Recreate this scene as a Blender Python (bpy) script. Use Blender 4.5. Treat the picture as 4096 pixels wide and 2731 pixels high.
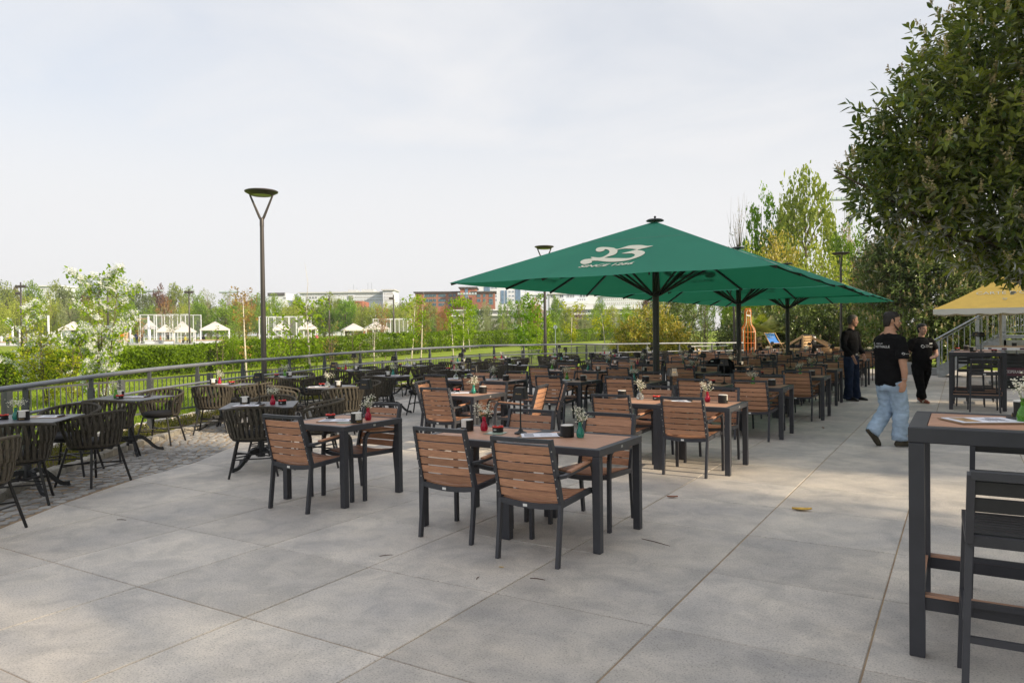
import bpy, bmesh, math, random
import numpy as np
from mathutils import Vector, Matrix

PI = math.pi
R = math.radians
for o in list(bpy.data.objects):
    bpy.data.objects.remove(o)
SC = bpy.context.scene
COL = SC.collection
rng = np.random.default_rng(11)
random.seed(5)

# ------------------------------------------------------------------ camera
CAM_H = 1.5516
YAW, PITCH, ROLL = 0.5471, -0.0115, -0.0115
cd = bpy.data.cameras.new('camera')
cam = bpy.data.objects.new('camera', cd)
COL.objects.link(cam)
cd.sensor_width = 36.0
cd.lens = 36.0 * 2946.6 / 4096.0
cd.clip_start = 0.05
cd.clip_end = 3000.0
cam.matrix_world = (Matrix.Translation((0, 0, CAM_H)) @ Matrix.Rotation(YAW, 4, 'Z')
                    @ Matrix.Rotation(PI / 2 + PITCH, 4, 'X') @ Matrix.Rotation(ROLL, 4, 'Z'))
SC.camera = cam

# ------------------------------------------------------------------ sky and sun
SUN_EL, SUN_AZ = R(25.0), R(0.0)          # azimuth: angle of the direction towards the sun, from +X
world = bpy.data.worlds.new('World')
SC.world = world
world.use_nodes = True
wn, wl = world.node_tree.nodes, world.node_tree.links
wn.clear()
out = wn.new('ShaderNodeOutputWorld')
sky = wn.new('ShaderNodeTexSky')
sky.sky_type = 'NISHITA'
sky.sun_disc = False
sky.sun_elevation = SUN_EL
sky.sun_rotation = PI / 2 - SUN_AZ
sky.air_density = 1.0
sky.dust_density = 2.5
sky.ozone_density = 1.0
bg1 = wn.new('ShaderNodeBackground')
bg1.inputs['Strength'].default_value = 0.15
wl.new(sky.outputs[0], bg1.inputs['Color'])
# thin high cloud veil over the whole dome
tc = wn.new('ShaderNodeTexCoord')
mp = wn.new('ShaderNodeMapping')
mp.inputs['Scale'].default_value = (1.0, 1.6, 3.6)
mp.inputs['Rotation'].default_value = (0.15, 0.1, 0.5)
wl.new(tc.outputs['Generated'], mp.inputs['Vector'])
nz = wn.new('ShaderNodeTexNoise')
nz.inputs['Scale'].default_value = 2.3
nz.inputs['Detail'].default_value = 7.0
nz.inputs['Roughness'].default_value = 0.55
nz.inputs['Distortion'].default_value = 0.6
wl.new(mp.outputs[0], nz.inputs['Vector'])
rp = wn.new('ShaderNodeValToRGB')
rp.color_ramp.elements[0].position = 0.32
rp.color_ramp.elements[0].color = (0.70, 0.70, 0.70, 1)
rp.color_ramp.elements[1].position = 0.66
rp.color_ramp.elements[1].color = (0.93, 0.93, 0.93, 1)
wl.new(nz.outputs['Fac'], rp.inputs['Fac'])
bg2 = wn.new('ShaderNodeBackground')
bg2.inputs['Color'].default_value = (0.985, 0.985, 1.0, 1)
bg2.inputs['Strength'].default_value = 0.72
mx = wn.new('ShaderNodeMixShader')
# the veil thickens towards the horizon
sx_ = wn.new('ShaderNodeSeparateXYZ')
wl.new(tc.outputs['Generated'], sx_.inputs[0])
el = wn.new('ShaderNodeMapRange')
el.interpolation_type = 'SMOOTHSTEP'
el.inputs['From Min'].default_value = 0.13
el.inputs['From Max'].default_value = 0.60
el.inputs['To Min'].default_value = 0.97
el.inputs['To Max'].default_value = 0.0
wl.new(sx_.outputs['Z'], el.inputs['Value'])
fm = wn.new('ShaderNodeMath')
fm.operation = 'MAXIMUM'
wl.new(rp.outputs['Color'], fm.inputs[0])
wl.new(el.outputs[0], fm.inputs[1])
wl.new(fm.outputs[0], mx.inputs['Fac'])
wl.new(bg1.outputs[0], mx.inputs[1])
wl.new(bg2.outputs[0], mx.inputs[2])
wl.new(mx.outputs[0], out.inputs['Surface'])

sd = bpy.data.lights.new('sun', 'SUN')
sd.energy = 5.0
sd.angle = R(0.9)
sd.color = (1.0, 0.82, 0.58)
sun = bpy.data.objects.new('sun', sd)
COL.objects.link(sun)
sdir = Vector((math.cos(SUN_EL) * math.cos(SUN_AZ), math.cos(SUN_EL) * math.sin(SUN_AZ), math.sin(SUN_EL)))
sun.rotation_euler = sdir.to_track_quat('Z', 'Y').to_euler()
sun.location = sdir * 60

SC.view_settings.view_transform = 'Standard'
SC.view_settings.look = 'None'
SC.view_settings.gamma = 1.0
SC.view_settings.use_curve_mapping = False
SC.view_settings.exposure = 0.36
SC.render.engine = 'CYCLES'
SC.cycles.use_denoising = True
SC.cycles.max_bounces = 8
SC.cycles.diffuse_bounces = 3
SC.cycles.glossy_bounces = 3
SC.cycles.transmission_bounces = 5
SC.cycles.transparent_max_bounces = 6
SC.cycles.caustics_reflective = False
SC.cycles.caustics_refractive = False
SC.cycles.sample_clamp_indirect = 6.0

# ------------------------------------------------------------------ materials
MATS = {}


def nd(nt, kind, **kw):
    n = nt.nodes.new(kind)
    for k, v in kw.items():
        if k in n.inputs:
            n.inputs[k].default_value = v
        else:
            setattr(n, k, v)
    return n


def mat(name, col, rough=0.6, metal=0.0, var=0.0, scale=8.0, bump=0.0, bscale=60.0, objvar=0.0, coord='Object',
        stretch=None, spec=0.5, trans=0.0, ior=1.45, alpha=1.0, detail=4.0, col2=None):
    """Principled material; var mixes a second tone by noise, objvar shifts brightness per object."""
    if name in MATS:
        return MATS[name]
    m = bpy.data.materials.new(name)
    MATS[name] = m
    m.use_nodes = True
    nt = m.node_tree
    b = nt.nodes['Principled BSDF']
    b.inputs['Base Color'].default_value = (*col, 1)
    b.inputs['Roughness'].default_value = rough
    b.inputs['Metallic'].default_value = metal
    b.inputs['Specular IOR Level'].default_value = spec
    b.inputs['Transmission Weight'].default_value = trans
    b.inputs['IOR'].default_value = ior
    b.inputs['Alpha'].default_value = alpha
    L = nt.links
    tcn = nd(nt, 'ShaderNodeTexCoord')
    vec = tcn.outputs[coord] if coord != 'World' else nd(nt, 'ShaderNodeNewGeometry').outputs['Position']
    if stretch:
        mpn = nd(nt, 'ShaderNodeMapping')
        mpn.inputs['Scale'].default_value = stretch
        L.new(vec, mpn.inputs['Vector'])
        vec = mpn.outputs[0]
    last = None
    if var > 0:
        n = nd(nt, 'ShaderNodeTexNoise', Scale=scale, Detail=detail, Roughness=0.6)
        L.new(vec, n.inputs['Vector'])
        mr = nd(nt, 'ShaderNodeMapRange')
        mr.inputs['From Min'].default_value = 0.3
        mr.inputs['From Max'].default_value = 0.7
        L.new(n.outputs['Fac'], mr.inputs['Value'])
        c2 = col2 if col2 else tuple(min(1, c * (1 + var)) for c in col)
        c1 = col if col2 else tuple(c * (1 - var) for c in col)
        mix = nd(nt, 'ShaderNodeMix', data_type='RGBA')
        mix.inputs[6].default_value = (*c1, 1)
        mix.inputs[7].default_value = (*c2, 1)
        L.new(mr.outputs[0], mix.inputs[0])
        last = mix.outputs[2]
    if objvar > 0:
        oi = nd(nt, 'ShaderNodeObjectInfo')
        mr2 = nd(nt, 'ShaderNodeMapRange')
        mr2.inputs['To Min'].default_value = 1 - objvar
        mr2.inputs['To Max'].default_value = 1 + objvar
        L.new(oi.outputs['Random'], mr2.inputs['Value'])
        hs = nd(nt, 'ShaderNodeHueSaturation')
        if last:
            L.new(last, hs.inputs['Color'])
        else:
            hs.inputs['Color'].default_value = (*col, 1)
        L.new(mr2.outputs[0], hs.inputs['Value'])
        last = hs.outputs[0]
    if last:
        L.new(last, b.inputs['Base Color'])
    if bump > 0:
        n2 = nd(nt, 'ShaderNodeTexNoise', Scale=bscale, Detail=3.0)
        L.new(vec, n2.inputs['Vector'])
        bp = nd(nt, 'ShaderNodeBump', Strength=bump, Distance=0.02)
        L.new(n2.outputs['Fac'], bp.inputs['Height'])
        L.new(bp.outputs[0], b.inputs['Normal'])
    return m


def leaf_mat(name, c1, c2, transl=0.45, rough=0.55, scale=0.9, gloss=0.12, spread=0.25):
    """Leaf: diffuse + translucent + a little gloss, colour mixed by position noise and per-leaf island randomness."""
    if name in MATS:
        return MATS[name]
    m = bpy.data.materials.new(name)
    MATS[name] = m
    m.use_nodes = True
    nt = m.node_tree
    nt.nodes.clear()
    L = nt.links
    o = nd(nt, 'ShaderNodeOutputMaterial')
    geo = nd(nt, 'ShaderNodeNewGeometry')
    n = nd(nt, 'ShaderNodeTexNoise', Scale=scale, Detail=2.0)
    L.new(geo.outputs['Position'], n.inputs['Vector'])
    add = nd(nt, 'ShaderNodeMath', operation='ADD')
    L.new(n.outputs['Fac'], add.inputs[0])
    sc_ = nd(nt, 'ShaderNodeMath', operation='MULTIPLY_ADD')
    L.new(geo.outputs['Random Per Island'], sc_.inputs[0])
    sc_.inputs[1].default_value = spread * 2
    sc_.inputs[2].default_value = -spread
    L.new(sc_.outputs[0], add.inputs[1])
    mr = nd(nt, 'ShaderNodeMapRange')
    mr.inputs['From Min'].default_value = 0.25
    mr.inputs['From Max'].default_value = 0.75
    L.new(add.outputs[0], mr.inputs['Value'])
    mix = nd(nt, 'ShaderNodeMix', data_type='RGBA')
    mix.inputs[6].default_value = (*c1, 1)
    mix.inputs[7].default_value = (*c2, 1)
    L.new(mr.outputs[0], mix.inputs[0])
    d = nd(nt, 'ShaderNodeBsdfDiffuse')
    t = nd(nt, 'ShaderNodeBsdfTranslucent')
    g = nd(nt, 'ShaderNodeBsdfGlossy', Roughness=rough)
    L.new(mix.outputs[2], d.inputs['Color'])
    hs = nd(nt, 'ShaderNodeHueSaturation', Saturation=1.15, Value=1.25)
    hs.inputs['Hue'].default_value = 0.49
    L.new(mix.outputs[2], hs.inputs['Color'])
    L.new(hs.outputs[0], t.inputs['Color'])
    m1 = nd(nt, 'ShaderNodeMixShader')
    m1.inputs[0].default_value = transl
    L.new(d.outputs[0], m1.inputs[1])
    L.new(t.outputs[0], m1.inputs[2])
    fr = nd(nt, 'ShaderNodeFresnel', IOR=1.35)
    fm = nd(nt, 'ShaderNodeMath', operation='MULTIPLY')
    fm.inputs[1].default_value = gloss * 8
    fm.use_clamp = True
    L.new(fr.outputs[0], fm.inputs[0])
    m2 = nd(nt, 'ShaderNodeMixShader')
    L.new(fm.outputs[0], m2.inputs[0])
    L.new(m1.outputs[0], m2.inputs[1])
    L.new(g.outputs[0], m2.inputs[2])
    L.new(m2.outputs[0], o.inputs['Surface'])
    return m


def slab_mat():
    m = bpy.data.materials.new('concrete_slab')
    m.use_nodes = True
    nt = m.node_tree
    L = nt.links
    b = nt.nodes['Principled BSDF']
    b.inputs['Roughness'].default_value = 0.62
    b.inputs['Specular IOR Level'].default_value = 0.42
    pos = nd(nt, 'ShaderNodeNewGeometry').outputs['Position']
    big = nd(nt, 'ShaderNodeTexNoise', Scale=1.3, Detail=6.0, Roughness=0.62)
    L.new(pos, big.inputs['Vector'])
    r1 = nd(nt, 'ShaderNodeValToRGB')
    e = r1.color_ramp.elements
    e[0].position, e[0].color = 0.33, (0.440, 0.418, 0.400, 1)
    e[1].position, e[1].color = 0.66, (0.645, 0.590, 0.520, 1)
    L.new(big.outputs['Fac'], r1.inputs['Fac'])
    oi = nd(nt, 'ShaderNodeObjectInfo')
    mr = nd(nt, 'ShaderNodeMapRange')
    mr.inputs['To Min'].default_value = 0.85
    mr.inputs['To Max'].default_value = 1.10
    L.new(oi.outputs['Random'], mr.inputs['Value'])
    hs = nd(nt, 'ShaderNodeHueSaturation')
    L.new(r1.outputs['Color'], hs.inputs['Color'])
    L.new(mr.outputs[0], hs.inputs['Value'])
    # fine aggregate: dark pits and pale grains
    sp = nd(nt, 'ShaderNodeTexNoise', Scale=95.0, Detail=2.0, Roughness=0.7)
    L.new(pos, sp.inputs['Vector'])
    r2 = nd(nt, 'ShaderNodeValToRGB')
    e = r2.color_ramp.elements
    e[0].position, e[0].color = 0.30, (0.55, 0.55, 0.55, 1)
    e[1].position, e[1].color = 0.46, (1, 1, 1, 1)
    n3 = r2.color_ramp.elements.new(0.72)
    n3.color = (1.12, 1.12, 1.1, 1)
    L.new(sp.outputs['Fac'], r2.inputs['Fac'])
    mul = nd(nt, 'ShaderNodeMix', data_type='RGBA', blend_type='MULTIPLY')
    mul.inputs[0].default_value = 1.0
    L.new(hs.outputs[0], mul.inputs[6])
    L.new(r2.outputs['Color'], mul.inputs[7])
    # blotchy damp stains
    st = nd(nt, 'ShaderNodeTexNoise', Scale=3.6, Detail=5.0, Roughness=0.66, Distortion=0.8)
    L.new(pos, st.inputs['Vector'])
    r3 = nd(nt, 'ShaderNodeValToRGB')
    e = r3.color_ramp.elements
    e[0].position, e[0].color = 0.36, (0.80, 0.81, 0.82, 1)
    e[1].position, e[1].color = 0.58, (1, 1, 1, 1)
    L.new(st.outputs['Fac'], r3.inputs['Fac'])
    mu2 = nd(nt, 'ShaderNodeMix', data_type='RGBA', blend_type='MULTIPLY')
    mu2.inputs[0].default_value = 1.0
    L.new(mul.outputs[2], mu2.inputs[6])
    L.new(r3.outputs['Color'], mu2.inputs[7])
    L.new(mu2.outputs[2], b.inputs['Base Color'])
    bp = nd(nt, 'ShaderNodeBump', Strength=0.18, Distance=0.01)
    L.new(sp.outputs['Fac'], bp.inputs['Height'])
    L.new(bp.outputs[0], b.inputs['Normal'])
    return m


MATS['slab'] = slab_mat()
mat('joint', (0.24, 0.17, 0.12), 0.95, var=0.75, scale=1.6, coord='World', bump=0.4, bscale=80, col2=(0.42, 0.32, 0.20))
mat('cobble', (0.27, 0.262, 0.25), 0.7, var=0.35, scale=9, objvar=0.3, bump=0.35, bscale=28, coord='World')
mat('kerb', (0.34, 0.32, 0.28), 0.8, var=0.3, scale=10, objvar=0.25, bump=0.4, bscale=30, coord='World')
mat('soil', (0.075, 0.05, 0.035), 0.95, var=0.5, scale=14, bump=0.8, bscale=40, coord='World')
mat('white_stone', (0.60, 0.56, 0.50), 0.85, var=0.2, scale=8, objvar=0.15, bump=0.4, bscale=25, coord='World')
mat('anthracite', (0.045, 0.047, 0.056), 0.45, var=0.10, scale=6, objvar=0.12, bump=0.04, bscale=220)
mat('rail_grey', (0.19, 0.205, 0.235), 0.34, metal=0.25, var=0.12, scale=4, coord='World')
mat('post_grey', (0.075, 0.082, 0.092), 0.5, var=0.12, scale=5, objvar=0.1)
mat('lamp_post', (0.075, 0.068, 0.068), 0.42, metal=0.3, var=0.08, scale=3)
mat('wood_slat', (0.46, 0.240, 0.145), 0.55, var=0.26, scale=5, stretch=(1.5, 26, 26), objvar=0.2, bump=0.15, bscale=4, spec=0.35)
mat('wood_top', (0.46, 0.262, 0.175), 0.5, var=0.16, scale=5, stretch=(1.5, 26, 26), objvar=0.08, bump=0.12, bscale=4, spec=0.4)
mat('black_slat', (0.022, 0.023, 0.025), 0.5, var=0.2, scale=8, objvar=0.1)
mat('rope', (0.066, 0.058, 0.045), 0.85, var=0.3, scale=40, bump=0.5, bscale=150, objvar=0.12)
mat('rope_sunlit', (0.115, 0.098, 0.074), 0.85, var=0.3, scale=40, bump=0.5, bscale=150, objvar=0.1)  # rope colour brightened to stand for sunlight on one chair
mat('cushion', (0.012, 0.012, 0.014), 0.8, var=0.3, scale=20)
mat('black_tube', (0.016, 0.016, 0.018), 0.4, var=0.2, scale=9)
mat('hpl_top', (0.115, 0.117, 0.132), 0.42, var=0.12, scale=9, objvar=0.06)
mat('cast_iron', (0.028, 0.03, 0.034), 0.5, var=0.15, scale=10)
mat('matt_black', (0.010, 0.010, 0.011), 0.45)
mat('paper', (0.74, 0.72, 0.68), 0.8, var=0.05, scale=12)
mat('paper_white', (0.78, 0.79, 0.86), 0.7)
mat('board', (0.29, 0.19, 0.11), 0.7, var=0.25, scale=30)
mat('print_dark', (0.05, 0.045, 0.05), 0.7)
mat('print_grey', (0.38, 0.38, 0.42), 0.7)
mat('print_food', (0.36, 0.22, 0.10), 0.6, var=0.6, scale=30)
mat('red_rim', (0.62, 0.03, 0.02), 0.3)
mat('gold_print', (0.45, 0.30, 0.10), 0.4)
mat('white_print', (0.72, 0.72, 0.72), 0.6)
mat('cream_print', (0.76, 0.74, 0.60), 0.6)
mat('label_white', (0.8, 0.8, 0.78), 0.4)
mat('screw', (0.38, 0.38, 0.37), 0.5, metal=0.3)
mat('glass_red', (0.72, 0.012, 0.07), 0.08, trans=0.55)
mat('glass_teal', (0.06, 0.46, 0.36), 0.08, trans=0.6)
mat('glass_green', (0.16, 0.52, 0.05), 0.08, trans=0.6)
mat('glass_clear', (0.85, 0.88, 0.87), 0.04, trans=0.85)
mat('blossom', (0.80, 0.78, 0.66), 0.8)
mat('stem', (0.16, 0.22, 0.07), 0.7)
mat('galvanised', (0.46, 0.49, 0.52), 0.38, metal=0.75, var=0.2, scale=9, coord='World')
mat('bark', (0.11, 0.085, 0.062), 0.9, var=0.35, scale=14, bump=0.6, bscale=30)
mat('bark_pale', (0.56, 0.52, 0.45), 0.85, var=0.3, scale=14, bump=0.3, bscale=30)
mat('bark_far', (0.22, 0.18, 0.13), 0.9, var=0.2, scale=4)
mat('white_paint', (0.68, 0.72, 0.78), 0.5, var=0.05, scale=5)
mat('white_wall', (0.62, 0.68, 0.78), 0.7, var=0.06, scale=0.2, coord='World')
mat('cream_wall', (0.52, 0.55, 0.58), 0.75, var=0.08, scale=0.2, coord='World')
mat('grey_wall', (0.35, 0.36, 0.37), 0.7, var=0.1, scale=0.3, coord='World')
mat('dark_roof', (0.07, 0.07, 0.075), 0.7)
mat('brick_red', (0.36, 0.145, 0.10), 0.85, var=0.15, scale=1.5, coord='World')
mat('brick_dark', (0.27, 0.11, 0.08), 0.85, var=0.15, scale=1.5, coord='World')
mat('roof_tile', (0.36, 0.13, 0.08), 0.85, var=0.2, scale=2)
mat('window_glass', (0.055, 0.085, 0.12), 0.12, spec=0.8)
mat('blue_glass', (0.10, 0.19, 0.32), 0.1, spec=0.9, var=0.3, scale=0.6, coord='World')
mat('teal_frame', (0.08, 0.24, 0.32), 0.5)
mat('tent', (0.56, 0.55, 0.54), 0.75, var=0.05, scale=1)
mat('wire', (0.40, 0.43, 0.45), 0.5, metal=0.3)
mat('sand', (0.36, 0.30, 0.21), 0.95, var=0.25, scale=6, coord='World', bump=0.5, bscale=20)
mat('path', (0.50, 0.44, 0.35), 0.95, var=0.15, scale=0.6, coord='World')
mat('play_floor', (0.45, 0.42, 0.36), 0.9, var=0.2, scale=0.3, coord='World', col2=(0.34, 0.42, 0.38))
mat('pallet_wood', (0.46, 0.31, 0.17), 0.8, var=0.3, scale=8, stretch=(2, 20, 20), objvar=0.2)
mat('play_wood', (0.50, 0.36, 0.23), 0.8, var=0.2, scale=4, objvar=0.2)
mat('black_foam', (0.012, 0.012, 0.014), 0.9)
mat('canvas_blue', (0.06, 0.22, 0.62), 0.75, var=0.1, scale=10)
mat('orange_paint', (0.95, 0.20, 0.02), 0.25)  # plain saturated orange of the play house panel, not emissive
mat('orange_wire', (0.62, 0.17, 0.03), 0.4)
mat('yellow_fabric', (0.82, 0.54, 0.11), 0.75, var=0.06, scale=6)
mat('white_fabric', (0.70, 0.68, 0.63), 0.8)
mat('cream_pole', (0.62, 0.60, 0.54), 0.5)
mat('orange_marking', (0.90, 0.16, 0.02), 0.6, var=0.2, scale=20)
mat('twig', (0.08, 0.045, 0.03), 0.9)
mat('dry_leaf', (0.55, 0.36, 0.08), 0.8, var=0.3, scale=30)
mat('dead_leaf', (0.24, 0.09, 0.045), 0.85, var=0.3, scale=30)
mat('pole_black', (0.022, 0.025, 0.025), 0.35, var=0.15, scale=4)
mat('skin_tan', (0.44, 0.245, 0.165), 0.5, var=0.1, scale=25, spec=0.35)
mat('skin_pale', (0.50, 0.30, 0.225), 0.5, var=0.08, scale=25, spec=0.35)
mat('skin_ruddy', (0.43, 0.235, 0.165), 0.5, var=0.1, scale=25, spec=0.35)
mat('beard_brown', (0.055, 0.034, 0.026), 0.8, var=0.4, scale=60)
mat('hair_black', (0.016, 0.013, 0.012), 0.6, var=0.4, scale=60)
mat('hair_grey', (0.075, 0.068, 0.06), 0.6, var=0.4, scale=60)
mat('cloth_black', (0.007, 0.007, 0.008), 0.9, spec=0.15, var=0.3, scale=16, bump=0.35, bscale=14)
mat('jeans_light', (0.31, 0.41, 0.53), 0.85, var=0.26, scale=6, bump=0.5, bscale=13)
mat('jeans_dark', (0.012, 0.022, 0.050), 0.9, spec=0.2, var=0.4, scale=7, bump=0.45, bscale=13)
mat('shoe_olive', (0.055, 0.047, 0.030), 0.8, var=0.4, scale=18)
mat('shoe_black', (0.010, 0.010, 0.010), 0.35)
mat('shoe_brown', (0.20, 0.06, 0.032), 0.7, var=0.4, scale=40)
mat('sole', (0.10, 0.09, 0.07), 0.8)
mat('eye_white', (0.6, 0.58, 0.55), 0.3)
mat('lip', (0.33, 0.12, 0.10), 0.5)
for i, c in enumerate([(0.55, 0.55, 0.58), (0.03, 0.05, 0.12), (0.35, 0.33, 0.06), (0.5, 0.12, 0.16), (0.05, 0.05, 0.05), (0.42, 0.2, 0.12)]):
    mat('garment_%d' % i, c, 0.8)


def fabric_mat(name, col, transl):
    m = bpy.data.materials.new(name)
    MATS[name] = m
    m.use_nodes = True
    nt = m.node_tree
    nt.nodes.clear()
    o = nd(nt, 'ShaderNodeOutputMaterial')
    n = nd(nt, 'ShaderNodeTexNoise', Scale=1.6, Detail=5.0)
    tcn = nd(nt, 'ShaderNodeTexCoord')
    nt.links.new(tcn.outputs['Object'], n.inputs['Vector'])
    mix = nd(nt, 'ShaderNodeMix', data_type='RGBA')
    mix.inputs[6].default_value = (*[c * 0.9 for c in col], 1)
    mix.inputs[7].default_value = (*[c * 1.1 for c in col], 1)
    nt.links.new(n.outputs['Fac'], mix.inputs[0])
    d = nd(nt, 'ShaderNodeBsdfDiffuse')
    t = nd(nt, 'ShaderNodeBsdfTranslucent')
    g = nd(nt, 'ShaderNodeBsdfGlossy', Roughness=0.55)
    nt.links.new(mix.outputs[2], d.inputs['Color'])
    t.inputs['Color'].default_value = (col[0] * .8, min(1, col[1] * 1.5), col[2] * 1.05, 1)
    m1 = nd(nt, 'ShaderNodeMixShader')
    m1.inputs[0].default_value = transl
    nt.links.new(d.outputs[0], m1.inputs[1])
    nt.links.new(t.outputs[0], m1.inputs[2])
    m2 = nd(nt, 'ShaderNodeMixShader')
    m2.inputs[0].default_value = 0.035
    nt.links.new(m1.outputs[0], m2.inputs[1])
    nt.links.new(g.outputs[0], m2.inputs[2])
    bp = nd(nt, 'ShaderNodeBump', Strength=0.25, Distance=0.05)
    w = nd(nt, 'ShaderNodeTexNoise', Scale=2.6, Detail=3.0, Distortion=1.2)
    nt.links.new(tcn.outputs['Object'], w.inputs['Vector'])
    nt.links.new(w.outputs['Fac'], bp.inputs['Height'])
    nt.links.new(bp.outputs[0], d.inputs['Normal'])
    nt.links.new(m2.outputs[0], o.inputs['Surface'])
    return m


fabric_mat('umbrella_green', (0.046, 0.272, 0.185), 0.24)

leaf_mat('leaf_laurel', (0.065, 0.105, 0.022), (0.27, 0.31, 0.06), 0.38, rough=0.36, gloss=0.08, scale=1.3, spread=0.36)
leaf_mat('leaf_laurel_far', (0.072, 0.115, 0.034), (0.20, 0.27, 0.070), 0.22, rough=0.4, gloss=0.07, scale=0.8)
leaf_mat('spike', (0.46, 0.38, 0.21), (0.64, 0.55, 0.34), 0.3, gloss=0.02)
leaf_mat('leaf_hedge', (0.040, 0.085, 0.006), (0.21, 0.335, 0.020), 0.4, scale=0.7, gloss=0.008)
leaf_mat('leaf_green', (0.115, 0.22, 0.03), (0.27, 0.39, 0.06), 0.4, scale=0.25, gloss=0.008)
leaf_mat('leaf_dark', (0.090, 0.132, 0.048), (0.168, 0.216, 0.072), 0.35, scale=0.25, gloss=0.008)
leaf_mat('leaf_willow', (0.25, 0.32, 0.055), (0.43, 0.48, 0.095), 0.4, scale=0.25, gloss=0.008)
leaf_mat('leaf_pale', (0.207, 0.262, 0.124), (0.345, 0.386, 0.207), 0.4, scale=0.25, gloss=0.008)
leaf_mat('leaf_purple', (0.118, 0.066, 0.055), (0.203, 0.118, 0.078), 0.35, scale=0.25, gloss=0.008)
leaf_mat('leaf_orange', (0.312, 0.163, 0.065), (0.390, 0.247, 0.098), 0.4, scale=0.25, gloss=0.008)
leaf_mat('leaf_young', (0.184, 0.310, 0.029), (0.345, 0.483, 0.057), 0.5, scale=1.5, gloss=0.008)
leaf_mat('leaf_fresh', (0.108, 0.240, 0.022), (0.228, 0.372, 0.042), 0.45, scale=1.5, gloss=0.008)
leaf_mat('leaf_yellow', (0.28, 0.36, 0.035), (0.48, 0.50, 0.06), 0.45, scale=1.5, gloss=0.008)
leaf_mat('leaf_variegated', (0.16, 0.22, 0.03), (0.60, 0.50, 0.10), 0.4, scale=2.2, gloss=0.04, spread=0.35)
leaf_mat('leaf_poplar', (0.17, 0.235, 0.05), (0.31, 0.37, 0.085), 0.45, scale=0.6, gloss=0.008)
leaf_mat('leaf_copper', (0.30, 0.20, 0.07), (0.42, 0.32, 0.11), 0.45, scale=1.0, gloss=0.008)
leaf_mat('leaf_palm', (0.130, 0.208, 0.026), (0.364, 0.390, 0.052), 0.35, scale=1.2, gloss=0.08)
leaf_mat('leaf_palm_dead', (0.10, 0.07, 0.035), (0.19, 0.13, 0.06), 0.3, scale=1.2, gloss=0.02)
leaf_mat('leaf_cover', (0.085, 0.10, 0.02), (0.22, 0.22, 0.045), 0.4, scale=3.0, gloss=0.02)
leaf_mat('petal', (0.74, 0.77, 0.78), (0.86, 0.88, 0.88), 0.4, gloss=0.01)
leaf_mat('grass_blade', (0.144, 0.240, 0.026), (0.300, 0.408, 0.054), 0.45, scale=0.8, gloss=0.008)


def lawn_mat():
    m = bpy.data.materials.new('lawn')
    MATS['lawn'] = m
    m.use_nodes = True
    nt = m.node_tree
    L = nt.links
    b = nt.nodes['Principled BSDF']
    b.inputs['Roughness'].default_value = 0.95
    b.inputs['Specular IOR Level'].default_value = 0.1
    pos = nd(nt, 'ShaderNodeNewGeometry').outputs['Position']
    a = nd(nt, 'ShaderNodeTexNoise', Scale=0.35, Detail=8.0, Roughness=0.7)
    L.new(pos, a.inputs['Vector'])
    r1 = nd(nt, 'ShaderNodeValToRGB')
    e = r1.color_ramp.elements
    e[0].position, e[0].color = 0.26, (0.34, 0.26, 0.14, 1)
    e[1].position, e[1].color = 0.34, (0.21, 0.29, 0.035, 1)
    x = e.new(0.68)
    x.color = (0.33, 0.42, 0.065, 1)
    L.new(a.outputs['Fac'], r1.inputs['Fac'])
    f = nd(nt, 'ShaderNodeTexNoise', Scale=14.0, Detail=4.0, Roughness=0.8)
    L.new(pos, f.inputs['Vector'])
    r2 = nd(nt, 'ShaderNodeValToRGB')
    r2.color_ramp.elements[0].position = 0.3
    r2.color_ramp.elements[0].color = (0.6, 0.62, 0.6, 1)
    r2.color_ramp.elements[1].position = 0.65
    L.new(f.outputs['Fac'], r2.inputs['Fac'])
    mu = nd(nt, 'ShaderNodeMix', data_type='RGBA', blend_type='MULTIPLY')
    mu.inputs[0].default_value = 1.0
    L.new(r1.outputs['Color'], mu.inputs[6])
    L.new(r2.outputs['Color'], mu.inputs[7])
    L.new(mu.outputs[2], b.inputs['Base Color'])
    bp = nd(nt, 'ShaderNodeBump', Strength=0.6, Distance=0.05)
    L.new(f.outputs['Fac'], bp.inputs['Height'])
    L.new(bp.outputs[0], b.inputs['Normal'])


lawn_mat()


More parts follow.
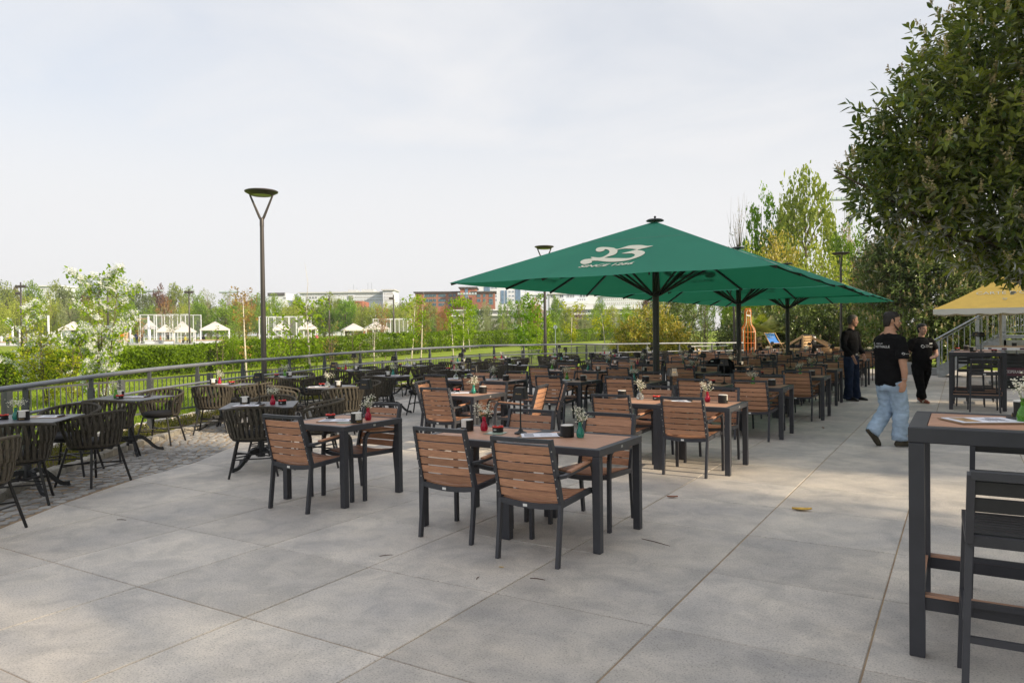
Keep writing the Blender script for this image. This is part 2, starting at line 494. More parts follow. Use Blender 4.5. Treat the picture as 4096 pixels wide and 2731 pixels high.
# ------------------------------------------------------------------ mesh helpers
class MB:
    """collects shapes; mesh() turns them into one mesh datablock"""

    def __init__(self):
        self.v, self.f = [], []

    def add(self, vs, fs):
        n = len(self.v)
        self.v += [tuple(p) for p in vs]
        self.f += [tuple(i + n for i in q) for q in fs]
        return self

    def box(self, c, s, rz=0.0, bev=0.0, mtx=None):
        hx, hy, hz = s[0] / 2, s[1] / 2, s[2] / 2
        if bev > 0:
            b = min(bev, hx * .8, hy * .8, hz * .8)
            vs, fs = [], []
            for z, i in ((-hz, b), (-hz + b, 0), (hz - b, 0), (hz, b)):
                a, e = hx - i, hy - i
                vs += [(-a, -e, z), (a, -e, z), (a, e, z), (-a, e, z)]
            fs.append((3, 2, 1, 0))
            for k in range(3):
                for j in range(4):
                    fs.append((k * 4 + j, k * 4 + (j + 1) % 4, k * 4 + 4 + (j + 1) % 4, k * 4 + 4 + j))
            fs.append((12, 13, 14, 15))
        else:
            vs = [(-hx, -hy, -hz), (hx, -hy, -hz), (hx, hy, -hz), (-hx, hy, -hz), (-hx, -hy, hz), (hx, -hy, hz), (hx, hy, hz), (-hx, hy, hz)]
            fs = [(3, 2, 1, 0), (4, 5, 6, 7), (0, 1, 5, 4), (1, 2, 6, 5), (2, 3, 7, 6), (3, 0, 4, 7)]
        if mtx is not None:
            vs = [mtx @ Vector(p) for p in vs]
        elif rz:
            cz, sz = math.cos(rz), math.sin(rz)
            vs = [(x * cz - y * sz, x * sz + y * cz, z) for x, y, z in vs]
        return self.add([(x + c[0], y + c[1], z + c[2]) for x, y, z in vs], fs)

    def beam(self, a, b, w, t, up=(0, 0, 1)):
        """rectangular bar from a to b: w across, t along the up vector"""
        a, b = Vector(a), Vector(b)
        d = b - a
        l = d.length
        d.normalize()
        u = Vector(up)
        s = d.cross(u)
        if s.length < 1e-4:
            s = d.cross(Vector((1, 0, 0)))
        s.normalize()
        u = s.cross(d)
        vs = []
        for p in (a, b):
            vs += [p - s * w / 2 - u * t / 2, p + s * w / 2 - u * t / 2, p + s * w / 2 + u * t / 2, p - s * w / 2 + u * t / 2]
        return self.add(vs, [(0, 1, 2, 3), (7, 6, 5, 4), (0, 4, 5, 1), (1, 5, 6, 2), (2, 6, 7, 3), (3, 7, 4, 0)])

    def tube(self, pts, r, n=8, cap=True, closed=False):
        pts = [Vector(p) for p in pts]
        rs = r if isinstance(r, (list, tuple)) else [r] * len(pts)
        m = len(pts)
        vs, fs = [], []
        pu = None
        for i, p in enumerate(pts):
            if closed:
                d = pts[(i + 1) % m] - pts[i - 1]
            else:
                d = pts[min(i + 1, m - 1)] - pts[max(i - 1, 0)]
            d.normalize()
            if pu is None:
                pu = d.cross(Vector((0.13, 0.31, 0.94)))
                if pu.length < 1e-3:
                    pu = d.cross(Vector((1, 0, 0)))
            u = pu - d * pu.dot(d)
            u.normalize()
            pu = u
            w = d.cross(u)
            for k in range(n):
                a = 2 * PI * k / n
                vs.append(p + (u * math.cos(a) + w * math.sin(a)) * rs[i])
        for i in range(m if closed else m - 1):
            j = (i + 1) % m
            for k in range(n):
                fs.append((i * n + k, i * n + (k + 1) % n, j * n + (k + 1) % n, j * n + k))
        if cap and not closed:
            fs.append(tuple(range(n))[::-1])
            fs.append(tuple((m - 1) * n + k for k in range(n)))
        return self.add(vs, fs)

    def lathe(self, prof, n=20, c=(0, 0, 0), cap=True, a0=0.0, a1=2 * PI):
        full = abs(a1 - a0 - 2 * PI) < 1e-6
        cols = n if full else n + 1
        vs, fs = [], []
        for r, z in prof:
            for k in range(cols):
                a = a0 + (a1 - a0) * k / n
                vs.append((c[0] + r * math.cos(a), c[1] + r * math.sin(a), c[2] + z))
        for i in range(len(prof) - 1):
            for k in range(n):
                k2 = (k + 1) % cols
                fs.append((i * cols + k, i * cols + k2, (i + 1) * cols + k2, (i + 1) * cols + k))
        if cap and full:
            fs.append(tuple(range(cols))[::-1])
            fs.append(tuple((len(prof) - 1) * cols + k for k in range(cols)))
        return self.add(vs, fs)

    def prism(self, poly, z0, z1, bev=0.0):
        n = len(poly)
        if bev > 0:
            cx, cy = sum(p[0] for p in poly) / n, sum(p[1] for p in poly) / n
            ins = []
            for x, y in poly:
                d = math.hypot(cx - x, cy - y) or 1
                ins.append((x + (cx - x) / d * bev * 1.3, y + (cy - y) / d * bev * 1.3))
            vs = [(x, y, z0) for x, y in poly] + [(x, y, z1 - bev) for x, y in poly] + [(x, y, z1) for x, y in ins]
            fs = [tuple(range(n))[::-1], tuple(range(2 * n, 3 * n))]
            for k in range(n):
                j = (k + 1) % n
                fs += [(k, j, n + j, n + k), (n + k, n + j, 2 * n + j, 2 * n + k)]
        else:
            vs = [(x, y, z0) for x, y in poly] + [(x, y, z1) for x, y in poly]
            fs = [tuple(range(n))[::-1], tuple(range(n, 2 * n))]
            for k in range(n):
                j = (k + 1) % n
                fs.append((k, j, n + j, n + k))
        return self.add(vs, fs)

    def ball(self, c, r, n=8, m=5):
        rx, ry, rz = r if isinstance(r, (list, tuple)) else (r, r, r)
        vs, fs = [(c[0], c[1], c[2] - rz)], []
        for i in range(1, m):
            t = PI * i / m
            for k in range(n):
                a = 2 * PI * k / n
                vs.append((c[0] + rx * math.sin(t) * math.cos(a), c[1] + ry * math.sin(t) * math.sin(a), c[2] - rz * math.cos(t)))
        vs.append((c[0], c[1], c[2] + rz))
        last = len(vs) - 1
        for k in range(n):
            fs.append((0, 1 + (k + 1) % n, 1 + k))
            for i in range(m - 2):
                a, b = 1 + i * n, 1 + (i + 1) * n
                fs.append((a + k, a + (k + 1) % n, b + (k + 1) % n, b + k))
            a = 1 + (m - 2) * n
            fs.append((a + k, a + (k + 1) % n, last))
        return self.add(vs, fs)

    def mesh(self, name, material=None, smooth=False, angle=None):
        me = bpy.data.meshes.new(name)
        me.from_pydata(self.v, [], self.f)
        me.update()
        if smooth:
            me.polygons.foreach_set('use_smooth', [True] * len(me.polygons))
            if angle is not None:
                me.set_sharp_from_angle(angle=angle)
        if material:
            me.materials.append(MATS[material])
        return me


def sm(mb, name, material, angle=0.7):
    return mb.mesh(name, material, True, angle)


def link(name, me, parent=None, loc=(0, 0, 0), rot=(0, 0, 0), scale=None):
    o = bpy.data.objects.new(name, me)
    COL.objects.link(o)
    if parent:
        o.parent = parent
    o.location = loc
    o.rotation_euler = rot
    if scale is not None:
        o.scale = scale if isinstance(scale, (tuple, list)) else (scale, scale, scale)
    return o


def empty(name, loc=(0, 0, 0), rz=0.0):
    return link(name, None, None, loc, (0, 0, rz))


def tag(o, label, cat, group=None, kind=None):
    if label:
        o['label'] = label
    if cat:
        o['category'] = cat
    if group:
        o['group'] = group
    if kind:
        o['kind'] = kind
    return o


def structure(o, label=None):
    o['kind'] = 'structure'
    if label:
        o['label'] = label
    return o


def put(proto, name, loc, rz, label, cat, group=None, overrides=None, scale=None):
    """one thing with its own objects for every part; mesh data is shared between alike parts
    proto: list of (part name, mesh, [sub parts])"""
    t = empty(name, loc, rz)
    if scale:
        t.scale = (scale, scale, scale)
    tag(t, label, cat, group)
    for it in proto:
        me = it[1]
        if overrides and it[0] in overrides:
            me = overrides[it[0]]
        p = link(it[0], me, t)
        if len(it) > 3:
            p['kind'] = it[3]
        if len(it) > 2 and it[2]:
            for sub in it[2]:
                link(sub[0], sub[1], p)
    return t


def fast_mesh(name, verts, faces_n, nv, material, smooth=False):
    """verts (N,3) array, faces_n (M,k) index array"""
    me = bpy.data.meshes.new(name)
    me.vertices.add(len(verts))
    me.vertices.foreach_set('co', np.asarray(verts, np.float32).ravel())
    k = faces_n.shape[1]
    me.loops.add(faces_n.size)
    me.loops.foreach_set('vertex_index', faces_n.astype(np.int32).ravel())
    me.polygons.add(len(faces_n))
    me.polygons.foreach_set('loop_start', np.arange(0, faces_n.size, k, dtype=np.int32))
    me.polygons.foreach_set('loop_total', np.full(len(faces_n), k, np.int32))
    me.update(calc_edges=True)
    me.validate()
    if smooth:
        me.polygons.foreach_set('use_smooth', [True] * len(me.polygons))
    if material:
        me.materials.append(MATS[material])
    return me


def unit(a):
    return a / np.maximum(np.linalg.norm(a, axis=1, keepdims=True), 1e-9)


def leaves(name, pts, dirs, length, width, material, jit=0.3, fold=0.25, droop=0.0):
    """one folded leaf (two quads, six verts) per point, pointing along dirs"""
    n = len(pts)
    pts = np.asarray(pts, float)
    d = unit(np.asarray(dirs, float))
    up = unit(rng.normal(size=(n, 3)) * 0.55 + np.array([0, 0, 1.0]))
    s = unit(np.cross(d, up))
    u = np.cross(s, d)
    L = (length * (1 + jit * rng.uniform(-1, 1, n)))[:, None]
    W = (width * (1 + jit * rng.uniform(-1, 1, n)))[:, None] * 0.5
    a = pts
    t = pts + d * L - u * L * droop
    m1 = pts + d * L * 0.33 - u * W * fold * 0.2
    m2 = pts + d * L * 0.70 - u * W * fold * 0.2 - u * L * droop * 0.5
    v = np.stack([a, m1 + s * W + u * W * fold, m2 + s * W * .85 + u * W * fold, t, m2 - s * W * .85 + u * W * fold, m1 - s * W + u * W * fold], 1)
    idx = np.arange(n)[:, None] * 6
    f = np.concatenate([idx + np.array([[0, 1, 2, 3]]), idx + np.array([[0, 3, 4, 5]])])
    return fast_mesh(name, v.reshape(-1, 3), f, 6, material)


def cards(name, pts, size, material, jit=0.4, normal_bias=None):
    """small rhombic leaf faces, one quad each"""
    n = len(pts)
    nrm = rng.normal(size=(n, 3))
    if normal_bias is not None:
        nrm = nrm * 0.7 + normal_bias
    nrm = unit(nrm)
    a = unit(np.cross(nrm, rng.normal(size=(n, 3))))
    b = np.cross(nrm, a)
    S = (size * (1 + jit * rng.uniform(-1, 1, n)))[:, None] * 0.5
    v = np.stack([pts - a * S, pts + b * S * 0.62 + nrm * S * .15, pts + a * S, pts - b * S * 0.62 + nrm * S * .15], 1)
    f = np.arange(n * 4).reshape(n, 4)
    return fast_mesh(name, v.reshape(-1, 3), f, 4, material)


def in_ball(n):
    p = unit(rng.normal(size=(n, 3)))
    return p * rng.uniform(0, 1, (n, 1)) ** (1 / 3)


def clump_points(n_clump, per, shape, spread, shell=0.55):
    """shape(u)-> world offset for points of the unit ball; returns leaf points and clump centres"""
    c = unit(rng.normal(size=(n_clump, 3))) * (shell + (1 - shell) * rng.uniform(0, 1, (n_clump, 1)) ** 0.6)
    c = shape(c)
    sz = spread * rng.uniform(0.55, 1.35, (n_clump, 1))
    p = np.repeat(c, per, 0) + in_ball(n_clump * per) * np.repeat(sz, per, 0)
    return p, c


def text_mesh(s, size, material, extrude=0.001, shear=0.0, align='CENTER', xs=1.0, bold=0.0):
    cu = bpy.data.curves.new('txt', 'FONT')
    cu.body = s
    cu.size = size
    cu.extrude = extrude
    cu.shear = shear
    cu.offset = bold
    cu.align_x = align
    cu.align_y = 'CENTER'
    o = bpy.data.objects.new('txt', cu)
    COL.objects.link(o)
    o.scale = (xs, 1, 1)
    dg = bpy.context.evaluated_depsgraph_get()
    me = bpy.data.meshes.new_from_object(o.evaluated_get(dg))
    me.transform(Matrix.Diagonal((xs, 1, 1, 1)))
    me.materials.clear()
    me.materials.append(MATS[material])
    bpy.data.objects.remove(o)
    bpy.data.curves.remove(cu)
    return me


CR, CF = np.array([math.cos(YAW), math.sin(YAW)]), np.array([-math.sin(YAW), math.cos(YAW)])


def spot(right, depth):
    """ground position given metres to the right of and metres ahead of the viewpoint"""
    p = CR * right + CF * depth
    return float(p[0]), float(p[1])


# ------------------------------------------------------------------ curves of the site
RAIL = [(-9.8, 4.6, .97), (-10.7, 5.9, .99), (-11.5, 7.3, 1.01), (-12.2, 8.7, 1.02), (-12.8, 10.2, 1.03), (-13.2, 11.8, 1.04), (-13.6, 13.3, 1.06),
        (-13.9, 14.9, 1.08), (-14.0, 16.5, 1.09), (-14.0, 18.1, 1.11), (-13.9, 19.7, 1.12), (-13.7, 21.3, 1.13), (-13.4, 22.8, 1.11), (-12.9, 24.4, 1.10),
        (-12.4, 25.9, 1.08), (-11.7, 27.3, 1.06), (-11.0, 28.7, 1.05), (-10.1, 30.1, 1.04), (-9.1, 31.4, 1.02), (-8.1, 32.6, 1.01)]
RAIL = [(-7.2, 1.9, .95), (-8.8, 3.3, .96)] + RAIL


def resample(pts, step):
    """Catmull-Rom through pts, then equal steps"""
    P = [np.array(p, float) for p in pts]
    P = [2 * P[0] - P[1]] + P + [2 * P[-1] - P[-2]]
    fine = []
    for i in range(1, len(P) - 2):
        for t in np.linspace(0, 1, 24, endpoint=False):
            a, b, c, d = P[i - 1], P[i], P[i + 1], P[i + 2]
            fine.append(0.5 * ((2 * b) + (c - a) * t + (2 * a - 5 * b + 4 * c - d) * t * t + (-a + 3 * b - 3 * c + d) * t ** 3))
    fine.append(P[-2])
    fine = np.array(fine)
    s = np.concatenate([[0], np.cumsum(np.linalg.norm(np.diff(fine[:, :2], axis=0), axis=1))])
    n = max(2, int(round(s[-1] / step)) + 1)
    q = np.linspace(0, s[-1], n)
    return np.stack([np.interp(q, s, fine[:, k]) for k in range(fine.shape[1])], 1)


def offset(c, d):
    """shift a polyline sideways; positive d towards the terrace"""
    t = np.gradient(c[:, :2], axis=0)
    t = t / np.linalg.norm(t, axis=1, keepdims=True)
    nrm = np.stack([t[:, 1], -t[:, 0]], 1)
    o = c.copy()
    o[:, :2] += nrm * d
    return o


rail_c = resample(RAIL, 0.4)
kerb_c = offset(rail_c, 0.72)
outer_c = offset(rail_c, -0.42)
inner_pts = [(-4.6, 0.6), (-5.9, 1.9), (-6.75, 2.96), (-7.3, 3.85), (-7.65, 4.5), (-8.0, 5.56), (-8.57, 6.52), (-9.45, 7.7), (-10.15, 9), (-10.7, 10.5), (-11.1, 12), (-11.4, 14),
             (-11.5, 17), (-11.3, 20), (-10.8, 23), (-9.9, 26), (-8.6, 29), (-7.2, 31.2)]
inner_c = resample(inner_pts, 0.3)
xin = lambda y: float(np.interp(y, inner_c[:, 1], inner_c[:, 0]))


def terrain_z(x, y):
    d = math.hypot(x, y)
    if d < 38:
        return -0.06
    if d < 115:
        return -0.06 + 0.52 * (d - 38) / 77
    return 0.46 + min(1.2, 0.004 * (d - 115))


# ------------------------------------------------------------------ terrain
rs = [0, 8, 16, 24, 32, 38, 46, 56, 70, 90, 115, 150, 200, 280, 400, 700, 1200, 2200]
na = 96
vs, fs = [], []
for r in rs:
    for k in range(na):
        a = 2 * PI * k / na
        x, y = r * math.cos(a), r * math.sin(a)
        vs.append((x, y, terrain_z(x, y)))
for i in range(len(rs) - 1):
    for k in range(na):
        fs.append((i * na + k, i * na + (k + 1) % na, (i + 1) * na + (k + 1) % na, (i + 1) * na + k)[::-1])
lawn = link('lawn', MB().add(vs, [f[::-1] for f in fs]).mesh('lawn', 'lawn', True))
structure(lawn, 'bright green park lawn behind the terrace railing')

# grass blades between the railing and the hedge
n = 75000
dep = rng.uniform(11.5, 40, n) ** 1.0
xx = rng.uniform(-0.80, 0.36, n)
keep = (rng.uniform(0, 1, n) < np.minimum(1, 17 / dep))
dep, xx = dep[keep], xx[keep]
pos = CR[None, :] * (xx * dep)[:, None] + CF[None, :] * dep[:, None]
xo = np.interp(pos[:, 1], outer_c[:, 1], outer_c[:, 0])
ok = (pos[:, 0] < xo - 0.1) & (pos[:, 1] < 34)
pos = pos[ok]
p3 = np.concatenate([pos, np.full((len(pos), 1), -0.065)], 1)
gm = leaves('grass', p3, rng.normal(size=(len(p3), 3)) * np.array([.45, .45, .2]) + np.array([0, 0, 1]), 0.085, 0.022, 'grass_blade', 0.5, 0.1)
tag(link('grass', gm), 'short bright green grass between railing and hedge', None, None, 'stuff')

# ------------------------------------------------------------------ terrace paving
poly = [(7, -4), (7, 31.5)] + [(p[0], p[1]) for p in kerb_c[::-1] if p[1] < 31.4] + [(-4, -4)]
base = link('terrace', MB().prism(poly, -0.3, -0.0055).mesh('terrace', 'joint'))
structure(base, 'paved restaurant terrace of large grey concrete slabs')


def clip_poly(poly, nx, ny, c):
    o = []
    for i in range(len(poly)):
        a, b = poly[i], poly[(i + 1) % len(poly)]
        da, db = a[0] * nx + a[1] * ny - c, b[0] * nx + b[1] * ny - c
        if da >= 0:
            o.append(a)
        if da * db < 0:
            t = da / (da - db)
            o.append((a[0] + (b[0] - a[0]) * t, a[1] + (b[1] - a[1]) * t))
    return o


X0, Y0, G = -6.385, 1.686, 0.0042
full_slab = None
tiles = []
for ia in range(-7, 13):
    for ib in range(-4, 30):
        x0, y0 = X0 + ia, Y0 + ib
        if x0 > 6:
            continue
        cx, cy = x0 + .5, y0 + .5
        sq = [(G, G), (1 - G, G), (1 - G, 1 - G), (G, 1 - G)]
        xa, xb = xin(y0), xin(y0 + 1)
        if max(xa, xb) > x0 + 1 and min(xa, xb) > x0 + 1:
            continue
        cut = None
        if max(xa, xb) > x0:
            nx, ny = 1.0, -(xb - xa)
            l = math.hypot(nx, ny)
            nx, ny = nx / l, ny / l
            c = (xa - x0) * nx + 0 * ny
            cut = clip_poly(sq, nx, ny, c)
            if len(cut) < 3:
                continue
            ar = abs(sum(cut[i][0] * cut[(i + 1) % len(cut)][1] - cut[(i + 1) % len(cut)][0] * cut[i][1] for i in range(len(cut)))) / 2
            if ar < 0.02:
                continue
        dd = CF @ np.array([cx, cy])
        rr = CR @ np.array([cx, cy])
        vis = dd > 1.5 and abs(rr / dd) < 0.86
        tiles.append((0 if vis else 1, dd if vis else 99, x0, y0, cut))
tiles.sort(key=lambda t: (t[0], t[1]))
slab_me = MB().prism([(G, G), (1 - G, G), (1 - G, 1 - G), (G, 1 - G)], -0.02, 0.0, 0.004).mesh('paving_slab', None)
slab_me.materials.append(MATS['slab'])
rest = MB()
for k, (inv, dd, x0, y0, cut) in enumerate(tiles):
    if k < 290 and not inv:
        me = slab_me
        if cut:
            me = MB().prism(cut, -0.02, 0.0, 0.004).mesh('paving_slab', None)
            me.materials.append(MATS['slab'])
        link('paving_slab', me, base, (x0, y0, rng.uniform(-.0012, .0012)))
    else:
        q = cut or [(G, G), (1 - G, G), (1 - G, 1 - G), (G, 1 - G)]
        rest.prism([(x0 + a, y0 + b) for a, b in q], -0.02, 0.0)
rm = rest.mesh('far_paving_slabs', None)
rm.materials.append(MATS['slab'])
r_ = link('far_paving_slabs', rm, base)
r_['kind'] = 'stuff'

# cobbled band: rows of split stones along the curve
cob_root = link('cobble_band', MB().prism([(p[0], p[1]) for p in inner_c] + [(p[0], p[1]) for p in kerb_c[::-1] if p[1] < 31.3], -0.25, -0.003).mesh('cobble_bed', 'joint'))
structure(cob_root, 'band of grey split cobblestones between slabs and kerb')
inn = resample(inner_pts, 0.115)
stones = []
for i in range(len(inn) - 1):
    x, y = inn[i, :2]
    t = inn[i + 1, :2] - inn[i, :2]
    t = t / np.linalg.norm(t)
    nn = np.array([-t[1], t[0]])
    # distance to the kerb line
    dk = np.min(np.linalg.norm(kerb_c[:, :2] - inn[i, :2], axis=1))
    d = 0.012
    while d < dk - 0.03:
        w = rng.uniform(0.09, 0.14)
        c = inn[i, :2] + nn * (d + w / 2) + t * rng.uniform(-.012, .012)
        stones.append((c[0], c[1], w, math.atan2(t[1], t[0])))
        d += w + 0.012
stones.sort(key=lambda s: (CF @ np.array(s[:2])) + (50 if abs((CR @ np.array(s[:2])) / max(.5, CF @ np.array(s[:2]))) > .73 else 0))
cob_me = []
for v in range(5):
    q = [(math.cos(a) * .5 * rng.uniform(.90, 1.02) / max(abs(math.cos(a)), abs(math.sin(a))) ** .93,
          math.sin(a) * .5 * rng.uniform(.90, 1.02) / max(abs(math.cos(a)), abs(math.sin(a))) ** .93) for a in [2 * PI * (k + .5) / 8 for k in range(8)]]
    cob_me.append(([p for p in q], MB().prism(q, -.5, .5, .05).mesh('cobble', 'cobble', True, 0.5)))
cobs = MB()
for k, (x, y, w, a) in enumerate(stones):
    q, me = cob_me[k % 5]
    if k < 290:
        link('cobble', me, cob_root, (x, y, -0.035 + rng.uniform(-.004, .006)), (rng.uniform(-.05, .05), rng.uniform(-.05, .05), a + rng.uniform(-.08, .08)), (0.107, w, 0.08))
    else:
        ca, sa = math.cos(a), math.sin(a)
        z1 = 0.004 + rng.uniform(-.005, .006)
        cobs.prism([(x + (px * .107) * ca - (py * w) * sa, y + (px * .107) * sa + (py * w) * ca) for px, py in q], -0.05, z1, 0.008)
cm = cobs.mesh('far_cobbles', 'cobble')
c_ = link('far_cobbles', cm, cob_root)
c_['kind'] = 'stuff'

# kerb stones
kerb_root = empty('kerb', (0, 0, 0))
structure(kerb_root, 'rough pale kerb stones edging the planting strip')
kc = resample([tuple(p[:2]) for p in kerb_c], 0.23)
kme = []
for v in range(4):
    b = MB().box((0, 0, 0), (1, 1, 1), bev=0.09)
    b.v = [(x * (1 + .05 * rng.normal()), y * (1 + .08 * rng.normal()), z * (1 + .07 * rng.normal())) for x, y, z in b.v]
    kme.append(b.mesh('kerb_stone', 'kerb', True, 0.6))
for i in range(len(kc) - 1):
    m = (kc[i] + kc[i + 1]) / 2
    t = kc[i + 1] - kc[i]
    link('kerb_stone', kme[i % 4], kerb_root, (m[0], m[1], 0.005 + rng.uniform(-.012, .012)), (0, 0, math.atan2(t[1], t[0]) + rng.uniform(-.05, .05)),
         (0.222, 0.12, 0.15 + rng.uniform(-.01, .02)))

# planting strip
strip = link('planting_strip', MB().prism([(p[0], p[1]) for p in kerb_c] + [(p[0], p[1]) for p in outer_c[::-1]], -0.25, 0.012).mesh('planting_strip', 'soil'))
structure(strip, 'narrow planting bed of dark soil under the railing')
pp, dirs = [], []
for i in range(len(rail_c)):
    if rail_c[i, 1] > 20:
        continue
    t = np.gradient(rail_c[:, :2], axis=0)[i]
    t /= np.linalg.norm(t)
    nn = np.array([t[1], -t[0]])
    for k in range(9):
        c = rail_c[i, :2] + nn * rng.uniform(-.32, .58) + t * rng.uniform(-.2, .2)
        h = rng.uniform(.05, .17)
        m = 38
        q = rng.normal(size=(m, 3)) * np.array([.075, .075, .3])
        q[:, 2] = np.abs(q[:, 2]) * h + 0.015
        pp.append(q + np.array([c[0], c[1], 0]))
pp = np.concatenate(pp)
gc = leaves('ground_cover', pp, rng.normal(size=(len(pp), 3)) * .5 + np.array([0, 0, .8]), 0.05, 0.013, 'leaf_cover', 0.4)
tag(link('ground_cover', gc), 'low yellow-green ground cover plants in the bed under the railing', None, None, 'stuff')
edge_root = empty('stone_edging')
structure(edge_root, 'row of pale natural stones between planting bed and lawn')
oc = resample([tuple(p[:2]) for p in outer_c], 0.34)
for i in range(len(oc) - 1):
    if oc[i, 1] > 22:
        break
    m = (oc[i] + oc[i + 1]) / 2
    t = oc[i + 1] - oc[i]
    link('edging_stone', kme[(i * 3) % 4], edge_root, (m[0], m[1], 0.0), (0, 0, math.atan2(t[1], t[0]) + rng.uniform(-.15, .15)), (0.31, 0.13, 0.14)).active_material = MATS['kerb']
wm = []
for me in kme:
    m2 = me.copy()
    m2.materials.clear()
    m2.materials.append(MATS['white_stone'])
    wm.append(m2)
for i, o in enumerate(list(edge_root.children)):
    o.data = wm[i % 4]

# ------------------------------------------------------------------ railing
rail = empty('handrail', (rail_c[0, 0], rail_c[0, 1], 0))
tag(rail, 'curved dark grey steel handrail along the terrace edge', 'railing')
inv = lambda pts: [(p[0] - rail_c[0, 0], p[1] - rail_c[0, 1], p[2]) for p in pts]
link('top_tube', sm(MB().tube(inv(rail_c), 0.034, 12), 'top_tube', 'rail_grey', 1.0), rail)
low = offset(rail_c, 0.045)
low[:, 2] = low[:, 2] - 0.33
link('lower_tube', sm(MB().tube(inv(low), 0.021, 10), 'lower_tube', 'rail_grey', 1.0), rail)
BOLT = MB().ball((0, 0, 0), .012, 6, 4).mesh('bolt', 'anthracite')
for i in range(1, len(RAIL)):
    a = np.array(RAIL[max(i - 1, 0)][:2])
    b = np.array(RAIL[min(i + 1, len(RAIL) - 1)][:2])
    ang = math.atan2(*(b - a)[::-1])
    x, y, z = RAIL[i]
    pm = MB().box((0, 0, (z - .16) / 2), (0.052, 0.075, z - .16), bev=.004)
    pm.box((0, 0, z - .10), (0.036, 0.05, 0.14))
    p = link('post', pm.mesh('rail_post', 'post_grey'), rail, (x - rail_c[0, 0], y - rail_c[0, 1], 0), (0, 0, ang))
    for dz in (.21, .27):
        link('bolt', BOLT, p, (0, -.04, z - dz))

# ------------------------------------------------------------------ park fence behind it
FENCE = [spot((x - 2048) / 2946.6 * d, d) for x, d in ((-700, 9.6), (-300, 10.7), (119, 12.2), (382, 13.55), (805, 16.1), (1443, 21.8), (2030, 32.2), (2342, 44.7), (2672, 83))]
fc = resample(FENCE, 2.4)
fence = empty('park_fence', (fc[0, 0], fc[0, 1], 0))
tag(fence, 'low dark grey picket fence of thin vertical bars on the lawn', 'fence')
FZ, FT = -0.06, 0.73
bar_me = MB().box((0, 0, (FT + FZ) / 2 + .03), (0.014, 0.014, FT - FZ - .1)).mesh('picket', 'post_grey')
post_me = MB().box((0, 0, (FT + FZ) / 2), (0.075, 0.075, FT - FZ + .03), bev=.004).mesh('fence_post', 'post_grey')
npk = 0
farb = MB()
for i in range(len(fc) - 1):
    a, b = fc[i], fc[i + 1]
    ang = math.atan2(b[1] - a[1], b[0] - a[0])
    l = math.hypot(*(b - a))
    link('fence_post', post_me, fence, (a[0] - fc[0, 0], a[1] - fc[0, 1], 0), (0, 0, ang))
    pn = MB()
    for z in (FT - .015, FZ + .10):
        pn.box((l / 2, 0, z), (l - .16, .012, .036))
    for e in (.08, l - .08):
        pn.box((e, 0, (FT + FZ) / 2 + .02), (.034, .012, FT - FZ - .08))
    link('panel_rail', pn.mesh('panel_rail', 'post_grey'), fence, (a[0] - fc[0, 0], a[1] - fc[0, 1], 0), (0, 0, ang))
    nb = 19
    for k in range(1, nb):
        s = .08 + (l - .16) * k / nb
        px, py = a[0] + math.cos(ang) * s, a[1] + math.sin(ang) * s
        vis = abs(CR @ np.array([px, py]) / (CF @ np.array([px, py]))) < .71
        if vis and npk < 290:
            link('picket', bar_me, fence, (px - fc[0, 0], py - fc[0, 1], 0), (0, 0, ang))
            npk += 1
        else:
            farb.box((px - fc[0, 0], py - fc[0, 1], (FT + FZ) / 2 + .03), (.014, .014, FT - FZ - .1), rz=ang)
f_ = link('far_pickets', farb.mesh('far_pickets', 'post_grey'), fence)
f_['kind'] = 'stuff'


